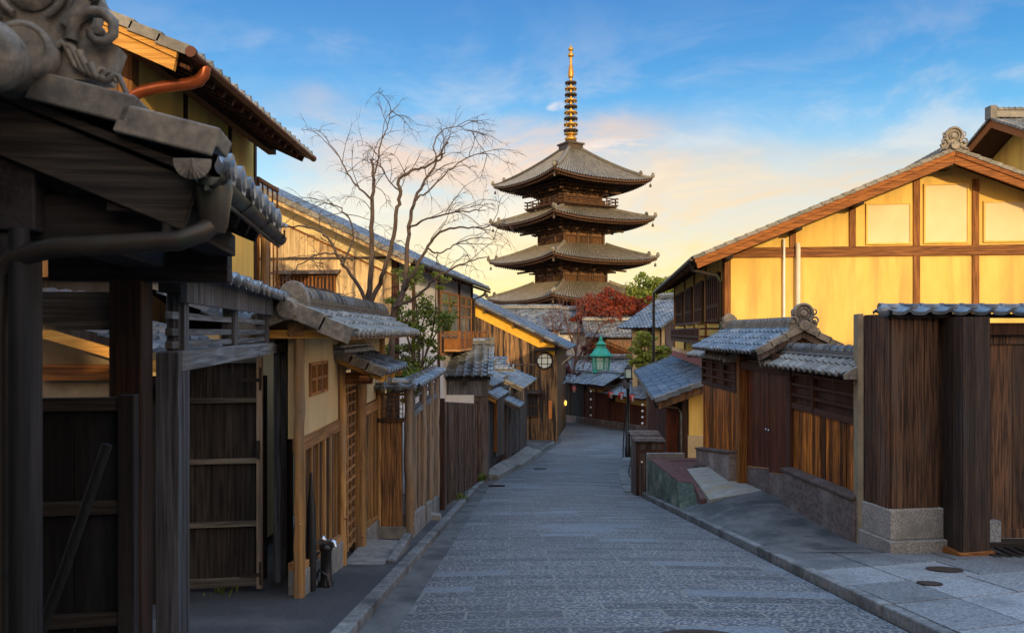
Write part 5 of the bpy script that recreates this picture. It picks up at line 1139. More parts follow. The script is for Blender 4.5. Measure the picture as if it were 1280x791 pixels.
# ------------------------------------------------------------------ right: ochre gabled house
def ochre_house():
    g = zr(23) + .4; T = thing('ochre_house', 'big ochre plastered timber framed house with wide gable', 'house', (6.0, 22.5, g), RZ); o = -g
    W_ = lambda n, m, mat, par=None, **k: part(n, m, mat, par or T, **k)
    xr_, zr_ = 5.76, 4.80 + o; xe = -.95; sl = .414; ze = zr_ - (xr_ - xe) * sl; z_ = lambda x: zr_ - abs(xr_ - x) * sl; xE = 2 * xr_ - xe; Ly = 17.2
    m = MB(); m.xz([(0, -.6), (12.1, -.6), (12.1, z_(12.1) - .15), (xr_, zr_ - .15), (0, z_(0) - .15)], 0, Ly); W_('wall', m, 'yellow')
    # frame: horizontal beam and posts
    m = MB(); m.box(0.0, 12.1, -.05, .0, 2.08 + o, 2.36 + o); W_('beam', m, 'beamx', bev=.008, label='long red brown horizontal beam')
    pz = lambda x: z_(x) - .3
    for x, z0, z1 in ((.06, -.6, 2.08 + o), (1.83, 2.36 + o, None), (3.42, 2.36 + o, None), (5.10, 2.36 + o, None), (6.62, 2.36 + o, None), (8.2, 2.36 + o, None), (9.8, 2.36 + o, None), (5.10, -.6, 2.08 + o), (6.62, -.6, 2.08 + o), (8.03, -.6, 2.08 + o), (9.7, -.6, 2.08 + o)):
        m = MB(); m.box(x - .085, x + .085, -.048, .0, z0, z1 if z1 else pz(x)); W_('post', m, 'beamz', bev=.006)
    for x0, x1, z0, z1 in ((3.82, 4.92, 2.45, 3.50), (5.33, 6.40, 2.46, 4.0), (6.86, 7.92, 2.47, 3.50), (8.45, 9.5, 2.47, 2.95)):
        m = MB(); m.box(x0, x1, -.028, .0, z0 + o, z1 + o); w = W_('shutter', m, 'shutter', bev=.004)
        m = MB(); q = .045
        for a, b, c, d in ((x0 - q, x1 + q, z0 - q, z0), (x0 - q, x1 + q, z1, z1 + q), (x0 - q, x0, z0, z1), (x1, x1 + q, z0, z1)): m.box(a, b, -.055, .0, c + o, d + o)
        W_('frame', m, 'yellow', w)
    # pipes on the wall
    m = MB(); m.tube([(1.58, -.08, .15 + o), (1.58, -.08, 2.52 + o), (1.58, -.05, 2.58 + o)], .035, 10); W_('vent_pipe', m, 'whitepipe')
    m = MB(); m.tube([(1.95, -.11, .0 + o), (1.95, -.11, 2.38 + o), (1.95, -.04, 2.44 + o)], .065, 12); W_('vent_pipe', m, 'pipe')
    # roof
    y0 = -.85
    m = MB(); m.tiles((xe, y0 + .05, ze), (xe, Ly + .6, ze), (xr_ - xe, 0, zr_ - ze), .29, .27, .04, .028, 5, 0, .042); m.tiles((xE, Ly + .6, ze), (xE, y0 + .05, ze), (xr_ - xE, 0, zr_ - ze), .29, .27, .04, .028, 4); W_('roof', m, 'oldtile')
    m = MB(); m.verge((xe, y0, ze), (xr_ - .02, y0, zr_ - .01), (0, -1, 0), .18, .06, .3, .035); W_('verge_tiles', m, 'oldtile'); m = MB(); m.verge((xE, y0, ze), (xr_ + .02, y0, zr_ - .01), (0, -1, 0), .18, .06, .3, .035); W_('verge_tiles', m, 'oldtile')
    m = MB(); m.xz([(xe + .05, ze - .05), (xr_, zr_ - .07), (xr_, zr_ - .38), (xe + .1, ze - .29)], y0 + .04, y0 + .10); m.xz([(xE - .05, ze - .05), (xr_ + .004, zr_ - .07), (xr_ + .004, zr_ - .38), (xE - .1, ze - .29)], y0 + .04, y0 + .10); W_('bargeboard', m, 'barge', bev=.006)
    m = MB(); m.xz([(xe + .02, ze - .035), (xr_, zr_ - .05), (xr_, zr_ - .17), (xe + .04, ze - .14)], y0 + .0, y0 + .045); m.xz([(xE - .02, ze - .035), (xr_ + .004, zr_ - .05), (xr_ + .004, zr_ - .17), (xE - .04, ze - .14)], y0 + .0, y0 + .045); W_('upper_bargeboard', m, 'barge')
    m = MB(); m.hexa([(xe + .03, y0 + .1, ze - .09), (xr_, y0 + .1, zr_ - .13), (xr_, Ly + .5, zr_ - .13), (xe + .03, Ly + .5, ze - .09), (xe + .03, y0 + .1, ze - .04), (xr_, y0 + .1, zr_ - .06), (xr_, Ly + .5, zr_ - .06), (xe + .03, Ly + .5, ze - .04)])
    m.hexa([(xr_ + .003, y0 + .1, zr_ - .13), (xE, y0 + .1, ze - .09), (xE, Ly + .5, ze - .09), (xr_ + .003, Ly + .5, zr_ - .13), (xr_ + .003, y0 + .1, zr_ - .06), (xE, y0 + .1, ze - .04), (xE, Ly + .5, ze - .04), (xr_ + .003, Ly + .5, zr_ - .06)]); W_('soffit', m, 'beamx')
    for k in range(31):
        m = MB(); y = -.4 + k * .58; m.beam((-.05, y, z_(0) - .2), (xe + .04, y, ze - .15), .07, .09); W_('rafter', m, 'brown')
    for x in (.0, 1.83, 3.42, xr_ + .0, 8.2, 10):
        m = MB(); m.box(x - .09, x + .09, y0 + .11, .0, z_(x) - .42, z_(x) - .2); W_('purlin_end', m, 'dark')
    m = MB(); m.ridge((xr_, y0 + .1, zr_ - .02), (xr_, Ly + .5, zr_ - .02), .3, 3, .05, .09); W_('ridge', m, 'oldtile')
    m = MB(); m.ornament((xr_ - .02, y0 + .02, zr_ + .16), .45); W_('ridge_ornament', m, 'clay')
    m = MB(); m.tube([(xe - .05, y0 + .1, ze - .02), (xe - .05, Ly + .5, ze - .05)], .06, 10); m.tube([(xe - .05, y0 + .5, ze - .06), (xe + .02, y0 + .55, ze - .3), (-.25, .05, ze - .42), (-.10, .2, ze - .6), (-.10, .2, -3 + o)], .05, 10); W_('gutter', m, 'oldcopper')
    m = MB(); m.tube([(xe - .05, Ly + .45, ze - .05), (xe - .05, Ly + .45, -2.4 + o), (xe + .1, Ly + .45, -2.9 + o)], .07, 8); W_('downpipe', m, 'black')
    # street side
    for a, b in ((.9, 3.6), (5.0, 7.2), (8.6, 11.0), (12.4, 15.6)):
        m = MB(); m.box(-.04, .0, a, b, .32 + o, 1.75 + o); w = W_('window', m, 'glass')
        m = MB(); n_ = 6
        for k in range(n_ + 1):
            y = a + (b - a) * k / n_; m.box(-.10, -.035, y - .06, y + .06, .32 + o, 1.75 + o)
        for z in (.35, .8, 1.72): m.box(-.09, -.035, a, b, z - .05 + o, z + .05 + o)
        W_('shutter_frame', m, 'brown', w)
    for y in (.15, 4.3, 7.9, 11.7, 17.0):
        m = MB(); m.box(-.06, .0, y - .1, y + .1, -3 + o, z_(0) - .2); W_('side_post', m, 'beamz')
    m = MB(); m.box(-.62, .0, 1.2, 11.6, -.36 + o, -.27 + o); bal = W_('balcony', m, 'brown')
    m = MB()
    for z in (.28, .1, -.14): m.box(-.62, -.57, 1.2, 11.6, z - .03 + o, z + .03 + o)
    for k in range(60):
        y = 1.2 + 10.4 * k / 59; m.box(-.61, -.58, y - .03, y + .03, -.3 + o, .1 + o)
    for y in (1.22, 11.58): 
        for z in (.28, .1, -.14): m.box(-.62, .0, y - .025, y + .025, z - .03 + o, z + .03 + o)
    W_('balcony_rail', m, 'brown', bal)
    m = MB(); m.box(-.16, .0, .1, 17, -1.15 + o, -.75 + o); W_('fascia', m, 'pink')
    for k in range(26):
        m = MB(); y = .5 + k * .62; m.box(-.2, -.155, y - .11, y + .11, -.88 + o, -.72 + o); W_('corbel', m, 'shutter')
ochre_house()

def lean_to():
    g = zr(24); T = thing('lean_to_shop', 'street side lean-to with broad smooth slate blue roof and ochre end wall', 'shop', (6.0, 22.5, g), RZ); o = -g
    W_ = lambda n, m, mat, par=None, **k: part(n, m, mat, par or T, **k)
    xe, ze, xt, zt = -1.95, -1.90 + o, -.02, -1.16 + o; y0, y1 = -.35, 16.8; sl = (zt - ze) / (xt - xe)
    m = MB(); m.tiles((xe, y0 + .05, ze), (xe, y1, ze), (xt - xe, 0, zt - ze), .30, .30, .022, .03, 6, 0, .0); W_('roof', m, 'tile')
    m = MB(); m.verge((xe - .02, y0, ze), (xt, y0, zt), (0, -1, 0), .22, .10, .36, .05); W_('verge_tiles', m, 'tile', bev=.01); m = MB(); m.verge((xe - .02, y1, ze), (xt, y1, zt), (0, 1, 0), .2, .08, .36, .05); m.box(xt - .12, xt - .002, y0, y1, zt - .02, zt + .09); W_('verge_tiles', m, 'tile', bev=.01)
    m = MB(); m.xz([(xe + .04, ze - .06), (xt, zt - .06), (xt, zt - .30), (xe + .1, ze - .26)], y0 + .04, y0 + .1); W_('bargeboard', m, 'plank')
    m = MB(); m.hexa([(xe + .02, y0 + .1, ze - .10), (xt, y0 + .1, zt - .10), (xt, y1, zt - .10), (xe + .02, y1, ze - .10), (xe + .02, y0 + .1, ze - .04), (xt, y0 + .1, zt - .04), (xt, y1, zt - .04), (xe + .02, y1, ze - .04)]); W_('soffit', m, 'brown')
    xw = -1.25
    m = MB(); m.xz([(xw + .25, 1.75), (-.003, 1.75), (-.003, zt - .12), (xw + .25, ze + (xw + .25 - xe) * sl - .12)], .1, .3); W_('end_wall', m, 'yellow')
    m = MB(); m.box(xw + .22, .02 - .01, .06, .32, -.5, 1.75); W_('end_dado', m, 'beige')
    m = MB(); m.box(xw + .05, xw + .22, .05, .22, -.4, ze + .1); W_('post', m, 'brown')
    m = MB(); m.box(xw, -.004, .32, 16.6, -1.9, ze + (xw - xe) * sl - .11); W_('wall', m, 'dark')
    m = MB(); m.box(xw - .35, xw + .04, .5, .58, -.3, ze - .05); W_('door', m, 'reddoor')
    m = MB(); m.tube([(xe - .04, y0 + .1, ze - .03), (xe - .04, y1, ze - .06)], .055, 8); m.tube([(xe - .04, y0 + .15, ze - .05), (xe - .0, y0 + .2, ze - .2), (xw - .05, .2, ze - .25), (xw + .02, .0, ze - .4), (xw + .02, .0, -.2)], .04, 10); W_('gutter', m, 'oldcopper')
    m = MB(); m.planks((xw - .01, 16.6), (xw - .01, .4), (-2.0, -.3), (ze + .1, ze + .1), .2, .03, (-1, 0)); W_('boards', m, 'shop')
lean_to()

def far_right_house():
    T = thing('neighbour_house', 'second ochre house peeking over the gable roof at the upper right corner', 'house', (24.4, 38, zr(38))); o = -zr(38)
    W_ = lambda n, m, mat, par=None, **k: part(n, m, mat, par or T, **k)
    # ridge runs along local x; gable faces the street (local -x)
    x0 = -1.7; yr = 0; zt = 10.15 + o; hw = 4.6; sl = .456; ze = zt - hw * sl
    m = MB(); m.yz([(-3.6, 0), (3.6, 0), (3.6, ze + .3), (0, zt - .15), (-3.6, ze + .3)], 0, 12); W_('wall', m, 'yellow')
    for s in (-1, 1):
        m = MB(); e0, e1 = (x0, s * hw, ze), (13, s * hw, ze); m.tiles(e0 if s < 0 else e1, e1 if s < 0 else e0, (0, -s * hw, zt - ze), .3, .3, .045, .03, 4); W_('roof', m, 'tile')
        m = MB(); m.yz([(s * hw * .99, ze - .05), (0, zt - .08), (0, zt - .45), (s * hw * .98, ze - .38)], x0 + .04, x0 + .1); W_('bargeboard', m, 'barge')
        m = MB(); m.verge((x0 - .03, s * hw, ze), (x0 - .03, 0, zt), (-1, 0, 0), .2, .06, .32); W_('verge_tiles', m, 'oldtile')
        m = MB(); m.hexa([(x0 + .1, s * hw, ze - .12), (12.9, s * hw, ze - .12), (12.9, 0, zt - .14), (x0 + .1, 0, zt - .14), (x0 + .1, s * hw, ze - .04), (12.9, s * hw, ze - .04), (12.9, 0, zt - .05), (x0 + .1, 0, zt - .05)]); W_('soffit', m, 'brown')
    m = MB(); m.ridge((x0 + .05, 0, zt), (13, 0, zt), .4, 5, .075, .14); m.box(x0 - .1, x0 + .2, -.24, .24, zt - .05, zt + .55); W_('ridge', m, 'oldtile')
far_right_house()
# ------------------------------------------------------------------ shops closing the street
def shops():
    S0, S1 = V((3.8, 67, 0)), V((9.2, 52.5, 0)); d = (S1 - S0).normalized(); L = (S1 - S0).length; nrm = V((d.y, -d.x, 0))   # towards the street
    if nrm.x > 0: nrm = -nrm
    ang = math.atan2(-nrm.y, -nrm.x)           # local +x points away from the street
    Pw = lambda t, off=0: S0 + d * t + nrm * off
    secs = ((0, 5.2, 'dark railed lattice shopfront furthest down the street', -4.0, 'dark'), (5.2, 9.6, 'red brown shopfront with cream band behind the lamp post', -3.95, 'shop'), (9.6, L, 'red brown shopfront hung with red paper lanterns', -4.40, 'shop'))
    for (a, b, lab, zt, mat) in secs:
        c = Pw((a + b) / 2); g = zr(c.y); T = thing('shop_front', lab, 'shop', (c.x, c.y, g))
        W_ = lambda n, m, mat_, par=None, **k: part(n, m, mat_, par or T, world=True, **k)
        A, B = Pw(a), Pw(b)
        def pr(m, t0, t1, o0, o1, z0, z1, zz0=None):
            q = [Pw(t0, o0), Pw(t1, o0), Pw(t1, o1), Pw(t0, o1)]
            za = z0 if not callable(z0) else None
            zs = [(z0(p.y) if callable(z0) else z0) for p in q]; zs1 = [(z1(p.y) if callable(z1) else z1) for p in q]
            m.hexa([(p.x, p.y, z) for p, z in zip(q, zs)] + [(p.x, p.y, z) for p, z in zip(q, zs1)])
        m = MB(); pr(m, a + .02, b - .02, -.3, 0, lambda y: zr(y) - .3, zt); W_('wall', m, 'dark')
        m = MB(); m.planks((A.x, A.y), (B.x, B.y), (zr(A.y) + .5, zr(B.y) + .5), (zt - .55, zt - .55), .3, .04, (nrm.x, nrm.y)); W_('boards', m, mat)
        if mat == 'shop':
            m = MB(); pr(m, a + .8, b - .5, 0, .03, zt - .58, zt - .08); W_('plaster_band', m, 'yellow')
        m = MB(); pr(m, a, b, -.2, .25, lambda y: zr(y) - .3, lambda y: zr(y) + .5); W_('stone_base', m, 'plinth', bev=.03)
        for t in (a + .1, (a + b) / 2, b - .1):
            m = MB(); pr(m, t - .07, t + .07, 0, .09, lambda y: zr(y) + .45, zt); W_('post', m, 'brown')
        e0, e1 = Pw(a - .15, .7), Pw(b + .1, .7); up = -nrm * 1.7 + V((0, 0, .75))
        m = MB(); m.tiles((e0.x, e0.y, zt + .02), (e1.x, e1.y, zt + .02), up, .28, .27, .045, .03, 6, 0, .05); W_('roof', m, 'tile')
        r0, r1 = Pw(a - .1, -.98), Pw(b + .1, -.98); m = MB(); m.ridge((r0.x, r0.y, zt + .75), (r1.x, r1.y, zt + .75), .3, 2, .06, .1); W_('ridge', m, 'tile')
        m = MB(); pr(m, a - .1, b + .05, -.9, .62, zt - .09, zt - .02); W_('soffit', m, 'brown')
    # small higher roof in the middle
    c = Pw(8.6); T = thing('gate_roof', 'raised small blue tiled porch roof beneath the green lantern', 'roof', (c.x, c.y, -3.4))
    e0, e1 = Pw(7.2, .9), Pw(10.2, .9); m = MB(); m.tiles((e0.x, e0.y, -3.85), (e1.x, e1.y, -3.85), -nrm * 1.6 + V((0, 0, .8)), .28, .27, .045, .03, 6); part('tiles', m, 'tile', T, world=True)
    r0, r1 = Pw(7.2, -.7), Pw(10.2, -.7); m = MB(); m.ridge((r0.x, r0.y, -3.08), (r1.x, r1.y, -3.08), .3, 2, .06, .1); part('ridge', m, 'tile', T, world=True)
    m = MB(); q = [Pw(7.25, .8), Pw(10.15, .8), Pw(10.15, -.6), Pw(7.25, -.6)]; m.xy([(p.x, p.y) for p in q], -4.16, -3.92); part('soffit', m, 'brown', T, world=True)
    # lanterns: red paper globes under the eaves
    k = 0
    for (u, v, Y) in ((717, 486, 60.4), (763.5, 493, 56.5), (776.5, 494.5, 55.0), (790, 497, 53.4)):
        x, y, z = P(u, v, Y); T = thing('red_lantern', 'red paper lantern hanging under the shop eaves, ' + ('alone at the left', 'first of the three on the right', 'middle one just left of the lamp post', 'right one just beside the lamp post')[k], 'lantern', (x, y, z), 0, 'red lanterns on the shopfronts'); k += 1
        m = MB(); m.lathe((0, 0, -.34), [(.12, .12), (.18, .16), (.20, .24), (.21, .34), (.20, .44), (.18, .52), (.12, .56)], 16); part('shade', m, 'red', T)
        m = MB(); m.lathe((0, 0, -.26), [(.11, 0), (.13, .05)], 12); part('rim', m, 'black', T); m = MB(); m.lathe((0, 0, .21), [(.13, 0), (.11, .05)], 12); m.tube([(0, 0, .25), (0, 0, .8)], .015, 6); part('rim', m, 'black', T)
        m = MB()
        for i in range(3): m.beam((-.10 + .01 * i, -.30, .10 - .14 * i), (.10 - .01 * i, -.30, .10 - .14 * i), .012, .035)
        m.beam((0, -.243, .13), (0, -.243, -.14), .025, .012); part('mark', m, 'white', T)
    # strings of white paper tags / bulbs
    for j, (u, v0, v1, Y, n) in enumerate(((738.5, 489, 519, 58.6, 4), (803, 506, 529, 52.0, 4))):
        for i in range(n):
            v = v0 + (v1 - v0) * i / (n - 1); x, y, z = P(u, v, Y)
            T = thing('paper_lantern', 'small white globe of the vertical string ' + ('left of the cream band' , 'right of the lamp post')[j], 'lantern', (x, y, z), 0, ('white globes strung by the middle shopfront', 'white globes strung by the right shopfront')[j])
            m = MB(); m.sphere((0, 0, 0), .075, 12, (1, 1, 1.1)); part('shade', m, 'white', T)
            m = MB(); m.tube([(0, 0, .08), (0, 0, .42)], .010, 6); part('cord', m, 'black', T)
    x, y, z = P(705, 503, 58); T = thing('porch_lamp', 'small glowing amber lamp beside the dark lattice shopfront', 'lamp', (x, y, z))
    m = MB(); m.lathe((0, 0, -.2), [(.14, 0), (.2, .06), (.2, .3), (.12, .36)], 12); part('shade', m, 'lit', T)
    m = MB(); m.lathe((0, 0, .17), [(.22, 0), (.05, .1)], 12); m.tube([(0, 0, .25), (0, .3, .3), (0, .5, .3)], .025, 6); part('bracket', m, 'black', T)
    l = bpy.data.lights.new('porch_lamp_light', 'POINT'); l.energy = 25; l.color = (1, .55, .2); l.shadow_soft_size = .2; lo = bpy.data.objects.new('porch_lamp_light', l); COL.objects.link(lo); lo.location = (x, y - .4, z)
    # little tiled gate on the far side of the bend, left
    m = MB(); x, y = 3.6, 60; T = thing('corner_railing', 'dim timber railing and pent roof beyond the stained house', 'railing', (3.4, 58, zr(58)))
    m.tiles((3.6, 55.5, -3.6), (4.5, 63, -3.6), (-1.8, .2, .9), .28, .28, .04); part('roof', m, 'tile', T, world=True)
    m = MB(); m.hexa([(2.6, 55.8, zr(56) - .2), (3.0, 55.8, zr(56) - .2), (3.7, 63, zr(63) - .2), (3.3, 63, zr(63) - .2), (2.6, 55.8, -3.7), (3.0, 55.8, -3.7), (3.7, 63, -3.7), (3.3, 63, -3.7)]); part('wall', m, 'shop', T, world=True)
    m = MB()
    for k in range(3): m.beam((3.12, 55.8, zr(56) + .5 + .35 * k), (3.82, 63, zr(63) + .5 + .35 * k), .05, .06)
    part('rail', m, 'grey', T, world=True)
shops()

def lamp_post():
    x, y = 5.8, 40; g = zr(y); T = thing('lamp_post', 'slim black lamp post with boxy lantern standing on the right kerb', 'street lamp', (x, y, g))
    h = -2.35 - g
    m = MB(); m.lathe((0, 0, 0), [(.17, 0), (.17, .5), (.13, .55), (.13, 1.4), (.085, 1.45), (.075, h - .1), (.11, h - .05), (.11, h)], 14); part('pole', m, 'black', T)
    m = MB(); m.tube([(-.26, -.05, 0), (-.2, -.03, 1.5), (-.09, 0, 2.6)], .03, 8); part('stay', m, 'black', T)
    m = MB(); m.box(-.14, .14, -.14, .14, h + .08, h + .50); L_ = part('lantern', m, 'lampglass', T)
    m = MB()
    for sx in (-1, 1):
        for sy in (-1, 1): m.box(sx * .145 - .016, sx * .145 + .016, sy * .145 - .016, sy * .145 + .016, h, h + .55)
    m.box(-.21, .21, -.21, .21, h - .02, h + .07); m.box(-.19, .19, -.19, .19, h + .52, h + .56); m.lathe((0, 0, h + .56), [(.22, 0), (.08, .14), (.03, .2)], 4, sq=True); part('frame', m, 'black', L_)
    m = MB(); m.lathe((-.12, -.12, h - .28), [(.2, 0), (.2, .03)], 20, (0, -1, 0)); part('sign_disc', m, 'grey', T)
lamp_post()
def green_lantern():
    x, y = 6.95, 62.5; g = zr(y); T = thing('bronze_lantern', 'large verdigris green bronze lantern standing above the shop roofs', 'lantern', (x, y, g)); o = -g
    z0 = -3.20 + o
    m = MB(); m.lathe((0, 0, 0), [(.35, 0), (.35, .4), (.16, .5), (.16, z0 - .3), (.3, z0 - .1), (.55, z0)], 16); part('post', m, 'verdigris', T)
    q_ = .94; PL = part
    def part_(n, m, mat, par):
        m.v = [(x_ * q_, y_ * q_, z0 + (z_ - z0) * q_) for x_, y_, z_ in m.v]; return PL(n, m, mat, par)
    m = MB(); m.lathe((0, 0, z0), [(.70, 0), (.78, .10), (.70, .18), (.62, .22)], 6); part_('base', m, 'verdigris', T)
    m = MB(); m.lathe((0, 0, z0 + .2), [(.62, 0), (.70, 1.2)], 6); b = part_('glass', m, 'lampglass', T)
    m = MB()
    for k in range(6):
        a0 = V((1, 0, 0)); 
    ax = V((0, 0, 1)); A = ax.orthogonal().normalized(); B = ax.cross(A)
    for k in range(6):
        t = 2 * math.pi * k / 6; c = A * math.cos(t) + B * math.sin(t); m.tube([c * .64 + ax * (z0 + .18), c * .73 + ax * (z0 + 1.42)], .06, 6)
        t2 = 2 * math.pi * (k + 1) / 6; c2 = A * math.cos(t2) + B * math.sin(t2)
        for h, r in ((.30, .645), (1.02, .70), (1.36, .725)): m.beam(c * r + ax * (z0 + h), c2 * r + ax * (z0 + h), .05, .09 if h > 1.2 else .05)
        q = (c + c2) / 2; m.beam(q * .64 + ax * (z0 + .3), q * .70 + ax * (z0 + 1.02), .03, .03)
    part_('frame', m, 'verdigris', T)
    m = MB(); m.lathe((0, 0, z0 + 1.42), [(.75, 0), (1.0, -.05), (1.02, .02), (.76, .26), (.55, .55), (.38, .78), (.40, .86), (.30, .90), (.52, .94), (.30, 1.10), (.14, 1.28), (.17, 1.36), (.13, 1.48), (.0, 1.75)], 6); part_('roof', m, 'verdigris', T)
green_lantern()

# ------------------------------------------------------------------ houses further down
def far_house(name, lab, cat, e0, e1, up, back, wallmat, zg, tw=.32, ridge_mat='tile', sub=4):
    """one visible slope from eave e0-e1 up to the ridge, a rear slope, walls under the eaves"""
    e0, e1, up = V(e0), V(e1), V(up); c = (e0 + e1) / 2; T = thing(name, lab, cat, (c.x, c.y, zg))
    W_ = lambda n, m, mat, par=None, **k: part(n, m, mat, par or T, world=True, **k)
    hz = V((up.x, up.y, 0)); d = (e1 - e0).normalized()
    m = MB(); m.tiles(e0, e1, up, tw, .3, .05, .03, sub); f0, f1 = e0 + hz * 2, e1 + hz * 2; m.tiles(f1, f0, (-up.x, -up.y, up.z), tw, .3, .05, .03, sub); W_('roof', m, 'tile')
    m = MB(); m.ridge(e0 + up, e1 + up, .4, 3, .08, .13, .35); W_('ridge', m, ridge_mat)
    for q, s in ((e0, -1), (e1, 1)):
        m = MB(); m.verge(q + d * (s * .02), q + up, d * s, .2, .1, .35); W_('verge_tiles', m, 'tile')
    i0, i1 = e0 + d * .4 + hz * .22, e1 - d * .4 + hz * .22; j0, j1 = e0 + d * .4 + hz * 1.78, e1 - d * .4 + hz * 1.78
    m = MB(); zt = e0.z + up.z * .2 - .05; m.hexa([(p.x, p.y, zg - .2) for p in (i0, i1, j1, j0)] + [(p.x, p.y, zt) for p in (i0, i1, j1, j0)])
    for q in (i0, i1 - d * .12):
        a, b, r = q, q + hz * 1.56, q + hz * .78; m.prism([(a.x, a.y, zt), (b.x, b.y, zt), (r.x, r.y, zt + up.z * .74)], d * .12)
    W_('wall', m, wallmat)
    m = MB(); hh = V((0, 0, .05)); m.hexa([e0 + d * .05 + hz * .03 - hh * 2, e1 - d * .05 + hz * .03 - hh * 2, e1 - d * .05 + up - hh * 2, e0 + d * .05 + up - hh * 2, e0 + d * .05 + hz * .03 - hh, e1 - d * .05 + hz * .03 - hh, e1 - d * .05 + up - hh, e0 + d * .05 + up - hh]); W_('soffit', m, 'brown')
    return T, W_, i0, i1, zt
T, W_, i0, i1, zt = far_house('storehouse', 'grey tiled storehouse with white plaster wall below the pagoda', 'house', (1.9, 76, -.05), (9.2, 76, -.05), (0, 4.2, 2.3), 0, 'white', zr(76))
m = MB(); m.box(8.0, 8.6, 76.88, 76.92, zr(76), zt); W_('corner_board', m, 'plank')
T, W_, i0, i1, zt = far_house('wooden_hall', 'low timber walled hall with long grey tile roof beside the storehouse', 'house', (6.7, 72.5, -.45), (12.5, 72.5, -.45), (0, 3.8, 1.55), 0, 'orange', zr(72))
T, W_, i0, i1, zt = far_house('blue_roof_house', 'house with broad blue grey tiled roof behind the pine', 'house', (7.4, 56.0, .30), (9.8, 52.9, .30), (3.4, 2.65, 2.15), 0, 'plankgrey', zr(55), sub=6)
m = MB(); m.box(i1.x - .25, i1.x - .05, i1.y - .1, i1.y + .0, zr(55), zt); W_('post', m, 'beige')
for k, t in enumerate((.12, .42, .78)):
    m = MB(); q = i0 + (i1 - i0) * t; m.box(q.x - .2, q.x + .12, q.y - .25, q.y + .1, -5, zt); W_('wall_panel', m, 'beige')
T, W_, i0, i1, zt = far_house('dim_house', 'low dark house with grey roof between storehouse and shops', 'house', (2.3, 69, -3.9), (11, 67, -3.9), (.5, 2.6, 1.6), 0, 'dark', zr(68))
# slope of roof beyond the stained house, left
T, W_, i0, i1, zt = far_house('white_gable_house', 'grey roofed house just right of the stained gable peak', 'house', (-2, 70, .2), (4.6, 70, .2), (0, 4.2, 2.0), 0, 'white', zr(70))

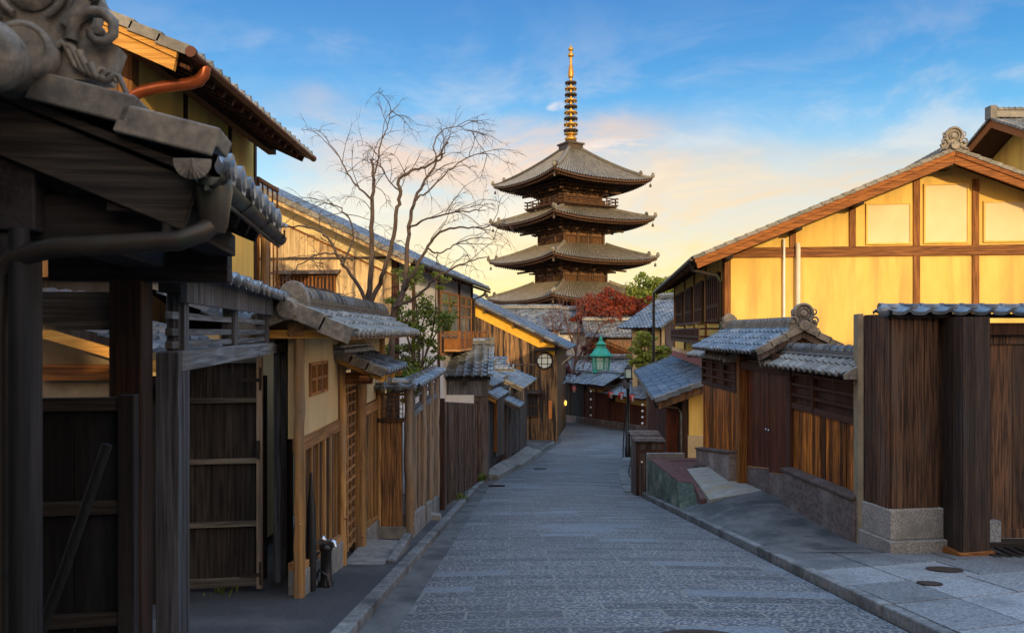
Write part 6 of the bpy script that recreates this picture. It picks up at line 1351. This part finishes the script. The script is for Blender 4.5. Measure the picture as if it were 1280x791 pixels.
# ------------------------------------------------------------------ pagoda
def pagoda():
    cx, cy = 7.35, 100; g = -9.2; T = thing('pagoda', 'five storey wooden pagoda with tiled roofs and gilded spire', 'pagoda', (cx, cy, g), R(30)); o = -g
    W_ = lambda n, m, mat, par=None, **k: part(n, m, mat, par or T, **k)
    # corner towards the viewer sits at local (-,-) diagonal
    lev = [  # half diagonal of eave, mid-eave z, corner z, half diagonal where it meets the body above, its z
        (11.5, -.95, -.40, 5.0, 1.45), (11.0, 3.72, 4.27, 4.75, 6.05), (10.75, 8.42, 8.97, 4.35, 10.7), (10.45, 13.25, 13.82, 4.0, 15.35), (10.15, 18.05, 18.65, 1.35, 22.6)]
    q2 = math.sqrt(.5)
    body_top = [-1.35, 3.35, 8.05, 12.9, 17.65]; body_bot = [-9.2, 1.2, 5.9, 10.6, 15.3]; body_r = [5.1, 4.75, 4.45, 4.1, 3.8]
    def side(k):   # rotation of side k
        return Matrix.Rotation(k * math.pi / 2, 4, 'Z')
    for i, (re, zm, zc, rt, ztop) in enumerate(lev):
        he, ht = re * q2, rt * q2
        m = MB(); nx = int(2 * he / .40) * 4; ny = 16
        for k in range(4):
            M4 = side(k)
            def P_(a, b):
                t = b / ny; w = he + (ht - he) * t; xx = (2 * a / nx - 1); x = xx * w
                lift = (zc - zm) * abs(xx) ** 2.6 * (1 - t) ** 1.6
                z = zm + (ztop - zm) * (t ** 1.22 if i == 4 else t ** 1.12) + lift
                z += .12 if a % 4 in (2, 3) else 0
                z += .03 * ((b * 2) % 2)
                y = -w + .12 * abs(xx) ** 2 * 0
                p = M4 @ V((x, y, z + o)); return p
            m.grid(P_, nx, ny, lambda a_, b_: (.62 if a_ % 4 in (2, 3) else .12) + random.uniform(0, .38))  # crest rows paler and valleys darker, standing in for weak rib shading
        r = W_('roof', m, 'pagtile')
        # eave edge: two stacked fascia bands following the curve
        m = MB()
        for k in range(4):
            M4 = side(k); n_ = 20
            for (inset, dz, th) in ((.06, -.02, .20), (.40, -.22, .17)):
                for a in range(n_):
                    x0, x1 = (2 * a / n_ - 1), (2 * (a + 1) / n_ - 1); w = he - inset
                    L0, L1 = (zc - zm) * abs(x0) ** 2.6, (zc - zm) * abs(x1) ** 2.6
                    pts = []
                    for dz_ in (dz - th, dz):
                        for x_, y_, l_ in ((x0 * w, -w, L0), (x1 * w, -w, L1), (x1 * (w - .3), -(w - .3), L1), (x0 * (w - .3), -(w - .3), L0)): pts.append(M4 @ V((x_, y_, zm + l_ + dz_ + o)))
                    m.hexa(pts, .5)
        W_('eave_board', m, 'pagwood', r)
        # rafters: two tiers
        m = MB(); br = body_r[i] * q2; zb = body_top[i]
        for k in range(4):
            M4 = side(k); n_ = int(2 * he / .34)
            for a in range(n_ + 1):
                xx = 2 * a / n_ - 1; x = xx * (he - .3); l_ = (zc - zm) * abs(xx) ** 2.6
                yin = max(br + 1.0, abs(x) + .05)
                if yin > he - .7: continue
                p0 = V((x, -(he - .35), zm - .42 + l_ + o)); p1 = V((x, -yin, zm - .42 + l_ * .5 + .28 * (he - yin) + o))
                m.beam(M4 @ p0, M4 @ p1, .13, .16)
        W_('rafters', m, 'pagwood', r, kind='stuff')
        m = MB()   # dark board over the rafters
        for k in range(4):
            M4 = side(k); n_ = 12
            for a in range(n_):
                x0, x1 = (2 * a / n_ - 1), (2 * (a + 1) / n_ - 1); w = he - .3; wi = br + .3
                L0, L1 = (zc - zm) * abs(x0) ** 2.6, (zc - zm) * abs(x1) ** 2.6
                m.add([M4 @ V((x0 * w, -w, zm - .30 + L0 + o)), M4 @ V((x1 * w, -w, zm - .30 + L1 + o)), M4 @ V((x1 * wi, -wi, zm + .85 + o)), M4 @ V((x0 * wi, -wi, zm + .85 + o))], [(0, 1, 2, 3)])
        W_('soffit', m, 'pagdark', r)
        # hip ridges with their end tiles
        for k in range(4):
            m = MB(); M4 = side(k); pts = []
            for b in range(13):
                t = b / 12; w = he + (ht - he) * t; z = zm + (ztop - zm) * (t ** 1.22 if i == 4 else t ** 1.12) + (zc - zm) * (1 - t) ** 1.6
                pts.append(M4 @ V((-w, -w, z + .14 + o)))
            m.tube(pts[2:], .24, 8); m.tube(pts[:4], .16, 8)
            for b in (0, 2):
                p = pts[b]; m.sphere((p.x, p.y, p.z + .22), .24, 8, (1, 1, 1.3)); m.beam(p, V((p.x, p.y, p.z + .55)) * 1 + V((0, 0, 0)), .22, .22)
            W_('hip_ridge', m, 'pagtile', r)
            m = MB(); p = pts[0]; m.lathe((p.x * .97, p.y * .97, p.z - 1.15), [(.14, 0), (.15, .1), (.11, .32), (.03, .4)], 8); m.tube([(p.x * .97, p.y * .97, p.z - .75), (p.x * .97, p.y * .97, p.z - .4)], .02, 5); W_('wind_bell', m, 'bronze', r)
        # brackets: three stepped tiers of blocks
        m = MB()
        for tier in range(4):
            rr = br + .15 + .42 * tier; z = zb - 1.0 + .34 * tier + .25
            for k in range(4):
                M4 = side(k)
                for s_ in (-rr,):
                    pts = [M4 @ V(p) for p in ((-rr, -rr, z + .16 + o), (rr, -rr, z + .16 + o))]; m.beam(pts[0], pts[1], .16, .15)
                for a in range(7):
                    x = -br + 2 * br * a / 6; pts = [M4 @ V((x, -(br - .2), z + o)), M4 @ V((x, -(rr + .22), z + o))]; m.beam(pts[0], pts[1], .18, .17)
                    for dx in (-.28, 0, .28): p = M4 @ V((x + dx, -rr, z + .04 + o)); m.box(p.x - .1, p.x + .1, p.y - .1, p.y + .1, p.z - .08, p.z + .08)
                dg = M4 @ V((-(rr + .5), -(rr + .5), z + .02 + o)), M4 @ V((-br + .2, -br + .2, z + .02 + o)); m.beam(dg[0], dg[1], .2, .2)
        W_('brackets', m, 'pagwood', kind='stuff')
        for k in range(4):
            M4 = side(k)
            for a in range(3):
                m = MB(); x = br * (-.8 + .8 * a); p = [M4 @ V((x, -br, zb - .35 + o)), M4 @ V((x, -(br + 1.9), zb - .62 + o))]; m.beam(p[0], p[1], .2, .22); W_('tail_rafter', m, 'pagwood')
            m = MB(); p = [M4 @ V((-br, -br, zb - .3 + o)), M4 @ V((-(br + 1.75), -(br + 1.75), zb - .62 + o))]; m.beam(p[0], p[1], .22, .24); W_('tail_rafter', m, 'pagwood')
        # body: walls, pillars, panels
        z0, z1 = body_bot[i] + o, zb - .55 + o
        m = MB(); m.lathe((0, 0, 0), [(body_r[i] - .12, z0), (body_r[i] - .12, zb + .6 + o)], 4, sq=True); wl = W_('wall', m, 'pagwall')
        m = MB()
        for k in range(4):
            M4 = side(k)
            for a in range(4):
                x = -br + 2 * br * a / 3; p = M4 @ V((x, -br, 0)); m = MB(); m.tube([(p.x, p.y, z0), (p.x, p.y, z1)], .17, 10); W_('pillar', m, 'pagwood') if a < 3 else 0
            m = MB()
            for z in ((z0 + .08, z0 + (z1 - z0) * .62, z1) if i else (z0 + .5, z0 + 3, z1)): m.beam(M4 @ V((-br, -br - .02, z)), M4 @ V((br, -br - .02, z)), .14, .15)
            W_('tie_beams', m, 'pagwood')
        m = MB()
        for k in range(4):
            M4 = side(k)
            for a in range(3):
                m = MB(); x = -br + 2 * br * (a + .5) / 3; hw_ = br / 3 - .28; zz0, zz1 = (z0 + .22, z0 + (z1 - z0) * .62 - .12) if i else (z0 + .7, z1 - 1)
                if zz1 - zz0 < .1: zz1 = zz0 + .3
                for s_ in range(7 if a != 1 else 2):
                    if a != 1:
                        xx = x - hw_ + 2 * hw_ * s_ / 6; m.beam(M4 @ V((xx, -br + .02, zz0)), M4 @ V((xx, -br + .02, zz1)), .06, .06, (1, 0, 0))
                    else:
                        xx = x - hw_ / 2 + hw_ * s_; m.beam(M4 @ V((xx, -br + .03, zz0)), M4 @ V((xx, -br + .03, zz1)), hw_ * .85, .05, (1, 0, 0) if k % 2 else (0, 1, 0))
                W_('window' if a != 1 else 'door', m, 'pagwood', wl)
        if i:   # base board / balcony under each storey
            rr = br + .45; m = MB(); m.lathe((0, 0, 0), [(rr / q2, z0 - .12), (rr / q2, z0 + .02)], 4, sq=True); W_('balcony', m, 'pagwood')
        if i == 4:
            m = MB(); rr = 4.15 * q2 + .55
            rr = 3.95
            for k in range(4):
                M4 = side(k)
                for z in (.15, .55, .95): m.beam(M4 @ V((-rr - .45, -rr, z0 + z + .1)), M4 @ V((rr + .45, -rr, z0 + z + .1)), .11, .11)
                for a in range(7): x = -rr + 2 * rr * a / 6; m.beam(M4 @ V((x, -rr, z0 - .05)), M4 @ V((x, -rr, z0 + 1.12)), .13, .13)
                m.beam(M4 @ V((-rr, -rr, z0 + .06)), M4 @ V((rr, -rr, z0 + .06)), .6, .1)
            W_('railing', m, 'pagwood')
            m = MB(); rr = br + .35
            for k in range(4):
                M4 = side(k); m.beam(M4 @ V((-rr, -rr, z0 + .35)), M4 @ V((rr, -rr, z0 + .35)), .1, .7)
            W_('parapet', m, 'pagwall')
    # spire
    z = 22.3 + o
    m = MB(); m.lathe((0, 0, z), [(1.75, -.15), (1.75, .0), (1.55, .02), (1.55, .95), (1.78, 1.0), (1.78, 1.2), (1.2, 1.25)], 4, sq=True); m.lathe((0, 0, z + 1.25), [(.85, 0), (.85, .15), (.6, .3)], 20); W_('spire_base', m, 'bronze')
    m = MB(); m.lathe((0, 0, z + 1.5), [(.45, 0), (.72, .15), (.78, .35), (.6, .55), (.35, .62), (.5, .75), (.85, .85), (.85, .95), (.3, 1.05)], 20); m.lathe((0, 0, z + 2.4), [(.24, 0), (.20, 5), (.17, 8), (.15, 10.5)], 12); W_('spire_pole', m, 'gold')
    for k in range(9):
        m = MB(); zz = z + 2.85 + k * .745; r = .80 - .022 * k
        n_ = 24; m.tube([(r * math.cos(2 * math.pi * a / n_), r * math.sin(2 * math.pi * a / n_), zz) for a in range(n_ + 1)], .13, 8, cap=False)
        m.lathe((0, 0, zz), [(.3, -.22), (.33, 0), (.3, .22)], 12)
        for a in range(8): t = 2 * math.pi * a / 8; m.beam((.25 * math.cos(t), .25 * math.sin(t), zz), (r * math.cos(t), r * math.sin(t), zz), .07, .1)
        for a in range(8): t = 2 * math.pi * a / 8 + .2; m.lathe((r * math.cos(t), r * math.sin(t), zz - .38), [(.05, 0), (.05, .15), (.01, .25)], 6)
        W_('spire_ring', m, 'gold' if k % 2 else 'bronze')
    m = MB(); zz = z + 9.35
    m.lathe((0, 0, zz), [(.16, 0), (.34, .15), (.30, .4), (.34, .8), (.22, 1.3), (.14, 1.8), (.14, 2.6), (.34, 2.75), (.40, 2.95), (.30, 3.15), (.14, 3.25), (.14, 3.4), (.30, 3.5), (.34, 3.7), (.2, 3.9), (.05, 4.1), (.02, 4.4)], 16)
    for a in range(4):
        t = a * math.pi / 2 + .4
        for h in range(5): m.beam((.15 * math.cos(t), .15 * math.sin(t), zz + .2 + .28 * h), ((.52 - .06 * h) * math.cos(t), (.52 - .06 * h) * math.sin(t), zz + .5 + .28 * h), .05, .10)
    W_('spire_finial', m, 'gold')
pagoda()
# ------------------------------------------------------------------ trees and shrubs
def leaves(m, c, r, n, s, squash=.75, rng=random, flat=.0):
    for _ in range(n):
        d = V((rng.gauss(0, 1), rng.gauss(0, 1), rng.gauss(0, 1))).normalized() * (r * rng.uniform(.25, 1.0) ** .6)
        p = V(c) + V((d.x, d.y, d.z * squash)); a = V((rng.gauss(0, 1), rng.gauss(0, 1), rng.gauss(0, .6 - flat))).normalized(); b = a.orthogonal().normalized(); b.rotate(Matrix.Rotation(rng.uniform(0, 6.28), 3, a)); e = a.cross(b); q = s * rng.uniform(.6, 1.3)
        m.add([p - b * q, p - e * q * .45, p + b * q, p + e * q * .45], [(0, 1, 2, 3)], rng.random())
def branch(m, pts, r0, r1, n=7):
    k = len(pts); m.tube(pts, [r0 + (r1 - r0) * i / (k - 1) for i in range(k)], n)
def smooth(pts, it=2):
    pts = [V(p) for p in pts]
    for _ in range(it):
        o = [pts[0]]
        for a, b in zip(pts, pts[1:]): o += [a * .75 + b * .25, a * .25 + b * .75]
        pts = o + [pts[-1]]
    return pts
def twigs(m, pts, rng, n, L, r, droop=.25, depth=1, t0=.25):
    for _ in range(n):
        t = rng.uniform(t0, 1) * (len(pts) - 1); i = min(int(t), len(pts) - 2); p = pts[i].lerp(pts[i + 1], t - i); d = (pts[i + 1] - pts[i]).normalized()
        d = (d * .9 + V((rng.gauss(0, .6), rng.gauss(0, .6), rng.gauss(.15, .5)))).normalized(); q = [p]; l = L * rng.uniform(.45, 1.15); k = 7
        for j in range(k):
            d = (d + V((rng.gauss(0, .14), rng.gauss(0, .14), rng.gauss(0, .12) - droop * j / k * .5))).normalized(); q.append(q[-1] + d * l / k)
        branch(m, q, r, r * .35, 5 if r > .008 else 4)
        if depth > 0: twigs(m, q, rng, 4 if depth > 1 else 3, L * .5, r * .55, droop * 1.3, depth - 1, .3)
def bare_tree():
    rng = random.Random(11); x0, y0 = -2.75, 15.0; g = zr(y0); T = thing('bare_tree', 'tall leafless tree with many curved branches before the planked gable', 'tree', (x0, y0, g))
    def B(px, r0, r1, dy=0): return [P(u, v, y0 + dy * i / (len(px) - 1)) for i, (u, v) in enumerate(px)], r0, r1
    limbs = [
        B([(478, 640), (476, 560), (466, 470), (458, 390), (463, 345), (465, 300), (464, 260), (468, 228), (464, 200)], .10, .022, .3),
        B([(470, 470), (455, 400), (470, 365), (482, 335), (492, 300), (496, 262), (500, 240), (497, 224), (512, 214), (528, 210), (545, 202), (560, 178)], .065, .014, -.6),
        B([(480, 600), (490, 450), (492, 384), (506, 366), (508, 330), (511, 288), (517, 250), (530, 228), (545, 205), (556, 190)], .085, .012, .8),
        B([(507, 362), (520, 334), (533, 310), (548, 290), (572, 284), (594, 286), (620, 281)], .045, .008, -.8),
        B([(492, 384), (520, 372), (540, 350), (566, 334), (590, 326), (612, 320)], .04, .007, .4),
        B([(462, 385), (430, 372), (400, 361), (370, 358), (340, 362), (330, 361)], .06, .012, -1.0),
        B([(462, 385), (445, 350), (428, 330), (412, 300), (395, 285), (370, 283), (338, 286)], .05, .008, .6),
        B([(464, 248), (452, 238), (440, 225), (430, 208), (420, 190), (408, 172)], .026, .006, .5),
        B([(466, 225), (472, 200), (480, 170), (486, 155), (489, 138)], .024, .005, .3),
        B([(512, 285), (530, 275), (560, 266), (590, 264), (606, 262)], .028, .006, -1.2),
        B([(519, 250), (536, 240), (552, 222), (575, 200), (600, 190), (612, 196)], .026, .005, 1.0),
        B([(440, 325), (420, 318), (398, 316), (380, 326), (362, 345)], .025, .006, -.8),
        B([(428, 330), (442, 300), (440, 280), (428, 262), (415, 254), (400, 255)], .026, .006, .9),
        B([(500, 240), (486, 226), (478, 212), (474, 196)], .02, .005, -.5),
        B([(545, 202), (540, 180), (552, 160), (575, 158), (592, 166)], .018, .004, .5),
        B([(533, 310), (545, 318), (560, 312), (580, 300), (604, 296), (622, 300)], .024, .005, .6),
    ]
    m = MB(); tw = MB()
    for j, (pts, r0, r1) in enumerate(limbs):
        s = smooth(pts); s = [p + V((rng.gauss(0, .012), rng.gauss(0, .03), rng.gauss(0, .012))) for p in s]; branch(m, s, r0 * .82, r1, 8)
        if j not in (): twigs(tw, s, rng, 8 if j < 3 else 6, .85, .0085, .40, 2, .45 if j < 3 else .25)
    part('trunk', m, 'bark', T, world=True); part('twigs', tw, 'bark', T, world=True)
bare_tree()
def leafy(name, lab, cat, x, y, crown, leaf, n, s, trunk_r=.08, mat='bark', clumps=34, seed=1, base=None, group=None):
    """crown = list of (centre, radius) masses; each is broken into small leaf clumps with gaps between them"""
    rng = random.Random(seed); g = zr(y) if base is None else base; T = thing(name, lab, cat, (x, y, g), 0, group)
    m = MB(); tr = MB(); top = max(c[0][2] for c in crown); low = min(c[0][2] for c in crown)
    stem = smooth([(x, y, g - .1), (x + .05, y, g + (low - g) * .5), (x - .04, y + .03, low)]); branch(tr, stem, trunk_r, trunk_r * .7, 8)
    tot = sum(c[1] ** 2 for c in crown)
    for c, r in crown:
        branch(tr, smooth([stem[-2], (V(stem[-1]) + V(c)) / 2 + V((rng.gauss(0, .1), rng.gauss(0, .1), 0)), c]), trunk_r * .55, trunk_r * .15, 6)
        k = max(4, round(clumps * r * r / tot)); nn = max(4, round(n * r * r / tot / k))
        for _ in range(k):
            d = V((rng.gauss(0, 1), rng.gauss(0, 1), rng.gauss(0, 1))).normalized() * r * rng.uniform(.35, 1.05); q = V(c) + V((d.x, d.y, d.z * .8))
            leaves(m, q, r * rng.uniform(.22, .46), nn, s, .6, rng); branch(tr, smooth([c, (V(c) + q) / 2 + V((0, 0, -.05 * r)), q], 1), trunk_r * .16, trunk_r * .05, 4)
    part('trunk', tr, mat, T, world=True); part('crown', m, leaf, T, world=True, kind='stuff' if 0 else None); return T
def Pm(lst, Y): return [(P(u, v, Y + dy), r) for u, v, r, dy in lst]
leafy('evergreen_tree', 'loose glossy leaved evergreen growing before the white plaster corner', 'tree', -1.95, 17.2, Pm([(517, 345, .40, 0), (535, 385, .50, .3), (508, 400, .45, -.2), (545, 352, .28, .2), (528, 425, .42, .1), (552, 405, .35, 0), (500, 440, .4, .4), (522, 460, .38, 0), (548, 440, .2, .1), (497, 375, .3, .6)], 17.2), 'leaf', 6000, .040, .06, clumps=130, seed=3)
leafy('garden_shrub', 'dense low shrub behind the tile capped log fence', 'shrub', -2.1, 14.6, Pm([(500, 470, .35, 0), (520, 478, .3, .5), (488, 462, .3, .3), (508, 488, .25, -.2)], 14.6), 'leaf', 1500, .045, .05, clumps=40, seed=5)
leafy('red_maple', 'red maple with broad autumn crown in front of the pagoda', 'tree', 9.8, 78, Pm([(740, 385, 2.0, 0), (765, 378, 1.8, .5), (752, 395, 1.7, -.8), (785, 385, 1.6, 0), (805, 384, 1.4, .5), (820, 388, 1.1, 0), (730, 398, 1.2, 0), (775, 398, 1.5, -.5)], 78), 'leafred', 14000, .15, .3, clumps=210, seed=8)
leafy('round_green_tree', 'bright green round topped tree behind the red maple', 'tree', 14.2, 88, Pm([(812, 360, 2.2, 0), (800, 372, 1.7, 0), (830, 362, 2.0, 1), (845, 372, 2.0, 1), (818, 378, 2, 0), (792, 366, 1.1, 0)], 88), 'leaflight', 9500, .19, .3, clumps=130, seed=9)
leafy('pine_tree', 'yellowish green pine rising beside the blue grey roof', 'tree', 8.05, 47.5, Pm([(808, 422, .62, 0), (800, 436, .60, .2), (792, 450, .50, 0), (820, 440, .58, .1), (828, 446, .45, .2), (806, 452, .62, -.2), (818, 460, .5, 0), (836, 438, .35, .3)], 47.5), 'leafpine', 7500, .085, .12, clumps=120, seed=12)
leafy('maroon_shrub', 'dark maroon shrub drooping over the far shop roof', 'shrub', 5.6, 64.5, Pm([(705, 468, .8, 0), (722, 474, .9, 0), (738, 470, .6, 0), (690, 470, .5, 0), (745, 445, .8, 1), (735, 438, .6, 1)], 64.5), 'leafdark', 1800, .12, .1, clumps=50, seed=14, mat='twig')
def small_bare():
    rng = random.Random(4); x0, y0 = 4.9, 65.5; g = zr(y0); T = thing('small_bare_tree', 'fine reddish leafless tree before the white storehouse wall', 'tree', (x0, y0, g)); m = MB(); tw = MB()
    for px in ([(714, 520), (716, 470), (720, 440), (724, 415), (722, 400)], [(716, 470), (706, 445), (698, 425), (690, 408)], [(718, 455), (732, 432), (745, 418), (752, 404)], [(716, 470), (700, 452), (688, 446)], [(720, 440), (712, 418), (708, 400)]):
        s = smooth([P(u, v, y0) for u, v in px]); branch(m, s, .12, .03, 6); twigs(tw, s, rng, 9, 2.4, .030, -.05, 2, .3)
    part('trunk', m, 'twig', T, world=True); part('twigs', tw, 'twig', T, world=True)
small_bare()
m = MB()
rngw = random.Random(21)
def weed(name, lab, x, y, n, s, z=.06):
    m = MB()
    for _ in range(n):
        a = rngw.uniform(0, 6.28); l = s * rngw.uniform(.6, 1.4); w = l * .12; p = V((x + rngw.gauss(0, .07), y + rngw.gauss(0, .14), zr(y) + z)); d = V((math.cos(a) * .5, math.sin(a) * .5, 1)).normalized() * l; sd = V((-math.sin(a), math.cos(a), 0)) * w
        m.add([p - sd * .4, p + d * .55 - sd, p + d, p + d * .55 + sd], [(0, 1, 2, 3)])
    single(name, m, 'leaf', lab, 'weeds', loc=(x, y, zr(y)))
weed('weed_tuft', 'small green weed tuft at the foot of the plank fence', -1.22, 19.2, 60, .12)
weed('weed_tuft', 'tiny weeds growing under the half open plank door', -2.75, 7.55, 40, .07)
weed('weed_tuft', 'weeds by the post at the far end of the plank fence', -.95, 26.0, 70, .2)

# ------------------------------------------------------------------ unseen houses added behind the viewpoint, heights set to shade the lane
def back_shade_house(x0, x1, y0, y1, zt, lab):
    g = min(zr(y0), zr(y1)) - .3; T = thing('rear_shade_house', lab, 'house', ((x0 + x1) / 2, (y0 + y1) / 2, g)); o = 0
    W_ = lambda n, m, mat, par=None, **k: part(n, m, mat, par or T, world=True, **k)
    yc = (y0 + y1) / 2; h = (y1 - y0) / 2 + .7; ze = zt - h * .45
    m = MB(); m.yz([(y0, g), (y1, g), (y1, ze + .25), (yc, zt - .12), (y0, ze + .25)], x0, x1); W_('wall', m, 'plank')
    m = MB(); m.tiles((x0 - .4, yc + h, ze), (x1 + .4, yc + h, ze), (0, -h, zt - ze), .3, .3, .045, .03, 4); m.tiles((x1 + .4, yc - h, ze), (x0 - .4, yc - h, ze), (0, h, zt - ze), .3, .3, .045, .03, 4); W_('roof', m, 'tile')
    m = MB(); m.ridge((x0 - .4, yc, zt), (x1 + .4, yc, zt), .35, 2, .07, .11); W_('ridge', m, 'tile')
    for k in range(3):
        x = x0 + (x1 - x0) * (k + .5) / 3
        m = MB(); m.box(x - .7, x + .7, y1, y1 + .04, g + 4.4, g + 5.6); w = W_('window', m, 'glass')
        m = MB()
        for q in range(8): m.box(x - .7 + .2 * q - .02, x - .7 + .2 * q + .02, y1 + .04, y1 + .08, g + 4.4, g + 5.6)
        W_('lattice', m, 'brown', w)
SH = 6.35
back_shade_house(-30, -14, -19, -13, SH, 'unseen brown two storey house added for shade, far left behind the viewpoint')
back_shade_house(-13.4, -2.6, -18, -12, SH, 'unseen brown two storey house added for shade, left behind the viewpoint')
back_shade_house(-3.4, 5.5, -33, -27, SH + 2.6, 'unseen tall brown house added to close the light gap behind the viewpoint')
back_shade_house(3.6, 17, -18, -12, SH, 'unseen brown two storey house added for shade, right behind the viewpoint')
back_shade_house(17.6, 34, -19, -13, SH, 'unseen brown two storey house added for shade, far right behind the viewpoint')
